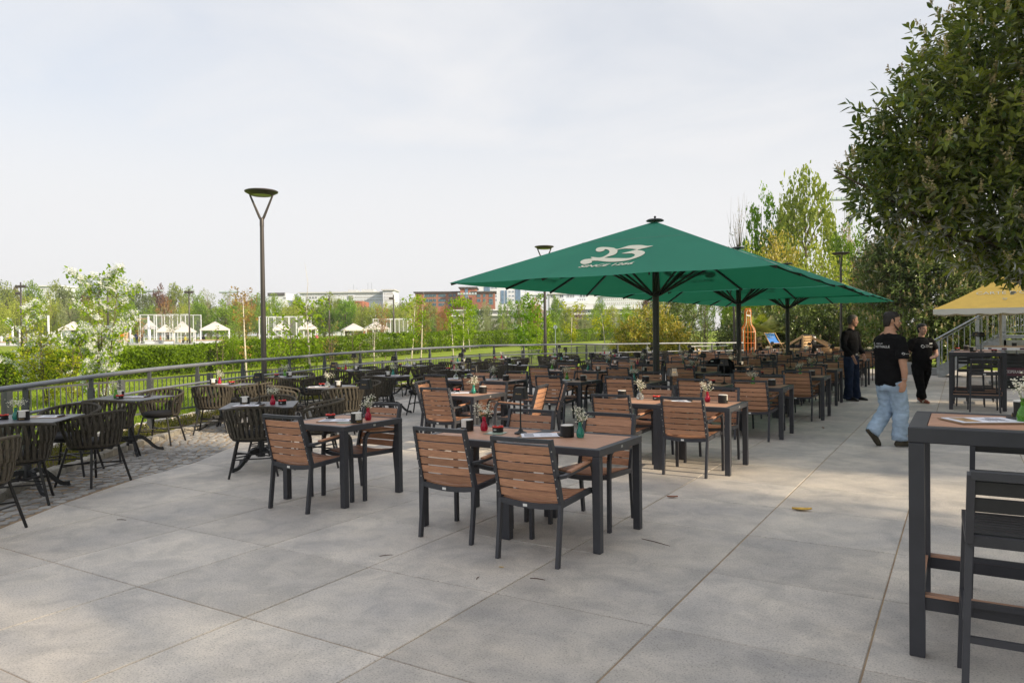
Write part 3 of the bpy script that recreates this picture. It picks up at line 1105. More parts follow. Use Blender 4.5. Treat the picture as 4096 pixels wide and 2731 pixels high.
# ------------------------------------------------------------------ furniture prototypes
def armchair_proto():
    P = []
    W = 0.235
    # uprights: seat to top of the back, leaning backwards
    bf = MB()
    for s in (-1, 1):
        bf.beam((s * W, -.205, .405), (s * (W - .004), -.262, .62), .024, .042, (0, 1, 0))
        bf.beam((s * (W - .004), -.262, .612), (s * (W - .012), -.325, .852), .024, .040, (0, 1, 0))
    pts = [(x, -.325 - .016 * (1 - (x / W) ** 2), .842) for x in np.linspace(-W + .002, W - .002, 7)]
    for a, b in zip(pts[:-1], pts[1:]):
        bf.beam(a, b, .034, .028)
    P.append(('back_frame', bf.mesh('back_frame', 'anthracite')))
    # back slats, gently bowed
    for k in range(6):
        z = .466 + k * .0625
        y = -.222 - (z - .45) * .262
        m = MB()
        xs = np.linspace(-W + .016, W - .016, 7)
        vs = []
        hh = .026
        for x in xs:
            bow = -.014 * (1 - (x / W) ** 2)
            for dz, dy in ((-hh, .008), (hh, .008), (hh, -.008), (-hh, -.008)):
                vs.append((x, y + bow + dy - dz * .262, z + dz))
        fs = []
        for i in range(6):
            for j in range(4):
                fs.append((i * 4 + j, i * 4 + (j + 1) % 4, i * 4 + 4 + (j + 1) % 4, i * 4 + 4 + j))
        fs += [(3, 2, 1, 0), (24, 25, 26, 27)]
        P.append(('back_slat', m.add(vs, fs).mesh('back_slat', 'wood_slat')))
    # seat frame
    sf = MB()
    for s in (-1, 1):
        sf.beam((s * W, -.225, .405), (s * W, .245, .425), .022, .038)
    for y, z in ((-.215, .402), (.235, .420)):
        pts = [(x, y, z - .020 * (1 - (x / W) ** 2)) for x in np.linspace(-W, W, 7)]
        for a, b in zip(pts[:-1], pts[1:]):
            sf.beam(a, b, .026, .036)
    P.append(('seat_frame', sf.mesh('seat_frame', 'anthracite')))
    for k in range(6):
        y = -.168 + k * .0685
        vs, fs = [], []
        for x in np.linspace(-W + .014, W - .014, 7):
            z = .428 + (y + .2) * .04 - .021 * (1 - (x / W) ** 2)
            for dy, dz in ((-.0295, 0), (.0295, 0), (.0295, .014), (-.0295, .014)):
                vs.append((x, y + dy, z + dz - .012))
        for i in range(6):
            for j in range(4):
                fs.append((i * 4 + j, i * 4 + 4 + j, i * 4 + 4 + (j + 1) % 4, i * 4 + (j + 1) % 4))
        fs += [(0, 1, 2, 3), (27, 26, 25, 24)]
        P.append(('seat_slat', MB().add(vs, fs).mesh('seat_slat', 'wood_slat')))
    for s in (-1, 1):
        P.append(('leg', MB().beam((s * (W - .002), -.262, 0), (s * W, -.212, .41), .024, .036, (0, 1, 0)).mesh('leg', 'anthracite')))
        lg = MB()
        q = [(s * (W + .028), .262, 0), (s * (W + .027), .258, .40), (s * (W + .026), .250, .56), (s * (W + .026), .234, .605), (s * (W + .026), .200, .628)]
        for a, b in zip(q[:-1], q[1:]):
            lg.beam(a, b, .026, .036, (0, 1, .01))
        lg.beam((s * (W + .010), .240, .42), (s * (W + .03), .250, .42), .03, .03)
        P.append(('leg', lg.mesh('leg', 'anthracite')))
    for s in (-1, 1):
        am = MB()
        am.beam((s * (W + .026), .205, .628), (s * (W + .026), -.20, .600), .03, .02)
        am.beam((s * (W + .026), -.20, .600), (s * (W + .006), -.262, .600), .034, .022)
        pad = MB().beam((s * (W + .026), .202, .645), (s * (W + .026), -.14, .620), .036, .012)
        P.append(('armrest', am.mesh('armrest', 'anthracite'), [('arm_pad', pad.mesh('arm_pad', 'wood_slat'))]))
    P.append(('maker_label', MB().box((-.03, -.2305, .384), (.032, .003, .018)).mesh('maker_label', 'label_white')))
    sc_ = MB()
    for s in (-1, 1):
        for k in range(6):
            z = .466 + k * .0625
            sc_.ball((s * (W - .002), -.222 - (z - .45) * .262 - .023, z), .0055, 5, 4)
    P.append(('screws', sc_.mesh('screws', 'screw'), None, 'stuff'))
    return P


def table_proto(w=.80, d=.80, h=.73, top='wood_top', slats=9):
    P = []
    fr = MB()
    b, t = .055, .052
    fr.box((0, -d / 2 + b / 2, h - t / 2), (w, b, t), bev=.004)
    fr.box((0, d / 2 - b / 2, h - t / 2), (w, b, t), bev=.004)
    for s in (-1, 1):
        fr.box((s * (w / 2 - b / 2), 0, h - t / 2 - .0005), (b - .001, d - 2 * b - .002, t - .001))
    P.append(('table_frame', fr.mesh('table_frame', 'anthracite')))
    iw, idp = w - 2 * b - .004, d - 2 * b - .004
    sl = MB().box((0, 0, 0), (iw, idp / slats - .005, .016), bev=.002).mesh('top_slat', top)
    P += [('top_slat', sl, None)] * 0
    slat_pos = [(-idp / 2 + idp / slats * (k + .5)) for k in range(slats)]
    for y in slat_pos:
        P.append(('top_slat', MB().box((0, y, h - .0105), (iw, idp / slats - .005, .016), bev=.002).mesh('top_slat', top)))
    for sx in (-1, 1):
        for sy in (-1, 1):
            P.append(('leg', MB().box((sx * (w / 2 - .0285), sy * (d / 2 - .0285), (h - t) / 2), (.055, .055, h - t), bev=.003).mesh('leg', 'anthracite')))
    P.append(('maker_label', MB().box((w / 2 + .0008, 0, h - .026), (.002, .03, .018)).mesh('maker_label', 'screw')))
    return P


def rope_chair_proto(rope='rope'):
    A = 1.98                                   # half opening angle of the shell

    def plan(t, k):
        """t -1..1 round the shell, k 0 bottom .. 1 top"""
        f = t * A
        rx, ry = .235 + .062 * k, .225 + .075 * k
        x = rx * math.sin(f) * (1 if abs(f) < PI / 2 else 1)
        y = -ry * math.cos(f) * (1.0 if abs(f) < PI / 2 else 1.05)
        return x, y

    def ztop(t):
        a = abs(t)
        return .775 - .085 * a ** 1.6

    zb = .425
    N = 28
    fr = MB()
    top = []
    for i in range(N + 1):
        t = -.93 + 1.86 * i / N
        x, y = plan(t, 1)
        top.append((x, y, ztop(t)))
    # arms fall in a rounded front down to the lower ring
    for s, pre in ((-1, True), (1, False)):
        e = []
        for q in range(1, 8):
            a = q / 7 * PI / 2
            k = math.cos(a)
            t = s * (.93 + .07 * math.sin(a))
            x, y = plan(t, max(k, 0) * .9)
            zz = zb + (ztop(s * .93) - zb) * (math.cos(a) ** .8 if a < PI / 2 else 0)
            e.append((x, y + .05 * math.sin(2 * a), zz))
        top = (e[::-1] + top) if pre else (top + e)
    fr.tube(top, .0175, 8)
    bot = []
    for i in range(N + 1):
        t = -1 + 2 * i / N
        x, y = plan(t, 0)
        bot.append((x, y, zb))
    fr.tube(bot, .0165, 8)
    mid = []
    for i in range(N + 1):
        t = -.96 + 1.92 * i / N
        x, y = plan(t, .52)
        mid.append((x, y, zb + .175))
    fr.tube(mid, .010, 6)
    for t in (-.46, .46):
        p = [plan(t, 0) + (zb,), plan(t, .52) + (zb + .175,), plan(t, 1) + (ztop(t),)]
        fr.tube(p, .015, 6)
    P = [('rim_frame', sm(fr, 'rim_frame', rope, 1.0))]
    wv = MB()

    def strap(t0, k0, z0, t1, k1, z1, w, off):
        a, b = Vector(plan(t0, k0) + (z0,)), Vector(plan(t1, k1) + (z1,))
        tm = (t0 + t1) / 2
        x, y = plan(tm + .02, .5)
        x2, y2 = plan(tm - .02, .5)
        side = Vector((x - x2, y - y2, 0)).normalized()
        out_ = Vector((plan(tm, .5)[0], plan(tm, .5)[1], 0)).normalized()
        a, b = a + out_ * off, b + out_ * off
        m = (a + b) / 2 + out_ * off * .35
        vs = []
        for p in (a, m, b):
            for e, o in ((-w / 2, -.004), (0, -.006), (w / 2, -.004), (w / 2, .004), (0, .007), (-w / 2, .004)):
                vs.append(p + side * e + out_ * o)
        fs = []
        for i in range(2):
            for j in range(6):
                fs.append((i * 6 + j, i * 6 + (j + 1) % 6, i * 6 + 6 + (j + 1) % 6, i * 6 + 6 + j))
        wv.add(vs, fs)

    n = 18
    for i in range(n):
        t = -.86 + 1.72 * i / (n - 1)
        dt = 1.72 / (n - 1)
        strap(t - dt * .30, 1, ztop(t) - .006, t + dt * .38, .55, zb + .155, .027, .017)
        strap(t + dt * .36, 1, ztop(t) - .006, t - dt * .30, .55, zb + .155, .024, -.016)
        strap(t + dt * .15, .50, zb + .185, t + dt * .42, 0, zb + .004, .027, .016)
        strap(t + dt * .40, .50, zb + .185, t + dt * .05, 0, zb + .004, .024, -.014)
    P.append(('rope_weave', sm(wv, 'rope_weave', rope, .8), None, 'stuff'))
    cu = MB()
    prof = [(0.0, .405), (.19, .405), (.222, .418), (.23, .44), (.222, .462), (.19, .475), (0.0, .482)]
    cu.lathe(prof, 20, cap=False)
    cu.v = [(x * 1.0, y * 1.06 + .03, z) for x, y, z in cu.v]
    P.append(('seat_cushion', sm(cu, 'seat_cushion', 'cushion', 1.2)))
    und = MB()
    ring = [(.225 * math.sin(a), .225 * math.cos(a) + .015, .398) for a in np.linspace(0, 2 * PI, 20, endpoint=False)]
    und.tube(ring, .010, 6, closed=True)
    P.append(('seat_ring', sm(und, 'seat_ring', 'black_tube', 1)))
    ft = []
    for sx in (-1, 1):
        for sy in (-1, 1):
            a = (sx * .17, sy * .165 + .01, .40)
            b = (sx * .255, sy * .245 + .01, 0)
            ft.append((a, b))
            P.append(('leg', sm(MB().tube([a, b], [.0135, .0125], 8), 'leg', 'black_tube', 1)))
    st = MB()
    at = lambda q, f: tuple(q[0][k] + (q[1][k] - q[0][k]) * f for k in range(3))
    st.tube([at(ft[0], .45), at(ft[3], .45)], .008, 6)
    st.tube([at(ft[1], .45), at(ft[2], .45)], .008, 6)
    for a_, b_ in ((0, 2), (1, 3)):
        st.tube([at(ft[a_], .5), at(ft[b_], .5)], .008, 6)
    P.append(('stretcher', sm(st, 'stretcher', 'black_tube', 1)))
    return P


def pedestal_proto(rnd):
    P = []
    h = .74
    if rnd:
        tp = MB().lathe([(.0, h - .012), (.385, h - .012), (.391, h - .006), (.385, h), (0, h)], 40, cap=False)
        P.append(('table_top', sm(tp, 'table_top', 'hpl_top', .6)))
    else:
        P.append(('table_top', MB().box((0, 0, h - .006), (.80, .80, .012), bev=.002).mesh('table_top', 'hpl_top')))
    col = MB().lathe([(.0, .13), (.045, .13), (.045, .20), (.038, .22), (.038, .66), (.06, .69), (.06, .727), (0, .727)], 14, cap=False)
    P.append(('column', sm(col, 'column', 'cast_iron', .6)))
    pl = MB().box((0, 0, .7235), (.34, .34, .008))
    P.append(('top_plate', pl.mesh('top_plate', 'cast_iron')))
    for k in range(4):
        a = k * PI / 2 + PI / 4
        q = []
        for r, z in ((.035, .20), (.09, .215), (.15, .195), (.21, .14), (.27, .075), (.32, .038), (.365, .028), (.395, .03)):
            q.append((r, z))
        m = MB()
        for (r0, z0), (r1, z1) in zip(q[:-1], q[1:]):
            m.beam((r0 * math.cos(a), r0 * math.sin(a), z0), (r1 * math.cos(a), r1 * math.sin(a), z1), .028, .034 + .02 * (1 - r0 / .4))
        m.lathe([(.018, 0), (.02, .012), (.012, .02), (.012, .03)], 8, (.39 * math.cos(a), .39 * math.sin(a), 0))
        P.append(('foot', m.mesh('foot', 'cast_iron')))
    return P


CHAIR = armchair_proto()
TABLE = table_proto()
ROPE = rope_chair_proto('rope')
ROPE_SUNLIT = rope_chair_proto('rope_sunlit')
PED_SQ, PED_RD = pedestal_proto(False), pedestal_proto(True)


# ---- things that stand on the tables
def tin_proto():
    b = MB()
    b.lathe([(.052, .0), (.055, .003), (.055, .088), (.0525, .088), (.0525, .012)], 24, cap=False, a0=R(55), a1=R(360 - 20))
    b.lathe([(.055, .0), (.055, .030), (.0525, .030)], 10, cap=False, a0=R(-20), a1=R(55))
    b.lathe([(0, .001), (.054, .001)], 20, cap=False)
    pp_ = MB()
    prof = [(0.0, .004)]
    for k in range(9):
        z = .008 + k * .0098
        prof += [(.0500, z), (.0505, z + .006), (.0490, z + .0085)]
    prof += [(.0500, .092), (.045, .0935), (0, .0935)]
    pp_.lathe(prof, 22, cap=False)
    txt = text_mesh('Becker', .018, 'gold_print', .0006)
    # bend the word round the tin
    for v in txt.vertices:
        x, y = v.co.x, v.co.y
        a = R(18) + x / .0556
        v.co = ((.0556 + v.co.z) * math.cos(a), (.0556 + v.co.z) * math.sin(a), .016 + y)
    return [('tin', sm(b, 'tin', 'matt_black', .6), [('gold_lettering', txt)]), ('napkin_stack', sm(pp_, 'napkin_stack', 'paper', .4))]


def ashtray_proto():
    b = sm(MB().lathe([(.0, 0), (.041, 0), (.045, .004), (.046, .043), (.038, .043), (.036, .012), (0, .010)], 24, cap=False), 'bowl', 'matt_black', .6)
    rim = MB().lathe([(.0465, .041), (.0475, .046), (.045, .052), (.036, .052), (.035, .044)], 24, cap=False)
    rim.v = [(x, y, z - (.008 if (abs(math.atan2(y, x) % (2 * PI / 3)) < .3 and z > .045) else 0)) for x, y, z in rim.v]
    mk = MB()
    for a0 in (.3, 2.4, 4.5):
        for k in range(3):
            a = a0 + k * .2
            mk.box((.0467 * math.cos(a), .0467 * math.sin(a), .022), (.002, .006, .009), rz=a)
    return [('bowl', b, [('print', mk.mesh('print', 'white_print'))]), ('red_rim', sm(rim, 'red_rim', 'red_rim', .6))]


def vase_proto(glass, squat=False):
    if squat:
        pr = [(0, 0), (.038, 0), (.043, .008), (.044, .045), (.034, .060), (.014, .075), (.012, .095), (.017, .105), (.014, .105), (.009, .094), (.011, .076), (.03, .058), (.04, .044), (.039, .008), (0, .006)]
    else:
        pr = [(0, 0), (.024, 0), (.030, .008), (.033, .03), (.028, .055), (.017, .075), (.0145, .09), (.0175, .098), (.014, .105), (.0175, .118), (.0155, .118), (.012, .105), (.0125, .09), (.015, .075), (.025, .054), (.029, .03), (.026, .008), (0, .006)]
    v = sm(MB().lathe(pr, 18, cap=False), 'glass', glass, .9)
    return v


def bouquet(seed):
    r = np.random.default_rng(seed)
    st, fl = MB(), MB()
    for k in range(9):
        d = r.normal(size=3) * np.array([.32, .32, .1]) + np.array([.0, 0, 1])
        d /= np.linalg.norm(d)
        L = r.uniform(.09, .16)
        e = np.array([0, 0, .07]) + d * L
        st.tube([(0, 0, .06), tuple(np.array([0, 0, .07]) + d * L * .5), tuple(e)], .0011, 4, False)
        for q in range(15):
            p = e + r.normal(size=3) * np.array([.021, .021, .018])
            s = r.uniform(.0028, .0062)
            fl.ball(tuple(p), (s, s, s * .8), 5, 3)
            if q % 3 == 0:
                st.tube([tuple(e * .97), tuple(p)], .0006, 3, False)
    return [('stems', st.mesh('stems', 'stem')), ('blossoms', fl.mesh('blossoms', 'blossom'), None, 'stuff')]


BOUQ = [bouquet(40 + k) for k in range(6)]
VASE = {k: vase_proto('glass_' + k, k == 'clear') for k in ('red', 'teal', 'green', 'clear')}


def lamp_proto():
    b = MB().lathe([(0, 0), (.052, 0), (.053, .004), (.050, .010), (.026, .020), (.009, .040), (.0065, .07), (.0065, .30), (0, .30)], 20, cap=False)
    s = MB()
    a0, a1, z0, z1 = .058, .043, .283, .372
    vs = [(x * a0, y * a0, z0) for x, y in ((-1, -1), (1, -1), (1, 1), (-1, 1))] + [(x * a1, y * a1, z1) for x, y in ((-1, -1), (1, -1), (1, 1), (-1, 1))]
    s.add(vs, [(0, 1, 5, 4), (1, 2, 6, 5), (2, 3, 7, 6), (3, 0, 4, 7), (4, 5, 6, 7)])
    s.box((0, 0, z1 + .002), (a1 * 2 - .006, a1 * 2 - .006, .006))
    bm = bmesh.new()
    me = s.mesh('shade', 'matt_black')
    bm.from_mesh(me)
    bmesh.ops.bevel(bm, geom=[e for e in bm.edges if abs(e.verts[0].co.z - e.verts[1].co.z) > .05], offset=.012, segments=3, affect='EDGES')
    bm.to_mesh(me)
    bm.free()
    t = text_mesh('Becker', .017, 'gold_print', .0004)
    tilt = math.atan((a0 - a1) / (z1 - z0))
    t.transform(Matrix.Translation((0, -(a0 + a1) / 2 - .0012, (z0 + z1) / 2)) @ Matrix.Rotation(PI / 2 - tilt, 4, 'X'))
    return [('lamp_base', sm(b, 'lamp_base', 'matt_black', .7)), ('lamp_shade', me, [('gold_lettering', t)])]


def clipboard_proto(v):
    r = np.random.default_rng(90 + v)
    b = MB().box((0, 0, .002), (.235, .335, .004)).mesh('board', 'board')
    p = MB()
    for k in range(3):
        p.box((r.uniform(-.004, .004), r.uniform(-.004, .002) - .008, .0050 + .0012 * k), (.21, .297, .0009), rz=r.uniform(-.03, .03))
    c = MB().box((0, .150, .012), (.12, .03, .009), bev=.003)
    c.tube([(-.05, .165, .008), (-.03, .172, .018), (.03, .172, .018), (.05, .165, .008)], .003, 5)
    pr = MB()
    for k in range(11):
        pr.box((r.uniform(-.02, .02), .085 - k * .009, .0086), (r.uniform(.07, .15), .0028, .0006))
    ph = MB().box((0, -.095, .0086), (.16, .075, .0006))
    return [('board', b), ('menu_sheets', p.mesh('menu_sheets', 'paper_white'), [('print_lines', pr.mesh('print_lines', 'print_grey')), ('photo_print', ph.mesh('photo_print', 'print_food' if v == 0 else 'print_grey'))]),
            ('clip', c.mesh('clip', 'matt_black'))]


def mat_proto():
    m = MB().box((0, 0, .001), (.16, .16, .002)).mesh('sheet', None)
    m.materials.append(mat('placemat', (0.10, 0.22, 0.14), .3, var=.6, scale=14, col2=(0.45, 0.50, 0.42)))
    return m


TIN, ASH, LAMP = tin_proto(), ashtray_proto(), lamp_proto()
CLIP = [clipboard_proto(v) for v in range(3)]
COASTER = mat_proto()


def add_vase(x, y, z, colour, where, v):
    g = VASE[colour]
    t = empty('flower_vase', (x, y, z), rng.uniform(0, 6))
    nm = {'red': 'red glass vase', 'teal': 'teal glass vase', 'green': 'green glass vase', 'clear': 'clear glass vase'}[colour]
    tag(t, '%s with blossoms on %s' % (nm, where), 'vase', 'flower vases on the tables')
    link('glass', g, t)
    for it in BOUQ[v % 6]:
        o = link(it[0], it[1], t)
        if len(it) > 3:
            o['kind'] = it[3]


def add_prop(kind, x, y, z, where, rz=0.0, v=0, extra=''):
    if kind in VASE:
        add_vase(x, y, z, kind, where, v)
    elif kind == 'tin':
        put(TIN, 'napkin_tin', (x, y, z), rz, '%sround black napkin tin on %s' % (extra, where), 'napkin tin', 'napkin tins on the tables')
    elif kind == 'ash':
        put(ASH, 'ashtray', (x, y, z), rz, '%sblack ashtray with red rim on %s' % (extra, where), 'ashtray', 'ashtrays on the tables')
    elif kind == 'lamp':
        put(LAMP, 'table_lamp', (x, y, z), rz, '%ssmall black table lamp on %s' % (extra, where), 'table lamp', 'table lamps')
    elif kind == 'clip':
        put(CLIP[v % 3], 'menu_clipboard', (x, y, z), rz, '%smenu clipboard with white sheets on %s' % (extra, where), 'clipboard', 'menu clipboards')
    elif kind == 'mat':
        tag(link('coaster_sheet', COASTER, None, (x, y, z), (0, 0, rz)), 'green printed sheet under the ashtray on %s' % where, 'place mat')


# ------------------------------------------------------------------ wooden tables and armchairs
NORD = ['front', 'second', 'third', 'fourth', 'fifth', 'sixth', 'seventh', 'eighth', 'ninth']
WT = []        # x0, y0 (front-left corner), words
AISLE = [(-3.78, 4.70), (-3.73, 7.90), (-3.77, 10.85), (-3.62, 13.48), (-3.76, 16.15), (-3.76, 19.0), (-3.78, 21.8), (-3.74, 24.7), (-3.74, 27.4)]
for i, (x, y) in enumerate(AISLE):
    WT.append((x + .03, y - .02, 'left table of the %s aisle pair' % NORD[i], i, 'L'))
    WT.append((x + .83, y - .02, 'right table of the %s aisle pair' % NORD[i], i, 'R'))
WT += [(-5.50, 4.82, 'single table left of the front aisle pair', 0, 'T1'),
       (-6.20, 7.89, 'single table with five armchairs, second row', 1, 'M1'),
       (-8.14, 10.45, 'left table of the pair beside rope chairs, third row', 2, 'M2a'),
       (-7.34, 10.45, 'right table of the pair beside rope chairs, third row', 2, 'M2b'),
       (-6.10, 10.85, 'middle single table of the third row', 2, 'N1'),
       (-4.97, 11.00, 'single table just before the nearest umbrella pole', 2, 'N2'),
       (-8.02, 13.85, 'left table of the left pair, fourth row', 3, 'O1a'),
       (-7.22, 13.85, 'right table of the left pair, fourth row', 3, 'O1b'),
       (-6.14, 13.80, 'single table left of nearest umbrella pole, fourth row', 3, 'O2'),
       (-4.92, 14.05, 'single table behind the nearest umbrella pole', 3, 'Q1'),
       (-8.05, 16.9, 'left table of the left pair, fifth row', 4, 'P1a'), (-7.25, 16.9, 'right table of the left pair, fifth row', 4, 'P1b'),
       (-6.1, 16.9, 'middle single table of the fifth row', 4, 'P2'), (-4.98, 17.0, 'single table by the second umbrella pole', 4, 'X'),
       (-8.1, 19.6, 'left single table of the sixth row', 5, 'S1'), (-6.80, 19.5, 'middle single table of the sixth row', 5, 'R1'), (-5.05, 19.85, 'single table right of middle, sixth row', 5, 'Y1'),
       (-8.0, 22.6, 'left single table of the seventh row', 6, 'U1'), (-6.5, 22.9, 'middle single table of the seventh row', 6, 'U2'), (-4.85, 23.1, 'single table by the third umbrella pole', 6, 'W'),
       (-7.9, 25.6, 'left single table of the eighth row', 7, 'Z0'), (-6.42, 25.7, 'middle single table of the eighth row', 7, 'Z'), (-4.88, 26.3, 'single table right of middle, eighth row', 7, 'W2'),
       (-6.6, 28.5, 'left single table of the last row', 8, 'Z2'), (-5.2, 28.9, 'middle single table of the last row', 8, 'Z3')]
FIXED = {
    (0, 'L'): [('tin', -3.58, 5.13, 4.2), ('red', -3.44, 5.18, 0), ('mat', -3.27, 5.09, .2), ('ash', -3.29, 5.16, 0), ('lamp', -3.07, 5.16, .25)],
    (0, 'R'): [('clip', -2.86, 5.12, -1.0), ('tin', -2.65, 5.17, 2.2), ('teal', -2.54, 5.18, 0)],
    (0, 'T1'): [('ash', -5.27, 5.22, 0), ('clip', -5.10, 5.14, -1.1), ('tin', -4.83, 5.12, -.7), ('red', -4.87, 5.32, 0), ('lamp', -5.06, 5.50, .4), ('mat', -4.93, 5.10, .4)],
    (1, 'M1'): [('ash', -6.02, 8.38, 0), ('clip', -5.90, 8.28, -1.0), ('teal', -5.70, 8.33, 0), ('tin', -5.62, 8.44, 2.2), ('lamp', -5.79, 8.50, .2)],
    (1, 'L'): [('tin', -3.60, 8.52, 3.0), ('clear', -3.32, 8.42, 0), ('ash', -3.12, 8.44, 0), ('lamp', -2.98, 8.60, .9)],
    (1, 'R'): [('clip', -2.82, 8.30, -1.0), ('red', -2.50, 8.43, 0), ('tin', -2.31, 8.39, -.1)],
}
jig = lambda s: float(rng.uniform(-s, s))
TH = .7305
for ti, (x, y, words, row, key) in enumerate(WT):
    cx, cy = x + .40, y + .40
    put(TABLE, 'dining_table', (cx, cy, 0), jig(.006), 'brown slat-top dining table, %s' % words, 'table', 'wooden dining tables')
    fy = y + .02 + jig(.05)
    by = y + .80 + jig(.05)
    if (row, key) == (0, 'L'):
        front, back = (cx + .04, 4.70), (cx + .03, 5.47)
    elif (row, key) == (0, 'R'):
        front, back = (cx + .05, 4.53), (cx - .03, 5.50)
    elif key == 'T1':
        front, back = (-5.09, 4.78), (-5.03, 5.40)
    elif (row, key) == (1, 'R'):
        front, back = (cx - .02, 7.91), (cx - .02, 8.72)
    else:
        front, back = (cx + jig(.04), fy), (cx + jig(.04), by)
    if row > 3:
        front = (front[0], front[1] - .03)
    G1 = 'brown slatted armchairs at the tables'
    put(CHAIR, 'slatted_armchair', (front[0], front[1], 0), jig(.05), 'brown slatted armchair, near side of %s' % words, 'chair', G1)
    put(CHAIR, 'slatted_armchair', (back[0], back[1], 0), PI + jig(.05), 'brown slatted armchair, far side of %s' % words, 'chair', G1)
    if key == 'M1':
        put(CHAIR, 'slatted_armchair', (-6.52, 8.72, 0), -PI / 2 + .25, 'sunlit brown slatted armchair, left end of %s' % words, 'chair', G1)
        put(CHAIR, 'slatted_armchair', (-5.08, 8.52, 0), PI / 2 + .2, 'brown slatted armchair turned sideways, right end of %s' % words, 'chair', G1)
        put(CHAIR, 'slatted_armchair', (-5.06, 9.12, 0), PI / 2 + .55, 'brown slatted armchair pushed out behind right end of %s' % words, 'chair', G1)
    if (row, key) in FIXED:
        for v, (kd, px, py, rz) in enumerate(FIXED[(row, key)]):
            add_prop(kd, px, py, TH, words, rz, v + ti)
    else:
        col = ['red', 'teal', 'clear', 'green', 'teal', 'green', 'clear'][(ti * 3 + row) % 7]
        if key in ('L',):
            items = [('lamp', .62, .52, jig(.5)), ('ash', .40, .62, 0), ('clip', .25, .40, -1 + jig(.3))]
        elif key in ('R',):
            items = [('tin', .55, .50, rng.uniform(0, 6)), (col, .28, .48, 0)] + ([('clip', .15, .36, -1)] if row % 2 else [])
        else:
            items = [('tin', .60, .42, rng.uniform(0, 6)), (col, .30, .55, 0), ('lamp', .48, .60, jig(.5)), ('clip', .25, .35, -1 + jig(.3))]
            if ti % 2:
                items.append(('ash', .15, .6, 0))
        for v, (kd, ox, oy, rz) in enumerate(items):
            add_prop(kd, x + ox + jig(.06), y + oy + jig(.06), TH, words, rz, v + ti)

# ------------------------------------------------------------------ rope chairs along the railing
RT = [  # x, y, rotation, round?, chairs as (angle from table, distance, turn), words
    (-8.06, 3.79, 41, 0, [(73, .60, -58), (-32, .58, 0), (130, 1.0, -6)], 'square table nearest the left edge'),
    (-9.52, 5.77, 24, 0, [(-60, .50, 0), (122, .86, 0)], 'second square table along the railing'),
    (-10.58, 8.00, 20, 0, [(-54, .48, 6), (22, .56, 0), (112, .62, 0)], 'third square table along the railing'),
    (-7.06, 5.87, 43, 0, [(-50, .42, 8), (40, .66, 0), (128, .62, 0)], 'tilted square table by front brown table'),
    (-11.40, 10.07, 30, 0, [(-70, .50, 0), (25, .60, 0), (112, .66, 0)], 'fourth square table along the railing'),
    (-12.05, 12.56, -14, 0, [(-75, .52, 0), (10, .60, 0), (100, .66, 0)], 'fifth square table along the railing'),
    (-12.20, 14.85, -18, 0, [(-80, .52, 0), (5, .60, 0), (95, .66, 0)], 'sixth square table along the railing'),
    (-12.15, 17.05, -22, 0, [(-85, .52, 0), (0, .60, 0), (92, .66, 0)], 'seventh square table along the railing'),
    (-12.30, 19.60, -25, 0, [(-85, .52, 0), (0, .60, 0), (92, .66, 0)], 'eighth square table along the railing'),
    (-11.70, 22.10, -35, 0, [(-100, .52, 0), (-15, .60, 0), (80, .66, 0)], 'ninth square table along the railing'),
    (-10.95, 24.60, -40, 0, [(-105, .52, 0), (-15, .60, 0), (75, .66, 0)], 'tenth square table along the railing'),
    (-10.10, 26.70, -45, 0, [(-105, .52, 0), (-15, .60, 0), (75, .66, 0)], 'eleventh square table along the railing'),
    (-9.10, 29.00, -45, 0, [(-105, .52, 0), (-15, .60, 0)], 'last square table along the railing'),
    (-8.47, 8.42, 10, 1, [(-135, .66, 0), (-28, .56, 0), (85, .64, 0)], 'nearest round table'),
    (-9.55, 11.09, 0, 1, [(-75, .56, 0), (22, .64, 0), (150, .62, 0)], 'second round table'),
    (-9.60, 13.40, 0, 1, [(-70, .58, 0), (15, .62, 0), (155, .6, 0)], 'third round table'),
    (-9.62, 15.85, 0, 1, [(-70, .58, 0), (15, .62, 0), (155, .6, 0)], 'fourth round table'),
    (-9.96, 19.20, 0, 1, [(-75, .58, 0), (15, .62, 0), (150, .6, 0)], 'fifth round table'),
    (-9.50, 22.05, 0, 1, [(-80, .58, 0), (15, .62, 0), (150, .6, 0)], 'sixth round table'),
]
RFIX = {0: [('teal', -8.12, 3.72), ('tin', -7.99, 3.73), ('ash', -8.24, 3.66), ('clip', -8.06, 3.97)],
        1: [('green', -9.64, 5.64), ('tin', -9.72, 5.74), ('ash', -9.52, 5.62), ('clip', -9.56, 5.88)],
        2: [('tin', -10.82, 8.02), ('red', -10.74, 8.08), ('ash', -10.48, 8.12), ('clip', -10.62, 8.14)],
        3: [('tin', -7.25, 5.80), ('lamp', -7.07, 5.86), ('clip', -7.08, 5.72), ('red', -6.92, 5.93), ('ash', -6.86, 6.02)],
        13: [('ash', -8.62, 8.36), ('clear', -8.48, 8.34), ('tin', -8.32, 8.42), ('clip', -8.58, 8.26), ('lamp', -8.62, 8.64)],
        14: [('tin', -9.50, 10.95), ('teal', -9.60, 11.22), ('lamp', -9.66, 11.32), ('clip', -9.48, 11.12)]}
SIDE = ['near', 'right', 'far', 'left']
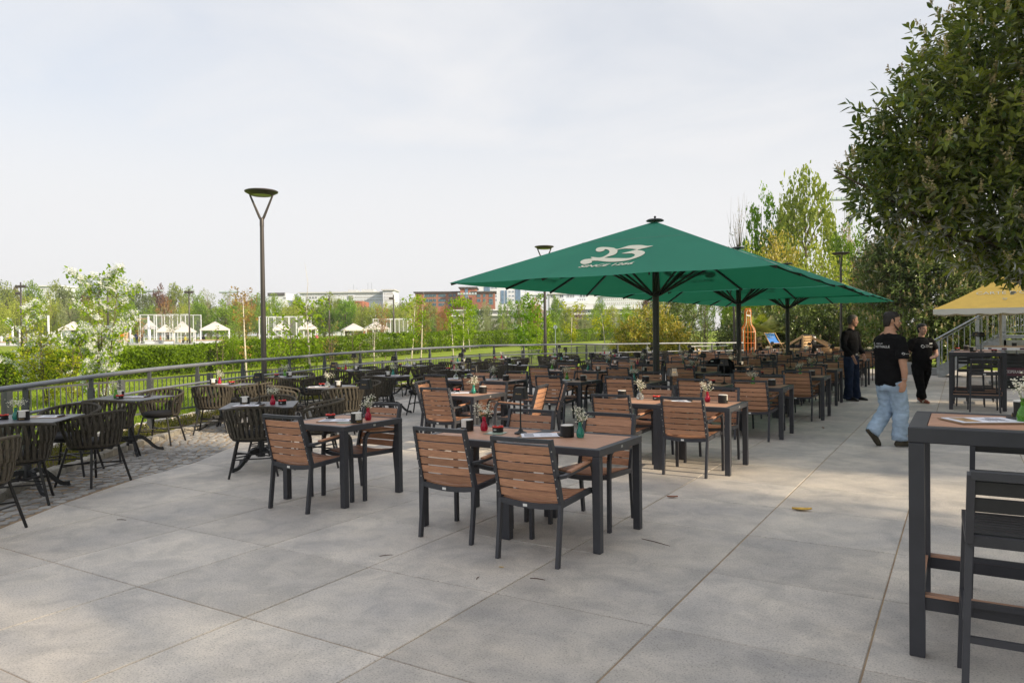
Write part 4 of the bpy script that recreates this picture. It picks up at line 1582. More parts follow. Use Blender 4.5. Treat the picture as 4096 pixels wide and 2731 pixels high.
for i, (x, y, rot, rnd, chairs, words) in enumerate(RT):
    put(PED_RD if rnd else PED_SQ, 'pedestal_table', (x, y, 0), R(rot), '%s grey pedestal table, the %s' % ('round' if rnd else 'square', words), 'table', 'grey pedestal tables')
    for k, (a, d, turn) in enumerate(chairs):
        cx, cy = x + d * math.cos(R(a)), y + d * math.sin(R(a))
        put(ROPE, 'rope_armchair', (cx, cy, 0), R(a + 90 + turn) + jig(.06), 'dark rope armchair, %s side of the %s' % (['near', 'right', 'far'][k] if i else ['right', 'near', 'far'][k], words), 'chair',
            'woven rope armchairs near the railing')
    w2 = 'the ' + words
    if i in RFIX:
        for v, (kd, px, py) in enumerate(RFIX[i]):
            add_prop(kd, px, py, .7405, w2, -1.0 + jig(.3) if kd == 'clip' else (R(-60) if kd == 'tin' else .5), v + i)
    else:
        items = [(['red', 'clear', 'teal', 'red', 'green'][i % 5], -.10, .05), ('tin', .14, .02), ('ash', -.22, -.05), ('clip', .0, -.08)]
        if i % 2:
            items.append(('lamp', .02, .16))
        for v, (kd, ox, oy) in enumerate(items):
            add_prop(kd, x + ox + jig(.04), y + oy + jig(.04), .7405, w2, rng.uniform(0, 6) if kd != 'lamp' else .5, v + i)
put(ROPE_SUNLIT, 'rope_armchair', (-6.66, 2.74, 0), R(118), 'rope armchair in sun-brightened brown cut off by the left picture edge', 'chair', 'woven rope armchairs near the railing')


# ------------------------------------------------------------------ bar tables and stools
def bar_table_proto(w, d, h=1.088):
    P = []
    b, t = .075, .075
    fr = MB()
    for s in (-1, 1):
        fr.box((0, s * (d / 2 - b / 2), h - t / 2), (w, b, t), bev=.005)
        fr.box((s * (w / 2 - b / 2), 0, h - t / 2 - .0006), (b - .001, d - 2 * b - .002, t - .0012))
    P.append(('table_frame', fr.mesh('table_frame', 'anthracite')))
    ns = 7
    idp = d - 2 * b - .004
    for k in range(ns):
        P.append(('top_slat', MB().box((0, -idp / 2 + idp / ns * (k + .5), h - .0105), (w - 2 * b - .004, idp / ns - .004, .016), bev=.002).mesh('top_slat', 'wood_top')))
    for sx in (-1, 1):
        for sy in (-1, 1):
            P.append(('leg', MB().box((sx * (w / 2 - .0345), sy * (d / 2 - .0345), (h - t) / 2), (.066, .066, h - t), bev=.004).mesh('leg', 'anthracite')))
    for s in (-1, 1):
        f1 = MB().box((0, s * (d / 2 - .0345), .255), (w - .136, .04, .06))
        P.append(('foot_rail', f1.mesh('foot_rail', 'anthracite'), [('rail_slat', MB().box((0, s * (d / 2 - .0345), .2925), (w - .136, .045, .012)).mesh('rail_slat', 'wood_top'))]))
        f2 = MB().box((s * (w / 2 - .0345), 0, .255), (.04, d - .136, .06))
        P.append(('foot_rail', f2.mesh('foot_rail', 'anthracite'), [('rail_slat', MB().box((s * (w / 2 - .0345), 0, .2925), (.045, d - .136, .012)).mesh('rail_slat', 'wood_top'))]))
    return P


def stool_proto():
    P = []
    W = .215
    for s in (-1, 1):
        P.append(('leg', MB().beam((s * (W + .02), -.245, 0), (s * W, -.19, .69), .026, .032, (0, 1, 0)).mesh('leg', 'anthracite')))
        P.append(('leg', MB().beam((s * (W + .02), .235, 0), (s * W, .19, .69), .026, .032, (0, 1, 0)).mesh('leg', 'anthracite')))
    sf = MB()
    for s in (-1, 1):
        sf.beam((s * W, -.20, .70), (s * W, .21, .71), .028, .04)
    sf.beam((-W, -.2, .695), (W, -.2, .695), .03, .042)
    sf.beam((-W, .205, .70), (W, .205, .70), .03, .042)
    P.append(('seat_frame', sf.mesh('seat_frame', 'anthracite')))
    for k in range(8):
        y = -.165 + k * .048
        P.append(('seat_slat', MB().box((0, y, .718), (2 * W - .03, .043, .012), bev=.002).mesh('seat_slat', 'black_slat')))
    bf = MB()
    for s in (-1, 1):
        bf.beam((s * W, -.2, .69), (s * (W - .005), -.262, .975), .028, .042, (0, 1, 0))
    bf.beam((-W + .004, -.262, .970), (W - .004, -.262, .970), .042, .03)
    P.append(('back_frame', bf.mesh('back_frame', 'anthracite')))
    for z in (.918, .848):
        y = -.2 - (z - .69) * .217
        P.append(('back_slat', MB().box((0, y, z), (2 * W - .03, .014, .056), bev=.003).mesh('back_slat', 'black_slat')))
    st = MB()
    for a, b in (((-1, -1), (1, -1)), ((-1, 1), (1, 1)), ((-1, -1), (-1, 1)), ((1, -1), (1, 1))):
        z = .30 if a[0] != b[0] else .36
        st.beam((a[0] * (W + .01), a[1] * .222, z), (b[0] * (W + .01), b[1] * .222, z), .022, .026)
    P.append(('footrest', st.mesh('footrest', 'anthracite')))
    P.append(('maker_label', MB().box((.0, -.2165, .698), (.04, .003, .022)).mesh('maker_label', 'label_white')))
    return P


STOOL = stool_proto()
put(bar_table_proto(1.60, .78), 'bar_table', (.585, 4.335, 0), 0, 'tall brown-topped bar table in the right foreground', 'bar table', 'tall bar tables')
put(STOOL, 'bar_stool', (.235, 3.70, 0), .03, 'black bar stool before the foreground bar table, cut by right edge', 'bar stool', 'black bar stools')
put(STOOL, 'bar_stool', (.27, 4.90, 0), PI, 'black bar stool behind the foreground bar table', 'bar stool', 'black bar stools')
add_prop('clip', .10, 4.32, 1.089, 'the foreground bar table', R(-62), 0)
put(TIN, 'napkin_tin', (.275, 4.50, 1.089), R(150), 'napkin tin showing white paper on the foreground bar table', 'napkin tin', 'napkin tins on the tables')
add_vase(.262, 4.33, 1.089, 'green', 'the foreground bar table', 2)
B2 = bar_table_proto(.92, .80)
put(B2, 'bar_table', (.265, 16.72, 0), 0, 'tall bar table with two stools behind the walking people', 'bar table', 'tall bar tables')
put(B2, 'bar_table', (.285, 17.95, 0), 0, 'rear tall bar table nearest the yellow parasol', 'bar table', 'tall bar tables')
put(STOOL, 'bar_stool', (.36, 16.20, 0), .06, 'black bar stool at the near side of the middle bar table', 'bar stool', 'black bar stools')
put(STOOL, 'bar_stool', (.16, 17.30, 0), PI, 'black bar stool between the two far bar tables', 'bar stool', 'black bar stools')
put(STOOL, 'bar_stool', (.34, 18.52, 0), PI, 'black bar stool behind the rear bar table', 'bar stool', 'black bar stools')
add_prop('lamp', .33, 16.62, 1.089, 'the middle bar table', .4)
add_prop('tin', .20, 16.70, 1.089, 'the middle bar table', R(-60))
add_prop('ash', .54, 16.60, 1.089, 'the middle bar table', 0)
add_prop('lamp', .26, 18.05, 1.089, 'the rear bar table', .4)
add_prop('tin', .10, 17.9, 1.089, 'the rear bar table', 2.0)
add_prop('ash', -.06, 17.82, 1.089, 'the rear bar table', 0)


# ------------------------------------------------------------------ large green umbrellas
OUT = [(-0.097, 1.253), (0.031, 1.388), (0.14, 1.401), (0.266, 1.368), (0.394, 1.288), (0.497, 1.271), (0.412, 1.199), (0.286, 1.122), (0.372, 1.069), (0.46, 0.976), (0.488, 0.879), (0.465, 0.776), (0.385, 0.667),
       (0.278, 0.6), (0.113, 0.589), (-0.05, 0.627), (-0.202, 0.691), (-0.314, 0.701), (-0.286, 0.635), (-0.317, 0.576), (-0.385, 0.556), (-0.456, 0.601), (-0.502, 0.675), (-0.509, 0.749), (-0.47, 0.808), (-0.36, 0.824),
       (-0.409, 0.878), (-0.395, 0.905), (-0.258, 0.855), (-0.196, 0.891), (-0.17, 1.017), (-0.181, 1.114), (-0.234, 1.214), (-0.301, 1.275), (-0.333, 1.274), (-0.318, 1.22), (-0.349, 1.169), (-0.401, 1.169),
       (-0.452, 1.211), (-0.49, 1.278), (-0.511, 1.381), (-0.453, 1.42), (-0.307, 1.387), (-0.192, 1.329)]
INN = [(-0.079, 1.206), (0.033, 1.247), (0.27, 1.148), (0.065, 0.997), (0.254, 0.957), (0.347, 0.854), (0.331, 0.749), (0.255, 0.725), (0.065, 0.773), (-0.157, 0.828), (-0.049, 0.935), (-0.027, 1.024), (-0.047, 1.123)]


def smooth_loop(p, n=3):
    o = []
    m = len(p)
    for i in range(m):
        a, b, c, d = (np.array(p[(i + k) % m]) for k in (-1, 0, 1, 2))
        for t in np.linspace(0, 1, n, endpoint=False):
            o.append(tuple(0.5 * (2 * b + (c - a) * t + (2 * a - 5 * b + 4 * c - d) * t * t + (-a + 3 * b - 3 * c + d) * t ** 3)))
    return o


def sag(u, v):
    """cloth hangs a little between the ribs"""
    return -.015 * abs(math.sin(1.5 * PI * (u + 1))) * v ** 1.5


def umbrella_proto():
    from mathutils.geometry import tessellate_polygon
    hs, ez, az = 2.6, 2.385, 3.49
    P = []
    cn = MB()
    nu, nv = 18, 10
    for q in range(4):
        a = q * PI / 2
        ca, sa = math.cos(a), math.sin(a)
        vs = []
        for j in range(nv + 1):
            v = j / nv
            for i in range(nu + 1):
                u = -1 + 2 * i / nu
                x, y, z = u * hs * v, -hs * v, az - (az - ez) * v
                # slight scallop of the cloth between the rib ends
                sc_ = 0.028 * abs(math.sin(1.5 * PI * (u + 1))) * max(0, v - .86) / .14
                y += sc_ * .9
                z += sag(u, v)
                vs.append((x * ca - y * sa, x * sa + y * ca, z))
        fs = [(j * (nu + 1) + i, (j + 1) * (nu + 1) + i, (j + 1) * (nu + 1) + i + 1, j * (nu + 1) + i + 1) for j in range(nv) for i in range(nu)]
        cn.add(vs, fs)
    canopy = cn.mesh('canopy', 'umbrella_green')
    subs = []
    sl = math.hypot(hs, az - ez)
    cosq, sinq = hs / sl, (az - ez) / sl
    def dip(x, t):
        v = max(.05, 1 - t / sl)
        return sag(max(-1, min(1, x / (hs * v))), v) * cosq

    lo, li = smooth_loop(OUT), smooth_loop(INN, 2)
    tri = tessellate_polygon([[Vector((x, y, 0)) for x, y in lo], [Vector((x, y, 0)) for x, y in li]])
    allp = lo + li
    word = text_mesh('SINCE 1266', .150, 'cream_print', 0, .30, 'CENTER', 1.0, .0038)
    xs_ = [v.co.x for v in word.vertices]
    word.transform(Matrix.Diagonal((.89 / (max(xs_) - min(xs_)), 1, 1, 1)))
    for q in range(4):
        a = q * PI / 2
        M = Matrix.Rotation(a, 4, 'Z') @ Matrix.Translation((0, -hs, ez)) @ Matrix.Rotation(math.atan2(az - ez, hs), 4, 'X') @ Matrix.Translation((0, 0, .009))
        em = bpy.data.meshes.new('emblem')
        em.from_pydata([M @ Vector((x, y, dip(x, y))) for x, y in allp], [], [tuple(t) for t in tri])
        em.materials.append(MATS['cream_print'])
        subs.append(('printed_emblem', em))
        wm_ = word.copy()
        for vv in wm_.vertices:
            vv.co.x += .01
            vv.co.y += .45
            vv.co.z += dip(vv.co.x, vv.co.y)
        wm_.transform(M)
        subs.append(('lettering', wm_))
        # seam across the panel
        s0 = 1.78
        wdt = (1 - s0 / sl) * hs
        sm_ = MB()
        xs2 = np.linspace(-wdt + .01, wdt - .01, 19)
        for xa, xb in zip(xs2[:-1], xs2[1:]):
            sm_.add([(xa, s0 - .004, dip(xa, s0)), (xb, s0 - .004, dip(xb, s0)), (xb, s0 + .004, dip(xb, s0)), (xa, s0 + .004, dip(xa, s0))], [(0, 1, 2, 3)])
        sm_.v = [tuple(M @ Vector(p)) for p in sm_.v]
        subs.append(('seam', sm_.mesh('seam', 'pole_black')))
    P.append(('canopy', canopy, subs))
    P.append(('pole', sm(MB().lathe([(.058, 0), (.058, 3.40), (0, 3.40)], 20, cap=False), 'pole', 'pole_black', .6)))
    P.append(('base_plate', MB().box((0, 0, .02), (.62, .62, .035), bev=.005).mesh('base_plate', 'anthracite')))
    cap = MB().lathe([(.0, az + .04), (.13, az + .035), (.16, az + .012), (.15, az + .0), (0, az + .0)], 18, cap=False)
    cap.ball((0, 0, az + .075), .022, 8, 6)
    cap.tube([(0, 0, az + .03), (0, 0, az + .06)], .008, 6)
    P.append(('top_cap', sm(cap, 'top_cap', 'pole_black', .6)))
    hub = MB().lathe([(.06, 2.17), (.10, 2.18), (.10, 2.20), (.06, 2.21)], 20)
    hub.lathe([(.06, 2.225), (.092, 2.23), (.092, 2.245), (.06, 2.25)], 20)
    P.append(('hub', sm(hub, 'hub', 'pole_black', .5)))
    ends = []
    for q in range(4):
        a = q * PI / 2
        for u in (-1, -1 / 3., 1 / 3.):
            x, y = u * hs, -hs
            ends.append((x * math.cos(a) - y * math.sin(a), x * math.sin(a) + y * math.cos(a)))
    for ex, ey in ends:
        P.append(('rib', MB().beam((ex * .03, ey * .03, az - .06), (ex * .992, ey * .992, ez - .022), .026, .038).mesh('rib', 'pole_black')))
    for ex, ey in ends:
        f = .44
        l = math.hypot(ex, ey)
        P.append(('strut', MB().beam((ex / l * .09, ey / l * .09, 2.20), (ex * f, ey * f, az - (az - ez) * f - .04), .022, .034).mesh('strut', 'pole_black')))
    return P


UMB = umbrella_proto()
for k, (x, y, rz, w) in enumerate(((-4.60, 12.45, 0, 'nearest'), (-4.50, 17.75, R(1), 'second'), (-4.38, 22.9, R(-1), 'farthest'))):
    put(UMB, 'umbrella', (x, y, 0), rz, '%s of three large green square umbrellas with cream emblem' % w, 'umbrella', 'green umbrellas over the terrace')


# ------------------------------------------------------------------ street lamps
def street_lamp_proto():
    H = 4.97
    P = [('pole', sm(MB().lathe([(.062, 0), (.062, 1.2), (.045, H - .72), (0, H - .72)], 16, cap=False), 'pole', 'lamp_post', .6))]
    y = MB()
    y.lathe([(.050, H - .80), (.050, H - .64), (.042, H - .60)], 12)
    for s in (-1, 1):
        y.tube([(0, 0, H - .66), (s * .05, 0, H - .58), (s * .26, 0, H - .08), (s * .27, 0, H - .03)], [.036, .032, .022, .022], 8)
    P.append(('fork', sm(y, 'fork', 'lamp_post', .7)))
    hd = MB().lathe([(.24, H - .075), (.25, H - .07), (.375, H), (.382, H + .022), (.36, H + .034), (.15, H + .05), (0, H + .052)], 36, cap=False)
    lens = MB().lathe([(0, H - .062), (.235, H - .062), (.24, H - .075)], 30, cap=False)
    P.append(('lamp_head', sm(hd, 'lamp_head', 'lamp_post', .5), [('lens', sm(lens, 'lens', 'window_lens', .5))]))
    return P


mat('window_lens', (0.42, 0.44, 0.36), 0.15, spec=0.8)
LP = street_lamp_proto()
for x, y, rz, w in ((-13.98, 11.74, YAW, 'tall street lamp with round head left beyond the railing'), (-13.97, 25.45, YAW, 'street lamp standing behind the nearest green umbrella'),
                    (-4.53, 35.53, YAW + 1.4, 'street lamp before the trees right of the umbrellas'), (-9.4, 36.2, YAW, 'street lamp whose head is hidden behind the second umbrella')):
    put(LP, 'street_lamp', (x, y, -.06), rz, w, 'street lamp', 'street lamps round the terrace')

# ------------------------------------------------------------------ yellow parasol, drum table, stairs
yu = empty('parasol', (.93, 24.0, 0))
tag(yu, 'yellow ice-cream parasol with white scalloped valance at right', 'parasol')
hs, ez, az = 1.55, 2.05, 2.95
cn = MB()
for q in range(4):
    a = q * PI / 2
    vs, fs = [], []
    for j in range(7):
        v = j / 6
        for i in range(9):
            u = -1 + i / 4
            x, y, z = u * hs * v, -hs * v, az - (az - ez) * v - .05 * math.sin(PI * v)
            vs.append((x * math.cos(a) - y * math.sin(a), x * math.sin(a) + y * math.cos(a), z))
    fs = [(j * 9 + i, (j + 1) * 9 + i, (j + 1) * 9 + i + 1, j * 9 + i + 1) for j in range(6) for i in range(8)]
    cn.add(vs, fs)
canopy = link('canopy', sm(cn, 'canopy', 'yellow_fabric', .3), yu)
for q in range(4):
    a = q * PI / 2
    va, pts = MB(), 24
    vs, fs = [], []
    for i in range(pts + 1):
        u = -1 + 2 * i / pts
        for dz, e in ((0, 0), (-.13 - .03 * abs(math.sin(3 * PI * u)), .012)):
            x, y = u * hs, -hs - e
            vs.append((x * math.cos(a) - y * math.sin(a), x * math.sin(a) + y * math.cos(a), ez + dz))
    fs = [(2 * i, 2 * i + 1, 2 * i + 3, 2 * i + 2) for i in range(pts)]
    link('valance', va.add(vs, fs).mesh('valance', 'white_fabric'), yu)
sl = math.atan2(az - ez, hs)
for wd, sz, s0 in (("CARTE D'OR", .22, .86), ("CARTE D'OR", .15, .34)):
    t = text_mesh(wd, sz, 'cream_print', 0.0)
    t.transform(Matrix.Translation((.05, -hs, ez)) @ Matrix.Rotation(sl, 4, 'X') @ Matrix.Translation((0, s0, -.028)))
    link('lettering', t, yu)
ht = MB()
for s in (-1, 1):
    ht.tube([(s * .0, .0, 0), (s * .035, .04, 0), (s * .05, .075, 0), (s * .03, .095, 0), (0, .07, 0)], .008, 5)
ht.v = [tuple(Matrix.Translation((.05, -hs, ez)) @ Matrix.Rotation(sl, 4, 'X') @ Matrix.Translation((0, .46, -.022)) @ Vector(p)) for p in ht.v]
link('heart_mark', ht.mesh('heart_mark', 'cream_print'), yu)
link('pole', sm(MB().lathe([(.032, 0), (.032, 2.85), (0, 2.85)], 14, cap=False), 'pole', 'cream_pole', .6), yu)
link('base', MB().box((0, 0, .05), (.55, .55, .09), bev=.01).mesh('base', 'grey_wall'), yu)
for q in range(8):
    a = q * PI / 4
    l = hs * (1.40 if q % 2 else .98)
    link('rib', MB().beam((0, 0, az - .10), (l * math.cos(a), l * math.sin(a), ez - .03), .014, .018).mesh('rib', 'cream_pole'), yu)

dt = empty('drum_table', (1.22, 22.6, 0))
tag(dt, 'round wooden bar table on a black oil drum below the yellow parasol', 'bar table', 'tall bar tables')
link('table_top', sm(MB().lathe([(0, 1.05), (.72, 1.05), (.72, 1.075), (0, 1.075)], 40, cap=False), 'table_top', 'play_wood', .4), dt)
band = link('advert_band', sm(MB().lathe([(.715, .985), (.725, .985), (.725, 1.052), (.715, 1.052)], 40, cap=False), 'advert_band', 'white_print', .5), dt)
mat('drum_label', (0.10, 0.035, 0.05), .5)
lb = MB().box((0, 0, 0), (.005, .11, .04)).mesh('band_label', 'drum_label')
for k in range(12):
    a = 2 * PI * k / 12 + .1
    link('band_label', lb, band, (.7275 * math.cos(a), .7275 * math.sin(a), 1.018), (0, 0, a))
pr = [(0, 0), (.285, 0)]
for z in np.linspace(.02, .86, 40):
    pr.append((.278 + .012 * max(0, math.cos(z / .86 * 2 * PI * 9)) * (1 if abs(z - .43) > .11 else 0), z))
pr += [(.285, .87), (.285, .88), (0, .88)]
dr = link('drum', sm(MB().lathe(pr, 30, cap=False), 'drum', 'pole_black', .5), dt)
lab = MB().lathe([(.2835, .33), (.2835, .53)], 14, cap=False, a0=R(-150), a1=R(-50))
link('drum_plate', lab.mesh('drum_plate', 'drum_label'), dr)
t = text_mesh('DESPERADOS', .105, 'white_print', .001, 0, 'CENTER', .72)
for v in t.vertices:
    a = R(-100) + v.co.x / .287
    v.co = ((.2865 + v.co.z) * math.cos(a), (.2865 + v.co.z) * math.sin(a), .43 + v.co.y)
link('lettering', t, dr)
for a in range(4):
    stp = MB().tube([(.2 * math.cos(a * 1.57), .2 * math.sin(a * 1.57), .88), (.2 * math.cos(a * 1.57), .2 * math.sin(a * 1.57), 1.05)], .02, 6)
    link('support', stp.mesh('support', 'galvanised'), dt)
add_prop('tin', 1.15, 22.35, 1.076, 'the drum table', 1.2)

st = empty('steel_staircase', (-.62, 26.9, 0))
tag(st, 'galvanised steel staircase with bar railing under the yellow parasol', 'staircase')
run, rise = 1.75, 1.32
for yy in (0, 1.2):
    g = MB()
    vs = []
    for x, z in ((0, 0), (.12, 0), (run, rise - .32), (run, rise), (0, .30)):
        vs.append((x, yy, z))
    for x, z in ((0, 0), (.12, 0), (run, rise - .32), (run, rise), (0, .30)):
        vs.append((x, yy + .012, z))
    g.add(vs, [(0, 1, 2, 3, 4), (9, 8, 7, 6, 5)] + [(i, 5 + i, 5 + (i + 1) % 5, (i + 1) % 5) for i in range(5)])
    link('stringer', g.mesh('stringer', 'galvanised'), st)
for k in range(7):
    link('tread', MB().box((.17 + k * .24, .606, .16 + k * .187), (.26, 1.17, .03)).mesh('tread', 'galvanised'), st)
link('landing', MB().box((run + .75, .606, rise - .06), (1.5, 1.22, .10)).mesh('landing', 'galvanised'), st)
mat('skirt_green', (0.33, 0.34, 0.30), .6, var=.2, scale=3)
link('landing_skirt', MB().box((run + 1.1, -.02, rise - .46), (2.3, .03, .62)).mesh('landing_skirt', 'skirt_green'), st)
for yy in (-.02, 1.22):
    hr = MB().tube([(-.08, yy, 1.18), (run, yy, rise + 1.0), (run + 1.5, yy, rise + 1.02)], .024, 10)
    link('handrail', sm(hr, 'handrail', 'galvanised', .8), st)
    lr = MB()
    lr.beam((-.05, yy, 1.10), (run, yy, rise + .91), .03, .02)
    lr.beam((run, yy, rise + .91), (run + 1.5, yy, rise + .91), .03, .02)
    lr.beam((-.02, yy, .28), (run, yy, rise + .08), .03, .02)
    lr.beam((run, yy, rise + .08), (run + 1.5, yy, rise + .08), .03, .02)
    link('railing_bars', lr.mesh('railing_bars', 'galvanised'), st)
    for k in range(11):
        x = .1 + k * .155
        f = x / run
        link('baluster', MB().beam((x, yy, .29 + f * (rise - .21)), (x, yy, 1.10 + f * (rise + .91 - 1.10)), .016, .016, (0, 1, 0)).mesh('baluster', 'galvanised'), st)
    for k in range(11):
        x = run + .1 + k * .13
        link('baluster', MB().beam((x, yy, rise + .08), (x, yy, rise + .91), .016, .016, (0, 1, 0)).mesh('baluster', 'galvanised'), st)
    for x, z0, z1 in ((0, .1, 1.14), (run * .62, .5, 1.18 + .62 * 1.13), (run + .02, .3, rise + 1.0), (run + 1.5, 0, rise + 1.0)):
        link('newel_post', MB().box((x, yy, (z0 + z1) / 2), (.06, .03, z1 - z0)).mesh('newel_post', 'galvanised'), st)
for yy in (0, 1.2):
    link('upper_stringer', MB().beam((run + .9, yy, rise - .05), (run + 3.2, yy, rise + 1.3), .02, .3).mesh('upper_stringer', 'galvanised'), st)

pb = empty('concrete_planter', (-1.75, 28.3, 0))
tag(pb, 'low grey concrete planter behind the woman in black', 'planter')
pm = MB()
for c, s in (((0, -.22, .2), (1.5, .07, .4)), ((0, .22, .2), (1.5, .07, .4)), ((-.715, 0, .2), (.07, .37, .4)), ((.715, 0, .2), (.07, .37, .4))):
    pm.box(c, s)
link('trough', pm.mesh('trough', 'grey_wall'), pb)
link('soil', MB().box((0, 0, .17), (1.35, .36, .3)).mesh('soil', 'soil'), pb)
link('curb_block', MB().box((.95, -.35, .12), (.3, .3, .24), bev=.01).mesh('curb_block', 'grey_wall'), pb)

# ------------------------------------------------------------------ litter on the slabs
for k, (x, y, rz, s, w) in enumerate(((-3.45, 3.93, .9, .09, 'left of the front armchairs'), (-2.28, 4.02, .2, .10, 'right behind the front armchairs'),
                                      (-2.62, 3.85, 1.9, .05, 'between the two front armchairs'), (-1.92, 5.15, -.3, .26, 'beside the right table leg'), (-6.1, 3.6, .4, .09, 'near the cobbled band'))):
    m = MB().tube([(-s / 2, 0, .003), (0, .004, .004), (s / 2, -.003, .003)], [.0022, .0026, .0016], 5)
    tag(link('twig', m.mesh('twig', 'twig'), None, (x, y, .001), (0, 0, rz)), 'small brown twig on the paving %s' % w, 'twig', 'twigs on the paving')
for k, (x, y, rz, s, mt, w) in enumerate(((-1.17, 6.67, .3, .16, 'dry_leaf', 'yellow curled leaf lying on the sunlit aisle slabs'), (-4.72, 10.0, 1, .11, 'dead_leaf', 'brown dead leaf under the third row chairs'),
                                          (-2.30, 6.62, .4, .10, 'dead_leaf', 'red-brown dead leaf behind the front aisle pair'), (-2.6, 4.1, .4, .035, 'dry_leaf', 'tiny orange leaf scrap before the front chairs'),
                                          (-5.3, 9.9, 2, .08, 'dead_leaf', 'brown dead leaf near the single table'), (-1.85, 12.4, 2, .09, 'dead_leaf', 'small brown leaf beside the fourth aisle pair'))):
    vs, fs = [], []
    for i in range(7):
        t = i / 6
        wd = s * .22 * math.sin(PI * min(max(t, .04), .96)) ** .8
        z = .004 + .03 * s / .16 * (t - .45) ** 2
        vs += [((t - .5) * s, -wd, z + .012 * s / .16), ((t - .5) * s, 0, z), ((t - .5) * s, wd, z + .016 * s / .16)]
    for i in range(6):
        for j in range(2):
            fs.append((i * 3 + j, i * 3 + 3 + j, i * 3 + 4 + j, i * 3 + 1 + j))
    tag(link('fallen_leaf', MB().add(vs, fs).mesh('fallen_leaf', mt), None, (x, y, .001), (0, 0, rz)), w, 'leaf', 'fallen leaves on the paving')
tag(link('floor_marking', MB().prism([(0, 0), (-.34, -.06), (-.26, -.20)], 0, .003).mesh('floor_marking', 'orange_marking'), None, (-4.98, 2.02, .0015)), 'orange triangular floor marking at the left picture edge', 'floor marking')


# ------------------------------------------------------------------ people
def loft(mb, rings, n=14):
    """rings: (centre, side vector, depth vector); closed ends"""
    vs, fs = [], []
    for c, a, b in rings:
        c, a, b = Vector(c), Vector(a), Vector(b)
        for k in range(n):
            t = 2 * PI * k / n
            vs.append(c + a * math.cos(t) + b * math.sin(t))
    m = len(rings)
    for i in range(m - 1):
        for k in range(n):
            fs.append((i * n + k, i * n + (k + 1) % n, (i + 1) * n + (k + 1) % n, (i + 1) * n + k))
    fs.append(tuple(range(n))[::-1])
    fs.append(tuple((m - 1) * n + k for k in range(n)))
    mb.add(vs, fs)


def fuse(mb, name, material, voxel, smooth_it=2, fold=0.0, freq=9.0):
    """voxel-fuse the lofts into one continuous surface"""
    me = mb.mesh('tmp')
    bm = bmesh.new()
    bm.from_mesh(me)
    bmesh.ops.recalc_face_normals(bm, faces=bm.faces)
    bm.to_mesh(me)
    bm.free()
    o = bpy.data.objects.new('tmp', me)
    COL.objects.link(o)
    md = o.modifiers.new('r', 'REMESH')
    md.mode = 'VOXEL'
    md.voxel_size = voxel
    if smooth_it:
        s = o.modifiers.new('s', 'SMOOTH')
        s.iterations = smooth_it
        s.factor = .5
    dg = bpy.context.evaluated_depsgraph_get()
    r = bpy.data.meshes.new_from_object(o.evaluated_get(dg))
    bpy.data.objects.remove(o)
    if fold:
        from mathutils import noise
        nv = [(v, v.normal.copy()) for v in r.vertices]
        for v, n_ in nv:
            c = v.co
            q = Vector(((c.x + c.z * .35) * freq, (c.y - c.z * .25) * freq, c.z * freq * 1.9))
            v.co = c + n_ * fold * (1 - 2.2 * abs(noise.noise(q)) + .4 * noise.noise(q * 2.3))
    r.name = name
    r.materials.clear()
    r.materials.append(MATS[material])
    r.polygons.foreach_set('use_smooth', [True] * len(r.polygons))
    return r


def limb(mb, pts, rs, n=12):
    mb.tube(pts, rs, n)


def ang_pt(c, d, r):
    return tuple(c[k] + d[k] * r for k in range(3))


def hand(mb, wrist, direction, palm_n, curl=.5, size=1.0, side=1):
    """palm, four fingers of unequal length with bends and a thumb leaving the side of the palm"""
    d = Vector(direction).normalized()
    nrm = Vector(palm_n)
    nrm = (nrm - d * nrm.dot(d)).normalized()
    s = d.cross(nrm) * side
    w = Vector(wrist)
    L = .085 * size
    loft(mb, [(w - d * .02, s * .022, nrm * .018), (w + d * .012, s * .028, nrm * .016), (w + d * L * .55, s * .040 * size, nrm * .014), (w + d * L, s * .041 * size, nrm * .012)], 10)
    for k, (off, ln) in enumerate(((-.030, .068), (-.010, .078), (.010, .073), (.030, .058))):
        p = w + d * (L - .006) + s * off * size
        dd = d.copy()
        pts = [p - d * .02, p]
        for j in range(3):
            a = curl * (.35 + .35 * j)
            dd = (d * math.cos(a) + nrm * math.sin(a)).normalized()
            p = p + dd * ln * size * (.42, .32, .26)[j]
            pts.append(p)
        mb.tube(pts, [.0095, .0092, .0088, .0080, .0068], 7)
    p = w + d * .022 - s * .026 * size
    pts = [p + s * .01, p]
    td = (d * .75 - s * .6 + nrm * .3).normalized()
    p = p + td * .036 * size
    pts.append(p)
    td = (d * .95 - s * .2 + nrm * .35).normalized()
    p = p + td * .030 * size
    pts.append(p)
    mb.tube(pts, [.012, .0125, .0105, .0078], 7)


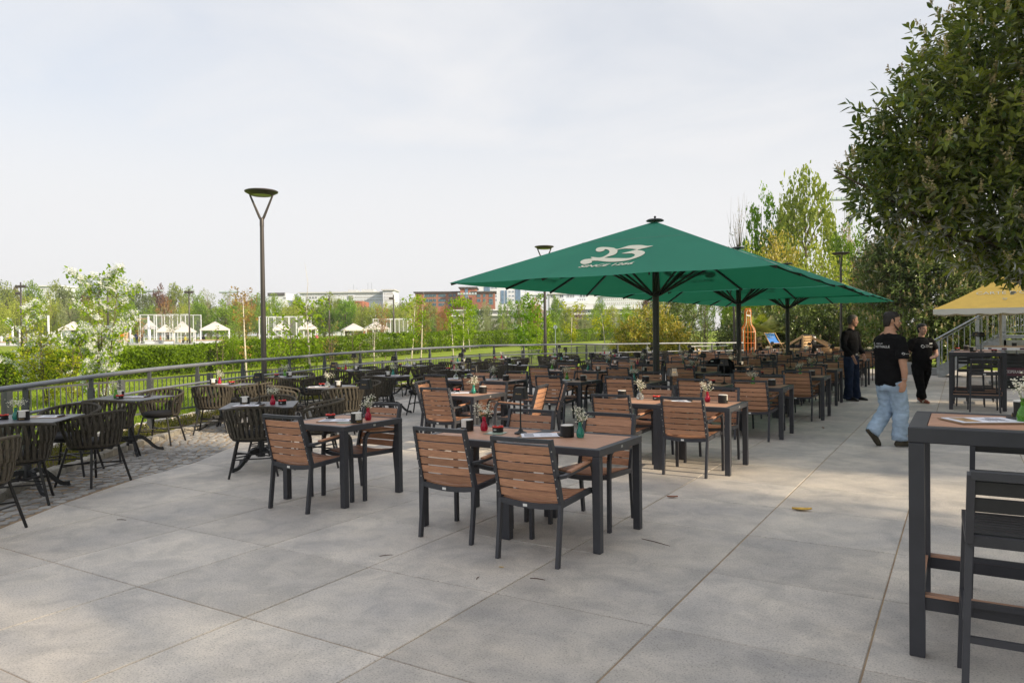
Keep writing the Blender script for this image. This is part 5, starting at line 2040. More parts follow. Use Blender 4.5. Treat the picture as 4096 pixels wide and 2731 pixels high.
def head_parts(mb, hc, yaw, pitch, H=.235, female=False):
    """skull, jaw, nose, ears; hc centre of head; returns frame"""
    M = Matrix.Translation(hc) @ Matrix.Rotation(yaw, 4, 'Z') @ Matrix.Rotation(pitch, 4, 'X')
    k = H / .235
    rings = []
    prof = [(-.118, .018, .022, .045), (-.108, .040, .036, .040), (-.085, .052, .052, .030), (-.055, .060, .068, .022), (-.02, .067, .083, .008), (.02, .073, .093, .0), (.055, .074, .096, -.004), (.085, .066, .086, -.006), (.105, .048, .062, -.008), (.117, .02, .026, -.008)]
    for z, rx, ry, cy in prof:
        rings.append((M @ Vector((0, cy * k, z * k)), M.to_3x3() @ Vector((rx * k, 0, 0)), M.to_3x3() @ Vector((0, ry * k, 0))))
    loft(mb, rings, 18)
    # nose
    np_ = [M @ Vector(p) for p in ((0, .083 * k, .018 * k), (0, .096 * k, -.008 * k), (0, .108 * k, -.030 * k), (0, .092 * k, -.040 * k))]
    mb.tube(np_, [.008, .010, .0135, .009], 8)
    # brow and cheek and chin masses
    for s in (-1, 1):
        mb.ball(tuple(M @ Vector((s * .030 * k, .078 * k, .024 * k))), .016 * k, 8, 6)
        mb.ball(tuple(M @ Vector((s * .038 * k, .062 * k, -.030 * k))), .022 * k, 8, 6)
        ear = [M @ Vector((s * .072 * k, -.004, z * k)) for z in (.022, .006, -.012, -.028)]
        mb.tube(ear, [.009, .014, .013, .007], 8)
    mb.ball(tuple(M @ Vector((0, .070 * k, -.098 * k))), .019 * k, 8, 6)
    mb.ball(tuple(M @ Vector((0, .082 * k, -.062 * k))), .017 * k, 8, 6)
    return M, k


def face_bits(t, M, k, eye='hair_black', lips='lip', brow='hair_black'):
    for s in (-1, 1):
        link('eye', MB().ball(tuple(M @ Vector((s * .030 * k, .0815 * k, .004 * k))), (.0105 * k, .0105 * k, .0065 * k), 8, 6).mesh('eye', 'eye_white'), t)
        link('iris', MB().ball(tuple(M @ Vector((s * .029 * k, .0885 * k, .004 * k))), .0058 * k, 8, 6).mesh('iris', eye), t)
        link('eyebrow', MB().tube([M @ Vector((s * .012 * k, .095 * k, .020 * k)), M @ Vector((s * .030 * k, .093 * k, .026 * k)), M @ Vector((s * .047 * k, .080 * k, .020 * k))], [.0026, .0028, .0018], 6).mesh('eyebrow', brow), t)
    m = MB()
    for z, r in ((-.0555, .0048), (-.0640, .0055)):
        m.tube([M @ Vector((-.022 * k, .0885 * k, z * k)), M @ Vector((0, .0995 * k, z * k)), M @ Vector((.022 * k, .0885 * k, z * k))], [.002, r, .002], 6)
    link('mouth', m.mesh('mouth', lips), t)


def shoe(mb, ankle, heel_dir, L=.29, toe_drop=0.0, w=.048):
    """ankle point; heel_dir unit vector heel->toe (may tilt)"""
    d = Vector(heel_dir).normalized()
    s = d.cross(Vector((0, 0, 1)))
    s.normalize()
    u = s.cross(d)
    a = Vector(ankle)
    base = a - u * .075 - d * .075
    rings = []
    for t, hw, hh in ((0, .024, .030), (.03, .036, .044), (.10, .040, .052), (.16, .042, .042), (.21, .048, .034), (.25, .045, .028), (.282, .030, .020), (.292, .012, .012)):
        rings.append((base + d * t * L / .292 + u * hh, s * hw * w / .048, u * hh))
    loft(mb, rings, 12)


def mirror(p):
    return (-p[0], p[1], p[2])


def torso_rings(mb, spec, lean=(0, 0)):
    rings = []
    for z, rx, ry, cx, cy in spec:
        rings.append(((cx, cy, z), (rx, 0, 0), (0, ry, 0)))
    loft(mb, rings, 20)


def hair_cap(t, M, k, material, bun=False, recede=0.0):
    hr = MB()
    rings = []
    for z, rx, ry, cy in ((-.078, .048, .028, -.054), (-.045, .0640, .044, -.051), (-.010, .0725, .065, -.036), (.025, .0768, .083, -.017), (.060, .0778, .0965 - recede, -.0075), (.090, .0692, .0885 - recede, -.008), (.110, .0515, .067, -.009), (.1235, .020, .026, -.008)):
        rings.append((M @ Vector((0, cy * k, z * k)), M.to_3x3() @ Vector((rx * k, 0, 0)), M.to_3x3() @ Vector((0, ry * k, 0))))
    loft(hr, rings, 22)
    for s in (-1, 1):
        hr.tube([M @ Vector((s * .071 * k, .018 * k, .03 * k)), M @ Vector((s * .069 * k, .022 * k, -.012 * k))], [.010, .006], 6)
    if bun:
        hr.ball(tuple(M @ Vector((0, -.100 * k, .015 * k))), .034, 10, 7)
    link('hair', fuse(hr, 'hair', material, .006, 1, .0015, 60), t)


# ---------- man walking in pale jeans (local: faces +Y)
p1 = empty('person', (-.80, 10.90, 0), R(49 - 90))
tag(p1, 'bearded person in black logo T-shirt and pale jeans walking away', 'person')
b = MB()
M, k = head_parts(b, (.0, .035, 1.652), R(-38), R(-4), .245)
limb(b, [(0, -.02, 1.40), (0, -.008, 1.48), (0, .012, 1.57)], [.090, .072, .066])
for s_ in (-1, 1):
    limb(b, [(s_ * .15, -.015, 1.415), (s_ * .07, -.015, 1.465), (0, -.01, 1.50)], [.05, .05, .05])
torso_rings(b, [(.86, .14, .11, 0, 0), (1.0, .15, .12, 0, .01), (1.2, .165, .12, 0, .0), (1.38, .16, .10, 0, -.01), (1.45, .10, .07, 0, -.01)])
# right arm hangs slightly back, hand open behind the thigh
RA = [(.190, -.015, 1.39), (.236, -.035, 1.26), (.262, -.055, 1.13), (.282, -.045, 1.00), (.278, -.04, .885)]
limb(b, RA, [.060, .055, .048, .043, .030])
hand(b, (.276, -.042, .875), (-.10, -.20, -1), (-.8, .35, 0), .45, 1.05, 1)
LA = [(-.190, .02, 1.39), (-.236, .06, 1.26), (-.255, .10, 1.12), (-.262, .18, 1.00), (-.25, .26, .91)]
limb(b, LA, [.060, .055, .046, .040, .030])
hand(b, (-.248, .267, .90), (.1, .5, -1), (.8, .2, .1), .5, 1.05, -1)
# bare legs inside the jeans
RL = [(.10, .0, .88), (.106, .065, .50), (.106, .05, .09)]
LL = [(-.10, -.01, .88), (-.09, .03, .50), (-.08, -.22, .20)]
limb(b, RL, [.08, .055, .04])
limb(b, LL, [.08, .055, .04])
link('body', fuse(b, 'body', 'skin_tan', .009), p1)
sh = MB()
torso_rings(sh, [(.80, .190, .150, 0, .0), (.84, .198, .160, 0, .0), (1.0, .198, .165, 0, .01), (1.12, .205, .160, 0, .012), (1.25, .215, .150, 0, .0), (1.36, .215, .128, 0, -.015), (1.43, .175, .095, 0, -.018), (1.475, .09, .075, 0, -.012), (1.49, .075, .068, 0, -.01)])
limb(sh, [(.11, -.01, 1.40), (.185, -.015, 1.385), (.226, -.03, 1.30), (.250, -.045, 1.20), (.256, -.048, 1.16)], [.080, .080, .077, .076, .077])
limb(sh, [(-.11, .0, 1.40), (-.185, .02, 1.385), (-.226, .055, 1.29), (-.246, .085, 1.19), (-.252, .095, 1.16)], [.080, .080, .077, .076, .077])
for s_ in (-1, 1):
    limb(sh, [(s_ * .16, -.015, 1.405), (s_ * .075, -.015, 1.452), (0, -.012, 1.475)], [.055, .052, .050])
shirt = link('t_shirt', fuse(sh, 't_shirt', 'cloth_black', .012, 3, .005, 7), p1)
tr = MB()
torso_rings(tr, [(.74, .165, .135, 0, .0), (.82, .185, .148, 0, .0), (.90, .178, .140, 0, .0), (.95, .165, .125, 0, 0)])
limb(tr, [(.09, .0, .86), (.10, .03, .70), (.106, .065, .52), (.106, .070, .46), (.106, .062, .30), (.106, .056, .20), (.106, .052, .125), (.106, .050, .10)], [.110, .106, .098, .094, .092, .092, .096, .092], 16)
limb(tr, [(-.09, .0, .86), (-.09, .02, .70), (-.09, .035, .54), (-.088, .015, .46), (-.085, -.06, .37), (-.082, -.13, .29), (-.08, -.205, .195), (-.08, -.225, .170)], [.110, .104, .096, .092, .090, .090, .096, .090], 16)
for (c, r) in (((.106, .05, .16), .098), ((.106, .05, .11), .098), ((-.08, -.19, .22), .104), ((.106, .062, .36), .097), ((-.085, -.05, .40), .100)):
    tr.ball(c, (r, r * 1.02, .028), 14, 6)
link('jeans', fuse(tr, 'jeans', 'jeans_light', .012, 2, .010, 9), p1)
s1 = MB()
shoe(s1, (.106, .06, .082), (0.10, 1, -.02), .31, 0, .056)
link('shoe', fuse(s1, 'shoe', 'shoe_olive', .010, 2), p1)
s2 = MB()
shoe(s2, (-.08, -.215, .205), (.02, .66, -.75), .31, 0, .056)
link('shoe', fuse(s2, 'shoe', 'shoe_olive', .010, 2), p1)
hair_cap(p1, M, k, 'hair_black')
bd = MB()
bd.tube([M @ Vector((.064 * k, .018 * k, -.03 * k)), M @ Vector((.056 * k, .045 * k, -.075 * k)), M @ Vector((.03 * k, .075 * k, -.102 * k)), M @ Vector((0, .086 * k, -.108 * k)), M @ Vector((-.03 * k, .075 * k, -.102 * k)), M @ Vector((-.056 * k, .045 * k, -.075 * k)), M @ Vector((-.064 * k, .018 * k, -.03 * k))], [.007, .012, .015, .016, .015, .012, .007], 8)
link('beard', fuse(bd, 'beard', 'beard_brown', .007, 1), p1)
face_bits(p1, M, k)
link('bracelet', MB().tube([(.279 + .036 * math.cos(a), -.042 + .036 * math.sin(a), .905) for a in np.linspace(0, 6.28, 14)], .003, 5).mesh('bracelet', 'screw'), p1)


def shirt_print(parent, shirt_o, words, size, at, rz, sub=None, logo=True, xs=1.0, proud=.004):
    """lettering projected onto the shirt surface so that it follows the cloth"""
    me = text_mesh(words, size, 'white_print', 0, 0, 'CENTER', xs)
    parts = [('lettering', me, (0, 0))]
    if sub:
        parts.append(('small_lettering', text_mesh(sub, size * .5, 'white_print', 0, 0, 'CENTER', 1.0), (-size * .9, size * .95)))
    if logo:
        w = max(v.co.x for v in me.vertices)
        lg = MB()
        for q in ((-.5, 0), (.5, 0)):
            lg.box((q[0] * size * 1.5, 0, 0), (size * .34, size * .95, .0004))
        for q in ((0, .5), (0, -.5)):
            lg.box((0, q[1] * size * 1.5, 0), (size * .95, size * .34, .0004))
        parts.append(('logo', lg.mesh('logo', 'white_print'), (-w - size * 1.3, size * .35)))
    d = Vector((0, 1, 0))
    d.rotate(Matrix.Rotation(rz, 3, 'Z'))
    side = Vector((-1, 0, 0))
    side.rotate(Matrix.Rotation(rz, 3, 'Z'))
    from mathutils.bvhtree import BVHTree
    sm_ = shirt_o.data
    bvh = BVHTree.FromPolygons([v.co.copy() for v in sm_.vertices], [tuple(p.vertices) for p in sm_.polygons])
    for nm, m, off in parts:
        bm = bmesh.new()
        bm.from_mesh(m)
        bmesh.ops.triangulate(bm, faces=bm.faces)
        bmesh.ops.subdivide_edges(bm, edges=[e for e in bm.edges if e.calc_length() > size * .5], cuts=2)
        for v in bm.verts:
            p = Vector(at) + side * (v.co.x + off[0]) + Vector((0, 0, v.co.y + off[1]))
            hit = bvh.ray_cast(p + d * .6, -d)
            if hit[0] is not None:
                v.co = hit[0] + d * proud
            else:
                v.co = p
        bm.to_mesh(m)
        bm.free()
        link(nm, m, shirt_o)


shirt_print(p1, shirt, 'WETTHALLE', .044, (.01, 0, 1.315), PI, 'RENNCLUB', True, .95)
shirt_print(p1, shirt, 'WETTHALLE', .0145, (0, -.030, 1.225), -PI / 2, None, True, .95)

# ---------- man in black shirt and dark jeans standing
p2 = empty('person', (-2.04, 17.50, 0), R(-22 - 90))
tag(p2, 'standing person in black button shirt and dark blue jeans', 'person')
b = MB()
M, k = head_parts(b, (.0, .045, 1.735), R(38), R(-3), .25)
limb(b, [(0, -.01, 1.47), (0, .005, 1.56), (0, .02, 1.65)], [.082, .068, .064])
torso_rings(b, [(.93, .13, .10, 0, 0), (1.1, .14, .11, 0, .01), (1.3, .155, .11, 0, .0), (1.45, .15, .09, 0, -.01), (1.52, .10, .07, 0, -.01)])
RA2 = [(.20, -.01, 1.46), (.262, -.02, 1.30), (.275, .0, 1.16), (.250, .09, 1.04), (.205, .17, .955)]
limb(b, RA2, [.05, .045, .042, .036, .029])
hand(b, (.203, .175, .945), (-.15, .25, -1), (-.7, .3, .0), .5, 1.08, 1)
LA2 = [(-.20, .0, 1.46), (-.262, .01, 1.30), (-.27, .03, 1.16), (-.24, .12, 1.05), (-.19, .18, .99)]
limb(b, LA2, [.05, .045, .042, .036, .029])
hand(b, (-.188, .187, .98), (.3, .4, -1), (.7, .3, .1), .6, 1.0, -1)
limb(b, [(.10, 0, .92), (.11, .01, .5), (.115, .0, .08)], [.08, .055, .04])
limb(b, [(-.10, 0, .92), (-.13, .03, .5), (-.15, .04, .08)], [.08, .055, .04])
link('body', fuse(b, 'body', 'skin_ruddy', .009), p2)
sh = MB()
torso_rings(sh, [(.955, .165, .125, 0, .0), (1.02, .170, .130, 0, .0), (1.12, .172, .135, 0, .01), (1.25, .185, .135, 0, .005), (1.38, .20, .130, 0, -.005), (1.47, .19, .105, 0, -.012), (1.525, .10, .078, 0, -.008), (1.545, .082, .072, 0, -.004)])
limb(sh, [(.13, -.01, 1.465), (.20, -.01, 1.455), (.262, -.02, 1.30), (.277, .0, 1.16), (.262, .06, 1.08), (.222, .145, .985)], [.07, .076, .066, .060, .056, .045])
limb(sh, [(-.13, .0, 1.465), (-.20, .0, 1.455), (-.262, .01, 1.30), (-.272, .03, 1.16), (-.252, .09, 1.09), (-.205, .165, 1.01)], [.07, .076, .066, .060, .056, .045])
for s in (-1, 1):
    sh.tube([(s * .070, -.03, 1.555), (s * .066, .045, 1.55), (s * .022, .088, 1.505)], [.016, .016, .012], 8)
link('shirt', fuse(sh, 'shirt', 'cloth_black', .012, 2, .005, 9), p2)
tr = MB()
torso_rings(tr, [(.82, .150, .125, 0, .0), (.90, .168, .132, 0, .0), (.98, .160, .125, 0, .0), (1.005, .155, .120, 0, 0)])
limb(tr, [(.09, 0, .92), (.10, .01, .75), (.108, .015, .52), (.112, .005, .30), (.115, -.005, .10), (.115, -.005, .04)], [.108, .105, .083, .078, .100, .108], 16)
limb(tr, [(-.09, 0, .92), (-.11, .015, .75), (-.13, .03, .52), (-.14, .03, .30), (-.15, .03, .10), (-.15, .03, .04)], [.108, .105, .083, .078, .100, .108], 16)
link('jeans', fuse(tr, 'jeans', 'jeans_dark', .013, 2, .006, 9), p2)
link('belt', sm(MB().lathe([(.1, .985), (.171, .985), (.171, 1.02), (.1, 1.02)], 24), 'belt', 'matt_black', .5), p2).scale = (.97, .77, 1)
link('belt_buckle', MB().box((0, .130, 1.002), (.06, .014, .042), bev=.004).mesh('belt_buckle', 'screw'), p2)
for s, x, y in ((1, .115, .02), (-1, -.15, .05)):
    q = MB()
    shoe(q, (x, y, .08), (.12 * s, 1, 0), .31)
    link('shoe', fuse(q, 'shoe', 'shoe_black', .010, 1), p2)
hair_cap(p2, M, k, 'hair_grey', False, .006)
face_bits(p2, M, k, brow='hair_grey')

# ---------- woman in black walking towards the viewer
p3_ = empty('person', (-.70, 17.55, 0), R(180 + 31 + 4))
tag(p3_, 'person with tied dark hair in black T-shirt and trousers walking nearer', 'person')
b = MB()
M, k = head_parts(b, (.0, .03, 1.535), R(12), R(-2), .232)
limb(b, [(0, -.01, 1.30), (0, .0, 1.38), (0, .01, 1.46)], [.074, .060, .056])
torso_rings(b, [(.82, .15, .12, 0, 0), (.98, .16, .13, 0, .01), (1.12, .155, .12, 0, .01), (1.28, .145, .10, 0, -.005), (1.345, .09, .065, 0, -.01)])
# her right arm (image left) hangs out; her left forearm is raised across the waist
RA3 = [(.185, -.005, 1.28), (.262, -.015, 1.14), (.300, -.03, 1.02), (.335, -.015, .90), (.360, .0, .80)]
limb(b, RA3, [.062, .058, .050, .043, .029])
hand(b, (.361, .0, .79), (.12, .08, -1), (-.8, .5, 0), .45, .92, 1)
LA3 = [(-.185, .005, 1.28), (-.272, .0, 1.15), (-.300, .015, 1.03), (-.235, .13, .985), (-.155, .20, .975)]
limb(b, LA3, [.062, .058, .050, .041, .028])
hand(b, (-.148, .205, .972), (1, .45, -.25), (.2, -.4, -.8), .7, .92, -1)
limb(b, [(.09, 0, .84), (.08, .06, .45), (.03, .10, .08)], [.08, .055, .04])
limb(b, [(-.09, 0, .84), (-.07, -.05, .45), (-.03, -.12, .10)], [.08, .055, .04])
link('body', fuse(b, 'body', 'skin_pale', .009), p3_)
sh = MB()
torso_rings(sh, [(.80, .185, .155, 0, .01), (.84, .195, .165, 0, .015), (.95, .195, .170, 0, .02), (1.06, .190, .165, 0, .02), (1.17, .195, .165, 0, .02), (1.27, .185, .125, 0, .0), (1.325, .14, .09, 0, -.01), (1.36, .085, .068, 0, -.005), (1.372, .075, .062, 0, -.002)])
limb(sh, [(.12, -.005, 1.285), (.185, -.005, 1.275), (.245, -.012, 1.17), (.272, -.02, 1.10)], [.078, .082, .082, .084])
limb(sh, [(-.12, .0, 1.285), (-.185, .005, 1.275), (-.25, .002, 1.18), (-.283, .008, 1.105)], [.078, .082, .082, .084])
shirt3 = link('t_shirt', fuse(sh, 't_shirt', 'cloth_black', .012, 3, .006, 8), p3_)
tr = MB()
torso_rings(tr, [(.68, .165, .135, 0, .0), (.77, .192, .155, 0, .005), (.86, .185, .155, 0, .01), (.92, .17, .14, 0, .01)])
limb(tr, [(.095, 0, .80), (.10, .04, .62), (.085, .065, .42), (.06, .085, .25), (.035, .10, .11), (.03, .105, .085)], [.115, .108, .085, .078, .070, .050], 16)
limb(tr, [(-.095, 0, .80), (-.09, -.01, .62), (-.075, -.05, .42), (-.05, -.08, .27), (-.03, -.12, .13), (-.03, -.12, .10)], [.115, .108, .085, .078, .070, .050], 16)
link('trousers', fuse(tr, 'trousers', 'cloth_black', .013, 2, .006, 9), p3_)
for x, y, z, d in ((.03, .105, .078, (-.05, 1, .0)), (-.03, -.115, .10, (.2, 1, -.18))):
    q = MB()
    shoe(q, (x, y, z), d, .25, 0, .046)
    so = link('shoe', fuse(q, 'shoe', 'shoe_brown', .009, 1), p3_)
    sp = MB()
    dv = Vector(d).normalized()
    for j in range(3):
        for s in (-1, 1):
            sp.beam((x + s * .042, y + .02 + j * .022, z - .05), (x + s * .028, y + .035 + j * .022, z - .005), .008, .006, (1, 0, 0))
    link('stripes', sp.mesh('stripes', 'cream_print'), so)
hair_cap(p3_, M, k, 'hair_black', True)
face_bits(p3_, M, k)
for s_ in (-1, 1):
    link('earring', MB().ball(tuple(M @ Vector((s_ * .076 * k, .004, -.04 * k))), .007, 6, 5).mesh('earring', 'screw'), p3_)
link('name_tag', MB().box((-.085, .184, 1.235), (.075, .006, .030), rz=.25).mesh('name_tag', 'label_white'), p3_)
shirt_print(p3_, shirt3, 'WETTHALLE', .034, (-.055, 0, 1.165), 0, 'RENNCLUB', True, .95)

# ---------- small figures on the playground (about 45 px tall in the photograph)
def small_person(name, right, depth, label, top, legs, pose='stand', yaw=0.0, scale=1.0, skin='skin_tan', hair='hair_black'):
    x, y = spot(right, depth)
    t = empty('person', (x, y, terrain_z(x, y)), yaw)
    t.scale = (scale,) * 3
    tag(t, label, 'person', 'people on the playground')
    sit = pose == 'sit'
    dz = -.42 if sit else 0
    b = MB()
    b.ball((0, 0, 1.62 + dz), (.085, .10, .12), 10, 8)
    limb(b, [(0, 0, 1.42 + dz), (0, 0, 1.56 + dz)], [.06, .055], 8)
    torso_rings(b, [(.90 + dz, .15, .11, 0, 0), (1.2 + dz, .16, .11, 0, 0), (1.44 + dz, .13, .08, 0, 0)])
    for s in (-1, 1):
        limb(b, [(s * .19, 0, 1.40 + dz), (s * .25, .03, 1.14 + dz), (s * .22, .14, .92 + dz), (s * .21, .17, .86 + dz)], [.045, .040, .032, .036], 8)
        if sit:
            limb(b, [(s * .10, 0, .50), (s * .12, .42, .48), (s * .12, .44, .06)], [.08, .06, .04], 8)
        else:
            limb(b, [(s * .09, 0, .92), (s * .11, .02 + .08 * s, .5), (s * .11, .10 * s, .06)], [.08, .06, .04], 8)
    link('body', fuse(b, 'body', skin, .022, 1), t)
    c = MB()
    torso_rings(c, [(.86 + dz, .18, .14, 0, 0), (1.2 + dz, .19, .14, 0, 0), (1.42 + dz, .17, .10, 0, 0), (1.48 + dz, .08, .07, 0, 0)])
    for s in (-1, 1):
        limb(c, [(s * .17, 0, 1.41 + dz), (s * .25, .03, 1.16 + dz), (s * .235, .08, 1.05 + dz)], [.065, .058, .052], 8)
    link('top', fuse(c, 'top', top, .022, 1), t)
    c = MB()
    torso_rings(c, [(.80 + dz, .16, .13, 0, 0), (.96 + dz, .17, .13, 0, 0)])
    for s in (-1, 1):
        if sit:
            limb(c, [(s * .10, 0, .50), (s * .12, .42, .48), (s * .12, .44, .12)], [.10, .08, .065], 8)
        else:
            limb(c, [(s * .09, 0, .90), (s * .11, .02 + .08 * s, .5), (s * .11, .10 * s, .10)], [.10, .08, .065], 8)
    link('trousers', fuse(c, 'trousers', legs, .022, 1), t)
    h = MB()
    h.ball((0, -.018, 1.655 + dz), (.094, .105, .105), 10, 8)
    link('hair', h.mesh('hair', hair, True), t)
    for s in (-1, 1):
        q = MB()
        if sit:
            q.box((s * .12, .50, .045), (.09, .26, .09), bev=.02)
        else:
            q.box((s * .11, .05 + .10 * s, .045), (.09, .26, .09), bev=.02)
        link('shoe', q.mesh('shoe', 'shoe_black'), t)


PX = lambda x, d: (x - 2048) / 2946.6 * d
for (x, d, lab, top, legs, pose, yw, sc_) in (
        (547, 117, 'distant person in navy jacket standing before the white cage', 'garment_1', 'jeans_dark', 'stand', 1.2, 1.04),
        (569, 119, 'distant person in black beside the tall white frame', 'garment_4', 'garment_4', 'stand', 2.6, 1.03),
        (527, 116, 'distant person in white jacket holding something near a slide', 'garment_0', 'jeans_light', 'stand', .5, .98),
        (515, 116.5, 'distant person with pink bag beside the play slide', 'garment_0', 'jeans_light', 'stand', 2.9, .95),
        (673, 119, 'distant person in grey standing behind a young tree', 'garment_4', 'garment_4', 'stand', 2.0, 1.0),
        (742, 116, 'distant person in yellow-green top sitting by the hedge', 'garment_2', 'jeans_dark', 'sit', 1.9, 1.0),
        (760, 116.5, 'distant person in grey sitting beside the yellow-green one', 'garment_0', 'garment_4', 'sit', 2.2, 1.0),
        (780, 119, 'distant person in white shirt sitting at a picnic table', 'garment_0', 'jeans_dark', 'sit', -1.4, 1.0),
        (642, 117, 'distant person with brown hair sitting behind the hedge', 'garment_5', 'garment_4', 'sit', 3.0, 1.0),
        (32, 112, 'distant person at the far left of the playground', 'garment_5', 'jeans_dark', 'stand', 1.0, 1.0),
        (814, 121, 'distant person in black sitting under the white pavilion', 'garment_4', 'garment_4', 'sit', .6, 1.0),
        (872, 122, 'distant person in white shirt standing under the pavilion', 'garment_0', 'garment_4', 'stand', 2.0, 1.0),
        (1268, 124, 'distant person in red bending beside the lamp mast', 'garment_3', 'garment_1', 'sit', 1.0, 1.0),
        (1482, 124, 'distant person in pale clothes by the right pavilion', 'garment_0', 'garment_0', 'stand', 1.0, .95),
        (1592, 125, 'distant person in purple at the right sports fence', 'garment_3', 'garment_1', 'stand', 1.0, .95)):
    small_person('person', PX(x, d), d, lab, top, legs, pose, yw, sc_)


# ------------------------------------------------------------------ vegetation
def laurel(name, label, cat, ells, n_sh, ll, lw, material, trunk, spike=.3, inner=2500, group=None, spike_mat='spike', seed=1, nleaf=10):
    t = empty(name, (trunk[0], trunk[1], 0))
    tag(t, label, cat, group)
    o = np.array([trunk[0], trunk[1], 0])
    r = np.random.default_rng(seed)
    vol = np.array([e[1][0] * e[1][1] + e[1][1] * e[1][2] + e[1][0] * e[1][2] for e in ells])
    pick = r.choice(len(ells), n_sh, p=vol / vol.sum())
    C = np.array([e[0] for e in ells])[pick]
    Rr = np.array([e[1] for e in ells])[pick]
    u = unit(r.normal(size=(n_sh, 3)))
    lump = 1 + .14 * np.sin(u[:, 0] * 7 + pick) * np.cos(u[:, 2] * 6 + u[:, 1] * 5)
    sh = r.uniform(.70, 1.04, (n_sh, 1)) * lump[:, None] + (r.uniform(0, 1, (n_sh, 1)) < .12) * r.uniform(0, .16, (n_sh, 1))
    p = C + u * Rr * sh
    nrm = unit(u / Rr)
    d = unit(nrm + np.array([0, 0, .55]) + r.normal(size=(n_sh, 3)) * .35)
    # leaves set round each shoot
    k = np.tile(np.arange(nleaf), n_sh)
    pr, dr = np.repeat(p, nleaf, 0), np.repeat(d, nleaf, 0)
    a = unit(np.cross(dr, np.array([.3, .5, .8])))
    b = np.cross(dr, a)
    th = k * 2.4 + np.repeat(r.uniform(0, 6, n_sh), nleaf)
    rad = a * np.cos(th)[:, None] + b * np.sin(th)[:, None]
    f = (k / (nleaf - 1))[:, None]
    base = pr + dr * (f * ll * 2.0 - ll * 1.6)
    ld = unit(rad * (1.05 - .45 * f) + dr * (.35 + .65 * f) + np.array([0, 0, -.18]) + r.normal(size=base.shape) * .12)
    q = in_ball(inner)
    pk = r.choice(len(ells), inner, p=vol / vol.sum())
    ip = np.array([e[0] for e in ells])[pk] + q * np.array([e[1] for e in ells])[pk] * .86
    idr = unit(r.normal(size=(inner, 3)) + np.array([0, 0, -.2]))
    P_ = np.concatenate([base, ip]) - o
    D_ = np.concatenate([ld, idr])
    zmin = P_[:, 2] > .02
    link('foliage', leaves('foliage', P_[zmin], D_[zmin], ll, lw, material, .28, .3, .12), t)
    if spike > 0:
        ns = int(n_sh * spike)
        sel = r.choice(n_sh, ns, replace=False)
        cp, rep = [], 3
        for j in range(rep):
            ax = unit(d[sel] * .4 + np.array([0, 0, 1.0]) + r.normal(size=(ns, 3)) * .22)
            st_ = p[sel] + d[sel] * ll * .5
            L = ll * r.uniform(.7, 1.15, (ns, 1))
            for m in range(13):
                cp.append(st_ + ax * L * (m / 12) + r.normal(size=(ns, 3)) * ll * .085 * (1.15 - m / 14))
        cp = np.concatenate(cp) - o
        so = link('flower_spikes', cards('flower_spikes', cp, ll * .23, spike_mat, .3), t)
        so['kind'] = 'stuff'
    tm = MB()
    for e in ells:
        for j in range(3):
            tgt = np.array(e[0]) + r.normal(size=3) * np.array(e[1]) * .5 - o
            mid_ = tgt * .5 + r.normal(size=3) * .12
            tm.tube([(r.normal() * .06, r.normal() * .06, 0), tuple(mid_), tuple(tgt)], [.06, .035, .012], 6)
    link('branches', tm.mesh('branches', 'bark'), t)
    return t


def cl(right, depth, z):
    x, y = spot(right, depth)
    return (x, y, z)


laurel('cherry_laurel_tree', 'large dark cherry laurel with long leaves overhanging the right edge', 'tree',
       [(cl(7.45, 10.4, 5.1), (1.65, 1.6, 1.6)), (cl(6.15, 10.4, 4.25), (1.15, 1.3, 1.15)), (cl(7.0, 10.2, 3.30), (1.5, 1.4, .95)), (cl(8.4, 10.4, 6.6), (1.5, 1.6, 1.6)), (cl(8.6, 10.4, 4.4), (1.6, 1.8, 2.0)),
        (cl(5.5, 10.7, 3.7), (.62, .9, .75)), (cl(7.55, 10.2, 2.72), (1.1, 1.1, .62)), (cl(8.9, 10.4, 2.5), (1.2, 1.2, .75))],
       3400, .150, .052, 'leaf_laurel', spot(11.6, 11.2), .26, 9000, seed=3)
laurel('cherry_laurel_bush', 'tall flowering cherry laurel behind the staircase and people', 'bush',
       [(cl(16.9, 30.5, 2.9), (2.5, 2.0, 2.9)), (cl(16.1, 31.6, 3.9), (1.4, 1.4, 1.5)), (cl(18.2, 30, 2.6), (2.2, 1.8, 2.6)), (cl(16.3, 30.5, 4.7), (1.3, 1.2, 1.2)), (cl(20.5, 30.5, 2.2), (2.2, 1.6, 2.4))],
       3600, .18, .066, 'leaf_laurel_far', spot(16.2, 30.5), .55, 12000, seed=4)
laurel('laurel_hedge', 'dark evergreen laurel hedge behind the pallet sofas', 'hedge',
       [(cl(13.6, 39, 1.2), (1.5, 1.1, 1.6)), (cl(15.2, 38.5, 1.3), (1.6, 1.1, 1.75)), (cl(16.8, 38.0, 1.4), (1.5, 1.1, 1.9)), (cl(12.2, 40, 1.0), (1.3, 1.1, 1.4)), (cl(18.4, 37, 1.7), (1.4, 1.2, 2.1))],
       1500, .19, .07, 'leaf_laurel_far', spot(15, 38.6), .06, 8000, seed=5)
laurel('variegated_bush', 'yellow-green sunlit laurel bush behind the railing end', 'bush',
       [(cl(7.0, 37.5, 1.35), (1.7, 1.2, 1.55)), (cl(8.0, 37, 1.0), (1.2, 1.0, 1.2)), (cl(6.1, 38, .9), (1.0, .9, 1.1))],
       620, .17, .06, 'leaf_variegated', spot(7.1, 37.6), .12, 1500, seed=6)
laurel('laurel_shrub', 'green laurel shrub between the orange bottle frame and yellow bush', 'bush',
       [(cl(9.4, 40, 1.8), (1.5, 1.2, 2.0)), (cl(8.6, 41, 2.0), (1.6, 1.2, 2.1))], 480, .17, .06, 'leaf_laurel_far', spot(9, 40.5), .05, 1500, seed=7)


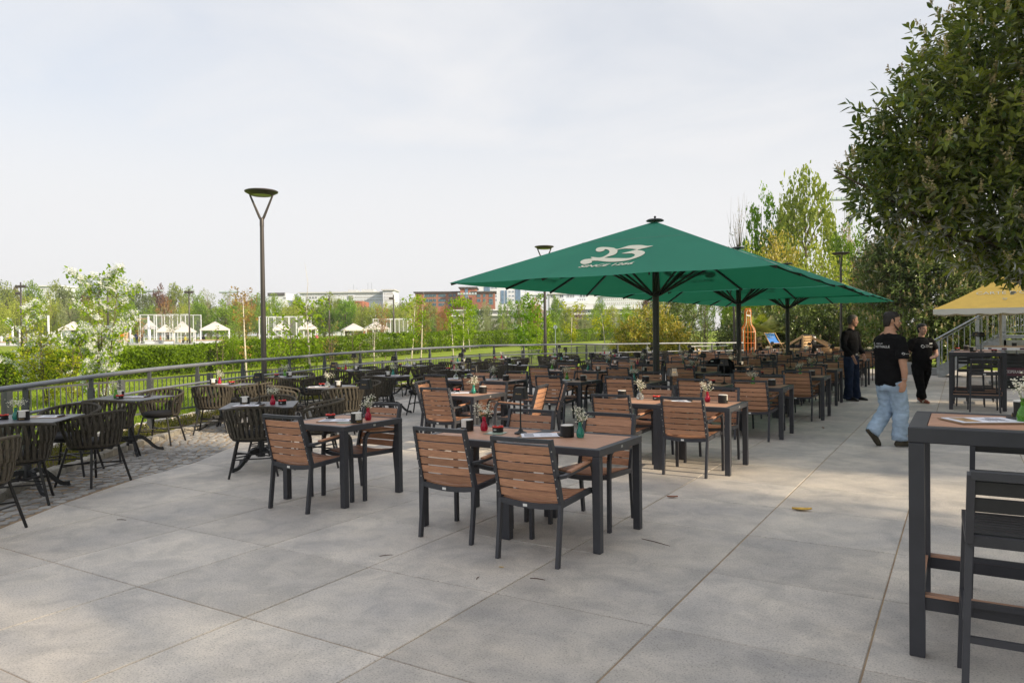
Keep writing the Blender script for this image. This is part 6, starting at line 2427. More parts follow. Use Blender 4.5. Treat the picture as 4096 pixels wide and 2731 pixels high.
# ---- unit crowns shared by the far trees
def crown(kind, seed):
    global rng
    keep = rng
    rng = np.random.default_rng(seed)
    tr = MB()
    if kind == 'round':
        p, c = clump_points(95, 44, lambda q: q * np.array([.46, .46, .42]) + np.array([0, 0, .54]), .105, .35)
        s = .040
    elif kind == 'wide':
        p, c = clump_points(110, 44, lambda q: q * np.array([.56, .56, .41]) + np.array([0, 0, .54]), .10, .35)
        s = .038
    elif kind == 'oval':
        p, c = clump_points(100, 44, lambda q: q * np.array([.30, .30, .43]) + np.array([0, 0, .54]), .078, .3)
        s = .034
    elif kind == 'willow':
        p, c = clump_points(120, 36, lambda q: q * np.array([.45, .45, .44]) + np.array([0, 0, .54]), .080, .3)
        p[:, 2] -= rng.uniform(0, 1, len(p)) ** 2 * .20
        s = .030
    elif kind == 'sparse':
        p, c = clump_points(80, 16, lambda q: q * np.array([.30, .30, .42]) + np.array([0, 0, .56]), .07, .25)
        s = .026
    elif kind == 'cone':
        p, c = clump_points(110, 40, lambda q: np.stack([q[:, 0] * (.30 - .26 * (q[:, 2] + 1) / 2), q[:, 1] * (.30 - .26 * (q[:, 2] + 1) / 2), .52 + q[:, 2] * .45], 1), .055, .35)
        s = .028
    elif kind == 'bare':
        p, c = clump_points(45, 5, lambda q: q * np.array([.24, .24, .42]) + np.array([0, 0, .56]), .05, .3)
        s = .016
    p = p[p[:, 2] > .05]
    me = cards('crown_' + kind, p, s, 'leaf_green', .5)
    top = .88 if kind != 'cone' else .96
    tr.tube([(0, 0, -.02), (.008, .004, .3), (-.006, .01, .6), (0, 0, top)], [.022, .017, .010, .003], 7)
    for q in c[rng.choice(len(c), min(len(c), 60 if kind == 'bare' else 26), replace=False)]:
        z0 = max(.12, q[2] - rng.uniform(.12, .32))
        tr.tube([(0, 0, z0), tuple(q * np.array([.45, .45, 0]) + np.array([0, 0, z0 + (q[2] - z0) * .6])), tuple(q)], [.008, .005, .0018], 4)
        if kind == 'bare':
            for j in range(3):
                e = q + rng.normal(size=3) * .05 + np.array([0, 0, .09])
                tr.tube([tuple(q * .8 + np.array([0, 0, .2 * z0])) if False else tuple(q), tuple(e)], [.002, .0008], 3)
    rng = keep
    return me, tr.mesh('trunk', 'bark_far', True)


CROWN = {k: [crown(k, 100 + i * 7 + j) for j in range(2)] for i, k in enumerate(('round', 'wide', 'oval', 'willow', 'sparse', 'cone', 'bare'))}
TN = [0]


def far_tree(xp, ytop, wpx, d, kind, material, label, group='trees of the park background', base=None):
    r = PX(xp, d)
    x, y = spot(r, d)
    hor = 1331.6 - .0115 * (xp - 2048)
    z0 = terrain_z(x, y) if base is None else base
    ztop = CAM_H + (hor - ytop) * d / 2946.6
    H = (ztop - z0) / .97
    wid = {'round': .98, 'wide': 1.16, 'oval': .64, 'willow': .94, 'sparse': .64, 'cone': .58, 'bare': .52}[kind]
    sx = wpx * d / 2946.6 / wid
    t = empty({'cone': 'conifer_tree', 'willow': 'willow_tree', 'bare': 'birch_tree'}.get(kind, 'park_tree'), (x, y, z0), (TN[0] * 2.3) % 6.28)
    tag(t, label, 'tree', group)
    me, tk = CROWN[kind][TN[0] % 2]
    TN[0] += 1
    c = link('crown', me, t)
    c.scale = (sx, sx, H)
    c.material_slots[0].link = 'OBJECT'
    c.material_slots[0].material = MATS[material]
    k = link('trunk', tk, t)
    k.scale = (sx, sx, H)
    return t


WORD = {'leaf_green': 'green', 'leaf_dark': 'dark green', 'leaf_willow': 'pale yellow-green', 'leaf_pale': 'pale grey-green', 'leaf_purple': 'purple-brown', 'leaf_orange': 'orange-brown', 'leaf_fresh': 'bright green', 'leaf_poplar': 'olive green'}
ORD = ['first', 'second', 'third', 'fourth', 'fifth', 'sixth', 'seventh', 'eighth', 'ninth', 'tenth', 'eleventh', 'twelfth', 'thirteenth', 'fourteenth', 'fifteenth', 'sixteenth', 'seventeenth', 'eighteenth', 'nineteenth', 'twentieth',
       'twenty-first', 'twenty-second', 'twenty-third', 'twenty-fourth', 'twenty-fifth', 'twenty-sixth', 'twenty-seventh', 'twenty-eighth', 'twenty-ninth', 'thirtieth', 'thirty-first', 'thirty-second', 'thirty-third']
SKY = [(-60, 1118, 130, 'wide', 'leaf_dark'), (30, 1123, 110, 'wide', 'leaf_poplar'), (55, 1158, 80, 'round', 'leaf_purple'), (132, 1137, 84, 'round', 'leaf_green'), (240, 1131, 84, 'wide', 'leaf_poplar'), (262, 1158, 90, 'round', 'leaf_dark'),
       (368, 1142, 62, 'round', 'leaf_purple'), (330, 1150, 70, 'round', 'leaf_green'), (488, 1138, 92, 'wide', 'leaf_green'), (575, 1151, 92, 'wide', 'leaf_dark'), (640, 1148, 60, 'round', 'leaf_purple'), (705, 1146, 84, 'round', 'leaf_poplar'),
       (775, 1155, 84, 'wide', 'leaf_green'), (832, 1159, 64, 'sparse', 'leaf_pale'), (838, 1200, 40, 'cone', 'leaf_dark'), (920, 1162, 74, 'sparse', 'leaf_poplar'), (975, 1187, 70, 'round', 'leaf_orange'), (1030, 1182, 70, 'round', 'leaf_green'),
       (1095, 1184, 74, 'wide', 'leaf_green'), (1195, 1188, 66, 'round', 'leaf_green'), (1330, 1178, 70, 'round', 'leaf_poplar'), (1395, 1186, 70, 'wide', 'leaf_green'), (1600, 1198, 60, 'sparse', 'leaf_pale'), (1650, 1202, 70, 'round', 'leaf_willow')]
for i, (x, yt, w, k, m) in enumerate(SKY):
    far_tree(x, yt - 4, w * 1.3, 230 + (i * 37) % 30, k, m, '%s skyline tree, %s from left in the farthest row' % (WORD[m], ORD[i]))
MIDR = [(-30, 1160, 130, 'willow', 'leaf_willow'), (70, 1190, 100, 'willow', 'leaf_willow'), (130, 1178, 90, 'willow', 'leaf_willow'), (205, 1175, 90, 'willow', 'leaf_willow'), (288, 1184, 90, 'willow', 'leaf_pale'), (365, 1180, 80, 'willow', 'leaf_willow'),
        (432, 1166, 100, 'willow', 'leaf_willow'), (520, 1212, 80, 'round', 'leaf_green'), (600, 1215, 90, 'willow', 'leaf_green'), (665, 1190, 70, 'sparse', 'leaf_orange'), (735, 1205, 90, 'willow', 'leaf_willow'), (800, 1210, 80, 'round', 'leaf_green'),
        (905, 1205, 110, 'round', 'leaf_green'), (985, 1210, 90, 'willow', 'leaf_willow'), (1060, 1205, 90, 'willow', 'leaf_green'), (1170, 1190, 100, 'willow', 'leaf_willow'), (1250, 1200, 90, 'willow', 'leaf_willow'), (1300, 1190, 80, 'oval', 'leaf_green'),
        (1385, 1198, 90, 'oval', 'leaf_fresh'), (1450, 1215, 80, 'willow', 'leaf_willow'), (1505, 1203, 80, 'willow', 'leaf_willow'), (1565, 1198, 90, 'willow', 'leaf_willow'), (1630, 1203, 90, 'willow', 'leaf_willow')]
for i, (x, yt, w, k, m) in enumerate(MIDR):
    far_tree(x, yt, w * 1.2, 165 + (i * 23) % 25, k, m, '%s tree, %s from left in the middle background row' % (WORD[m], ORD[i]))
for i, (x, yt, w, k, m, d) in enumerate([
        (1690, 1214, 60, 'willow', 'leaf_orange', 120), (1777, 1210, 68, 'willow', 'leaf_orange', 110), (1705, 1222, 60, 'cone', 'leaf_poplar', 95), (1530, 1212, 66, 'sparse', 'leaf_orange', 100), (1858, 1210, 70, 'sparse', 'leaf_pale', 150),
        (1945, 1208, 60, 'round', 'leaf_pale', 190), (1900, 1222, 70, 'round', 'leaf_fresh', 190), (2030, 1198, 84, 'wide', 'leaf_green', 190), (2085, 1200, 50, 'round', 'leaf_poplar', 190), (2140, 1198, 70, 'round', 'leaf_orange', 190), (2225, 1187, 70, 'round', 'leaf_green', 170),
        (2205, 1240, 70, 'oval', 'leaf_green', 120), (2320, 1225, 60, 'sparse', 'leaf_purple', 130), (2400, 1196, 60, 'round', 'leaf_green', 180), (2455, 1215, 44, 'sparse', 'leaf_pale', 130), (2560, 1190, 50, 'sparse', 'leaf_pale', 120),
        (2590, 1172, 56, 'wide', 'leaf_purple', 110), (2650, 1178, 64, 'wide', 'leaf_poplar', 105), (2705, 1172, 70, 'round', 'leaf_dark', 95), (2760, 1165, 60, 'round', 'leaf_green', 100), (2830, 1160, 80, 'wide', 'leaf_green', 90), (2910, 1150, 80, 'round', 'leaf_poplar', 90),
        (2270, 1232, 80, 'round', 'leaf_poplar', 150), (2370, 1238, 80, 'wide', 'leaf_green', 150), (2450, 1228, 80, 'round', 'leaf_willow', 150), (2520, 1222, 84, 'wide', 'leaf_green', 150), (1945, 1258, 40, 'willow', 'leaf_pale', 110), (2010, 1262, 46, 'sparse', 'leaf_poplar', 115), (1850, 1265, 44, 'sparse', 'leaf_green', 110), (2340, 1264, 60, 'round', 'leaf_pale', 110)]):
    far_tree(x, yt, w, d, k, m, '%s park tree, %s from left before the office buildings' % (WORD[m], ORD[i]))
for i in range(27):
    far_tree(-70 + i * 68 + (i * 29) % 25, 1205 + (i * 17) % 22, 120, 285, 'wide', ['leaf_green', 'leaf_dark', 'leaf_poplar'][i % 3], '%s tree crown, %s from left in the hindmost dim tree row' % (WORD[['leaf_green', 'leaf_dark', 'leaf_poplar'][i % 3]], ORD[i]))
for i in range(24):
    far_tree(-60 + i * 112 + (i * 41) % 40, 1268 + (i * 13) % 16, 150, 205, 'wide', ['leaf_green', 'leaf_willow', 'leaf_dark', 'leaf_poplar'][i % 4], '%s low park shrub, %s from left at the foot of the skyline' % (WORD[['leaf_green', 'leaf_willow', 'leaf_dark', 'leaf_poplar'][i % 4]], ORD[i]), 'shrubs at the foot of the skyline')
# right-hand group beyond the umbrellas
for i, (x, yt, w, k, m, d, lab) in enumerate([
        (2960, 830, 130, 'bare', 'leaf_pale', 62, 'nearly bare birch left of the tall poplar group'), (3050, 768, 150, 'oval', 'leaf_fresh', 60, 'slim green poplar left of the highest tree'), (3125, 772, 90, 'cone', 'leaf_poplar', 64, 'narrow olive poplar between two broader ones'),
        (3225, 704, 300, 'round', 'leaf_poplar', 58, 'highest airy poplar right of the umbrellas'), (3110, 900, 230, 'willow', 'leaf_yellowish', 52, 'yellowish feathery tree below the poplars'), (3010, 960, 180, 'willow', 'leaf_willow', 55, 'pale willow behind the second umbrella top'),
        (3290, 950, 260, 'willow', 'leaf_willow', 50, 'pale green feathery tree behind the right street lamp'), (3200, 1030, 280, 'willow', 'leaf_willow', 46, 'low pale willow thicket under the poplars'), (3400, 880, 170, 'round', 'leaf_green', 56, 'dark green round tree beside the laurel'),
        (3395, 850, 70, 'sparse', 'leaf_orange', 75, 'thin brownish tree between poplar and laurel'), (3060, 1110, 200, 'willow', 'leaf_green', 48, 'green thicket behind the palm'), (2960, 1150, 160, 'round', 'leaf_green', 50, 'green bushy tree behind the orange bottle frame'),
        (3350, 1120, 160, 'willow', 'leaf_poplar', 44, 'bamboo-like thicket behind the standing man'), (3230, 1180, 160, 'round', 'leaf_dark', 45, 'dark tree behind the pallet sofas'), (3120, 1170, 140, 'round', 'leaf_dark', 47, 'dark bush mass right of the palm'), (3480, 1010, 150, 'round', 'leaf_copper', 42, 'copper-tinted bush left of the flowering laurel')]):
    if m == 'leaf_yellowish':
        leaf_mat('leaf_yellowish', (0.34, 0.33, 0.07), (0.48, 0.41, 0.09), 0.45, scale=0.6, gloss=0.02)
    far_tree(x, yt, w, d, k, m, lab, 'trees right of the umbrellas', base=0.0)

# ------------------------------------------------------------------ hedge
HEDGE = [spot(PX(x, d), d) for x, d in ((-500, 21.5), (-250, 22.5), (100, 24.5), (700, 32), (1300, 44), (2150, 84), (2700, 130))]
hc = resample(HEDGE, 0.5)
hd = empty('clipped_hedge', (hc[0, 0], hc[0, 1], 0))
tag(hd, 'long clipped bright green hedge across the park', 'hedge')
pts = []
for i in range(len(hc) - 1):
    d = CF @ hc[i]
    dens = int(np.clip(1150 * (26 / d) ** 1.35, 80, 1200))
    t = hc[i + 1] - hc[i]
    l = np.linalg.norm(t)
    t /= l
    nn = np.array([t[1], -t[0]])
    lump = .10 * math.sin(i * .9) + .07 * math.sin(i * .37 + 1)
    hh = 1.02 + min(.5, max(0, (d - 24) * .016)) + .06 * math.sin(i * .23) + .05 * math.sin(i * 1.7) + .03 * math.sin(i * 4.1)
    a = rng.uniform(0, 1, dens)
    face = rng.uniform(0, 1, dens)
    w = np.where(face < .66, .5 + lump + rng.normal(0, .07, dens), rng.uniform(-.5, .5, dens))
    z = np.where(face < .66, rng.uniform(.0, 1, dens) ** .8 * hh, hh + rng.normal(0, .06, dens))
    keep_ = rng.uniform(0, 1, dens) < np.where(z < .25, .55, 1)
    q = hc[i][None, :] + t[None, :] * (a * l)[:, None] + nn[None, :] * w[:, None]
    zt = np.array([terrain_z(*p) for p in q[:1]])[0]
    pts.append(np.stack([q[:, 0], q[:, 1], z + zt], 1)[keep_])
pts = np.concatenate(pts) - np.array([hc[0, 0], hc[0, 1], 0])
dsc = np.clip(np.linalg.norm(pts + np.array([hc[0, 0], hc[0, 1], 0]), axis=1) / 26, 1, 4)
hm = cards('foliage', pts, .078, 'leaf_hedge', .4)
co = np.empty(len(hm.vertices) * 3, np.float32)
hm.vertices.foreach_get('co', co)
co = co.reshape(-1, 4, 3)
cc = co.mean(1, keepdims=True)
co = cc + (co - cc) * np.sqrt(dsc)[:, None, None]
hm.vertices.foreach_set('co', co.ravel())
hm.update()
link('foliage', hm, hd)
core = MB()
for i in range(0, len(hc) - 2, 2):
    a, b_ = hc[i], hc[i + 2]
    za = terrain_z(*a)
    core.beam((a[0] - hc[0, 0], a[1] - hc[0, 1], .5 + za), (b_[0] - hc[0, 0], b_[1] - hc[0, 1], .5 + terrain_z(*b_)), .74, .92)
mat('hedge_core', (0.035, 0.05, 0.015), .95, var=.4, scale=3)
link('twigs_inside', core.mesh('twigs_inside', 'hedge_core'), hd)
# rough shrubs that stick out of the hedge
for i, (x, yt, w, d, m) in enumerate([(930, 1330, 70, 33, 'leaf_hedge'), (1540, 1340, 80, 44, 'leaf_hedge'), (1990, 1310, 70, 75, 'leaf_dark')]):
    far_tree(x, yt, w, d, 'wide', m, ['round green shrub rising from the hedge right of the pavilion', 'bushy green clump where the hedge bends', 'low dark clipped shrub beyond the hedge'][i], 'shrubs at the hedge')


# ------------------------------------------------------------------ young trees on the lawn
def young_tree(right, depth, H, w, leaf, nl, ls, label, trunk_mat='bark_pale', h0=.35, stems=1, blossom=0, whip=0.0, seed=0, lean=.1):
    global rng
    keep = rng
    rng = np.random.default_rng(500 + seed)
    x, y = spot(right, depth)
    z0 = terrain_z(x, y)
    t = empty('young_tree', (x, y, z0))
    tag(t, label, 'tree', 'young trees on the lawn')
    tk, tw = MB(), MB()
    tips = []
    for s in range(stems):
        off = rng.normal(size=2) * (.0 if stems == 1 else .12)
        top = np.array([off[0] + rng.normal() * lean * w, off[1] + rng.normal() * lean * w, H * (1 - whip) * (1 if s == 0 else rng.uniform(.55, .9))])
        m1 = np.array([off[0], off[1], 0]) * .6 + top * .4 + rng.normal(size=3) * .03 * H * .2
        r0 = .012 * H ** .75 + .012
        tk.tube([(off[0] * .5, off[1] * .5, 0), tuple(m1), tuple(top)], [r0 / math.sqrt(stems), r0 * .65 / math.sqrt(stems), .005], 7)
        nb = int(26 / stems) + 6
        for b_ in range(nb):
            f = rng.uniform(h0, .97)
            p = (np.array([off[0] * .5, off[1] * .5, 0]) * (1 - f) + top * f)
            env = math.sin(PI * min(1, (1 - f) / (1 - h0) * .85 + .12)) ** .7
            a = rng.uniform(0, 2 * PI)
            L = w * .5 * env * rng.uniform(.6, 1.1)
            e = p + np.array([math.cos(a) * L, math.sin(a) * L, L * rng.uniform(.35, 1.0)])
            mm = (p + e) / 2 + np.array([0, 0, -.04 * L])
            tw.tube([tuple(p), tuple(mm), tuple(e)], [.007, .0045, .002], 4)
            for q in (.45, .7, .9, 1.0):
                tips.append(p * (1 - q) + e * q)
    if whip:
        tk.tube([tuple(top), (top[0] + .02 * H, top[1], H * (1 - whip * .5)), (top[0] - .01 * H, top[1], H)], [.009, .006, .003], 5)
    tips = np.array(tips)
    pk = rng.integers(0, len(tips), nl)
    P_ = tips[pk] + rng.normal(size=(nl, 3)) * w * .045
    D_ = rng.normal(size=(nl, 3)) + np.array([0, 0, -.2])
    link('trunk', tk.mesh('trunk', trunk_mat, True), t)
    link('twigs', tw.mesh('twigs', 'bark'), t)
    link('leaves', leaves('leaves', P_, D_, ls, ls * .52, leaf, .35), t)['kind'] = 'stuff'
    if blossom:
        sel = rng.integers(0, len(tips), blossom)
        cp = []
        for j in range(16):
            ax = unit(rng.normal(size=(blossom, 3)) * .5 + np.array([0, 0, .6])) if j == 0 else ax
            cp.append(tips[sel] + ax * ls * (1.5 * j / 15) + rng.normal(size=(blossom, 3)) * ls * .20)
        link('blossoms', cards('blossoms', np.concatenate(cp), ls * .46, 'petal', .3), t)['kind'] = 'stuff'
    rng = keep
    return t


YT = [  # x px, depth, height m, width m, leaf material, leaves, leaf size, words, trunk, crown start, stems, blossom, whip
    (400, 16.4, 3.05, 1.45, 'leaf_young', 3200, .085, 'white flowering bird cherry shrub tall behind the railing', 'bark', .10, 4, 1150, 0),
    (115, 18.0, 2.45, 1.0, 'leaf_young', 1100, .075, 'smaller white flowering shrub near the left picture edge', 'bark', .25, 2, 330, 0),
    (190, 17.5, 1.75, 1.3, 'leaf_yellow', 1500, .065, 'yellow-green young shrub under the flowering ones', 'bark', .08, 4, 18, 0),
    (985, 24, 3.1, 1.05, 'leaf_copper', 420, .085, 'slender copper-leaved sapling left of the tall street lamp', 'bark_pale', .25, 1, 0, 0),
    (1165, 19.5, 2.0, 1.5, 'leaf_young', 620, .095, 'light green multi-stem sapling right of the street lamp', 'bark', .15, 4, 0, 0),
    (1245, 19.0, 3.45, 1.2, 'leaf_young', 240, .11, 'thin sapling with a long bare leading shoot', 'bark_pale', .30, 1, 0, .30),
    (1410, 24, 1.7, 1.1, 'leaf_pale', 160, .05, 'almost leafless brown sapling before the hedge', 'bark', .12, 4, 0, 0),
    (1640, 31, 3.25, 1.0, 'leaf_young', 620, .11, 'slim light green tree with pale trunk behind the railing', 'bark_pale', .32, 1, 0, 0),
    (1680, 32, 3.5, 1.5, 'leaf_copper', 190, .09, 'sparse tree with white painted trunk behind the railing', 'bark_pale', .30, 1, 0, .12),
    (1855, 33, 3.0, 1.6, 'leaf_young', 1100, .12, 'fresh green young tree with pale trunk at picture centre', 'bark_pale', .34, 1, 0, 0),
    (1815, 36, 2.3, 1.1, 'leaf_young', 420, .11, 'small fresh green tree beside the central one', 'bark_pale', .36, 1, 0, 0),
    (2087, 40, 3.1, 1.3, 'leaf_fresh', 700, .13, 'white budding young tree left of the second street lamp', 'bark_pale', .30, 1, 30, 0),
    (2125, 38, 3.4, 1.7, 'leaf_fresh', 1700, .14, 'dense bright green tree beside the second street lamp', 'bark', .12, 2, 0, 0),
    (2170, 36, 2.1, 1.3, 'leaf_young', 900, .13, 'yellow-green sapling right behind the second street lamp', 'bark', .15, 2, 0, 0),
    (2285, 44, 3.2, 1.7, 'leaf_yellow', 620, .13, 'yellow-leaved young tree with pale trunk under the umbrella', 'bark_pale', .34, 1, 0, 0),
    (2425, 42, 2.6, 1.5, 'leaf_yellow', 520, .12, 'yellow-green young tree left of the umbrella pole', 'bark_pale', .36, 1, 0, 0),
    (2525, 46, 2.7, 1.9, 'leaf_young', 900, .13, 'light green young tree just left of the umbrella pole', 'bark_pale', .34, 1, 0, 0),
    (2590, 44, 2.3, 1.3, 'leaf_fresh', 800, .12, 'small dark green shrub tree near the umbrella pole', 'bark', .1, 3, 0, 0),
    (2680, 52, 2.8, 1.5, 'leaf_fresh', 620, .13, 'green sapling right of the nearest umbrella pole', 'bark_pale', .3, 1, 0, 0),
    (2820, 36, 3.4, 2.0, 'leaf_pale', 260, .07, 'bare-twigged multi-stem tree before the yellow bush', 'bark', .15, 4, 0, 0),
    (1320, 27, 2.2, .9, 'leaf_copper', 150, .06, 'bare brownish sapling in front of the hedge', 'bark', .15, 3, 0, 0),
    (1880, 60, 2.6, 1.5, 'leaf_young', 420, .14, 'light green tree standing behind the hedge', 'bark_pale', .36, 1, 0, 0),
    (1930, 78, 3.0, 1.7, 'leaf_pale', 420, .16, 'white-trunked grey-green tree on the far lawn', 'bark_pale', .34, 1, 20, 0),
    (700, 95, 4.6, 2.6, 'leaf_pale', 380, .18, 'small tree with thin crown before the white pavilion', 'bark_pale', .34, 1, 0, 0),
    (1090, 20.5, 1.7, 1.1, 'leaf_young', 520, .085, 'yellow-green sapling directly right of the street lamp pole', 'bark', .15, 3, 0, 0),
    (880, 26, 1.9, .9, 'leaf_young', 240, .07, 'thin light green sapling left of the street lamp pole', 'bark', .2, 2, 0, 0),
    (1500, 29, 2.4, 1.0, 'leaf_pale', 260, .08, 'grey-green sapling before the hedge left of picture centre', 'bark_pale', .25, 2, 0, 0),
    (300, 19.0, 1.55, 1.1, 'leaf_yellow', 900, .07, 'low yellow-green shrub right of the flowering shrubs', 'bark', .08, 4, 12, 0),
    (560, 70, 2.9, 1.2, 'leaf_orange', 220, .14, 'thin reddish sapling behind the hedge at left', 'bark_pale', .3, 1, 0, 0)]
for i, (x, d, H, w, lm, nl, ls, lab, tm_, h0, stn, bl, wh) in enumerate(YT):
    young_tree(PX(x, d), d, H, w, lm, nl, ls, lab, tm_, h0, stn, bl, wh, i)

# ------------------------------------------------------------------ fan palm
px_, py_ = spot(PX(3034, 38.0), 38.0)
palm = empty('fan_palm', (px_, py_, .05))
palm.scale = (1.05, 1.05, 1.0)
tag(palm, 'bushy fan palm with yellow-green fronds left of the pallet sofas', 'palm')
tk = MB()
tk.tube([(0, 0, 0), (.03, 0, .5), (0, 0, 1.15)], [.17, .16, .13], 10)
link('trunk', tk.mesh('trunk', 'bark', True), palm)
r = np.random.default_rng(77)


def frond(dead):
    v, f = [], []
    a = r.uniform(0, 2 * PI)
    el = r.uniform(-.25, 1.25) if not dead else r.uniform(-1.3, -.5)
    L = r.uniform(.65, .95)
    d = Vector((math.cos(a) * math.cos(el), math.sin(a) * math.cos(el), math.sin(el)))
    s = d.cross(Vector((0, 0, 1))).normalized()
    u = s.cross(d)
    o = Vector((0, 0, 1.15 if not dead else 1.0))
    h = o + d * L
    mb = MB()
    mb.tube([o, o + d * L * .6 + Vector((0, 0, .02)), h], [.012, .009, .007], 5)
    R0 = r.uniform(.55, .75)
    for k in range(26):
        t = (-1 + 2 * k / 25) * 2.15
        ld = (d * math.cos(t) + s * math.sin(t) + u * .12 * math.cos(3 * t)).normalized()
        ln = R0 * (1 - .12 * abs(t) / 2)
        sd = ld.cross(u).normalized() * .022
        p0, p1_, p2_ = h, h + ld * ln * .55 + u * .02, h + ld * ln - Vector((0, 0, .10 * ln + (.2 * ln if dead else 0)))
        mb.add([p0, p1_ + sd, p2_, p1_ - sd], [(0, 1, 2, 3)])
    return mb


for k in range(30):
    link('frond', frond(False).mesh('frond', 'leaf_palm'), palm)
for k in range(9):
    link('dead_frond', frond(True).mesh('dead_frond', 'leaf_palm_dead'), palm)

# ------------------------------------------------------------------ unseen trees added at the right to shade the terrace, gapped for sun patches
rng = np.random.default_rng(31)
cp_, cc_ = clump_points(210, 62, lambda q: q * np.array([2.5, 2.5, 3.9]) + np.array([0, 0, 5.6]), .70, .30)
shade_me = leaves('foliage', cp_, rng.normal(size=(len(cp_), 3)), .24, .12, 'leaf_green', .3)
shade_tk = MB()
shade_tk.tube([(0, 0, 0), (.05, .02, 2.5), (-.05, .05, 5), (0, 0, 8.5)], [.2, .17, .12, .04], 8)
for q in cc_[:40]:
    z0 = max(1.6, q[2] - 1.6)
    shade_tk.tube([(0, 0, z0), tuple((q + np.array([0, 0, z0])) / 2), tuple(q)], [.06, .04, .015], 5)
shade_tkm = shade_tk.mesh('trunk', 'bark', True)
SHADE = [(18, -8.5), (18.5, -4.6), (18, -.9), (18.4, 4.7), (18, 11.2), (18.6, 15.0), (18, 20.8), (18.4, 24.4), (22.6, -7), (22.6, 11.8), (23, 14.6), (22.6, 21.5), (23, 25)]
for i, (x, y) in enumerate(SHADE):
    t = empty('shade_tree', (x, y, 0), i * 1.1)
    t.scale = (1.02, 1.02, 1.74 + .06 * (i % 3))
    tag(t, 'tall unseen tree added to shade the terrace from the right, %s from the viewpoint' % ORD[i], 'tree', 'shade trees right of the terrace')
    link('foliage', shade_me, t)
    link('trunk', shade_tkm, t)


# ------------------------------------------------------------------ beach lounge: pallets, deck chairs, bottle frame
sand = MB().prism([spot(r_, d_) for r_, d_ in ((11, 34.6), (17.5, 34.2), (22, 38), (20, 46), (10, 46))][::-1], -.1, .38).mesh('sand_area', 'sand')
structure(link('sand_area', sand), 'sandy beach lounge area behind the terrace')


def pallet_sofa(xp, d, rz, label, emblem=True, right_arm=True, w=1.3):
    x, y = spot(PX(xp, d), d)
    t = empty('pallet_sofa', (x, y, .38), rz)
    tag(t, label, 'sofa', 'pallet sofas in the beach lounge')
    for lv in range(2):
        z = lv * .145
        for k in range(5):
            link('pallet_board', MB().box((0, -.36 + k * .18, z + .133), (w, .13, .022)).mesh('pallet_board', 'pallet_wood'), t)
        for sx in (-1, 0, 1):
            link('pallet_runner', MB().box((sx * (w / 2 - .07), 0, z + .062), (.11, .82, .115)).mesh('pallet_runner', 'pallet_wood'), t)
    for k in range(4):
        link('back_board', MB().box((0, -.47, .42 + k * .13), (w, .025, .10)).mesh('back_board', 'pallet_wood'), t)
    for s in (-1, 1):
        link('arm_plank', MB().beam((s * (w / 2 + .03), -.46, .86), (s * (w / 2 + .03), .42, .36), .03, .11).mesh('arm_plank', 'pallet_wood'), t)
        link('side_post', MB().box((s * (w / 2 + .03), -.46, .45), (.035, .09, .88)).mesh('side_post', 'pallet_wood'), t)
    link('seat_pad', MB().box((0, .02, .36), (w - .06, .80, .13), bev=.03).mesh('seat_pad', 'black_foam'), t)
    bp = link('back_pad', MB().box((0, -.36, .68), (w - .08, .14, .50), bev=.03, mtx=Matrix.Rotation(.18, 3, 'X')).mesh('back_pad', 'black_foam'), t)
    if emblem:
        for s in (-.32, .12):
            m = MB()
            ring = [(s + .10 * math.cos(a), -.265 - .18 * .14 * math.sin(a), .70 + .12 * math.sin(a)) for a in np.linspace(0, 2 * PI, 18, endpoint=False)]
            m.tube(ring, .022, 5, closed=True)
            link('ring_emblem', m.mesh('ring_emblem', 'white_print'), bp)
    return t


pallet_sofa(3282, 36.6, R(-88), 'pallet sofa with two white ring emblems, centre of the lounge')
pallet_sofa(3345, 38.8, R(-84), 'rear right pallet sofa with white ring emblems')
pallet_sofa(3190, 36.0, R(75), 'pallet sofa seen from behind near the third umbrella pole', False, w=.8)
pallet_sofa(3150, 38.5, R(180 + 30), 'left pallet sofa partly hidden by the umbrella pole')


def deck_chair(xp, d, rz, label):
    x, y = spot(PX(xp, d), d)
    t = empty('deck_chair', (x, y, .38), rz)
    tag(t, label, 'deck chair', 'blue deck chairs in the beach lounge')
    for s in (-1, 1):
        link('frame_rail', MB().beam((s * .29, .55, .05), (s * .29, -.50, 1.02), .03, .05).mesh('frame_rail', 'pallet_wood'), t)
        link('frame_rail', MB().beam((s * .25, -.50, .05), (s * .25, .45, .52), .03, .05).mesh('frame_rail', 'pallet_wood'), t)
    for y_, z_ in ((-.50, 1.02), (.55, .06), (.45, .52), (-.5, .06)):
        link('cross_bar', MB().beam((-.29, y_, z_), (.29, y_, z_), .03, .03).mesh('cross_bar', 'pallet_wood'), t)
    vs, fs = [], []
    for i in range(11):
        f = i / 10
        y_, z_ = -.50 + .95 * f, 1.02 - .50 * f - .20 * math.sin(PI * f)
        vs += [(-.25, y_, z_), (.25, y_, z_)]
        if i:
            fs.append((2 * i - 2, 2 * i - 1, 2 * i + 1, 2 * i))
    c = link('canvas', MB().add(vs, fs).mesh('canvas', 'canvas_blue', True), t)
    m = MB()
    for k in range(3):
        m.box((0, -.33 + k * .035, .85 - k * .028), (.2, .016, .004))
    link('white_print', m.mesh('white_print', 'white_print'), c)


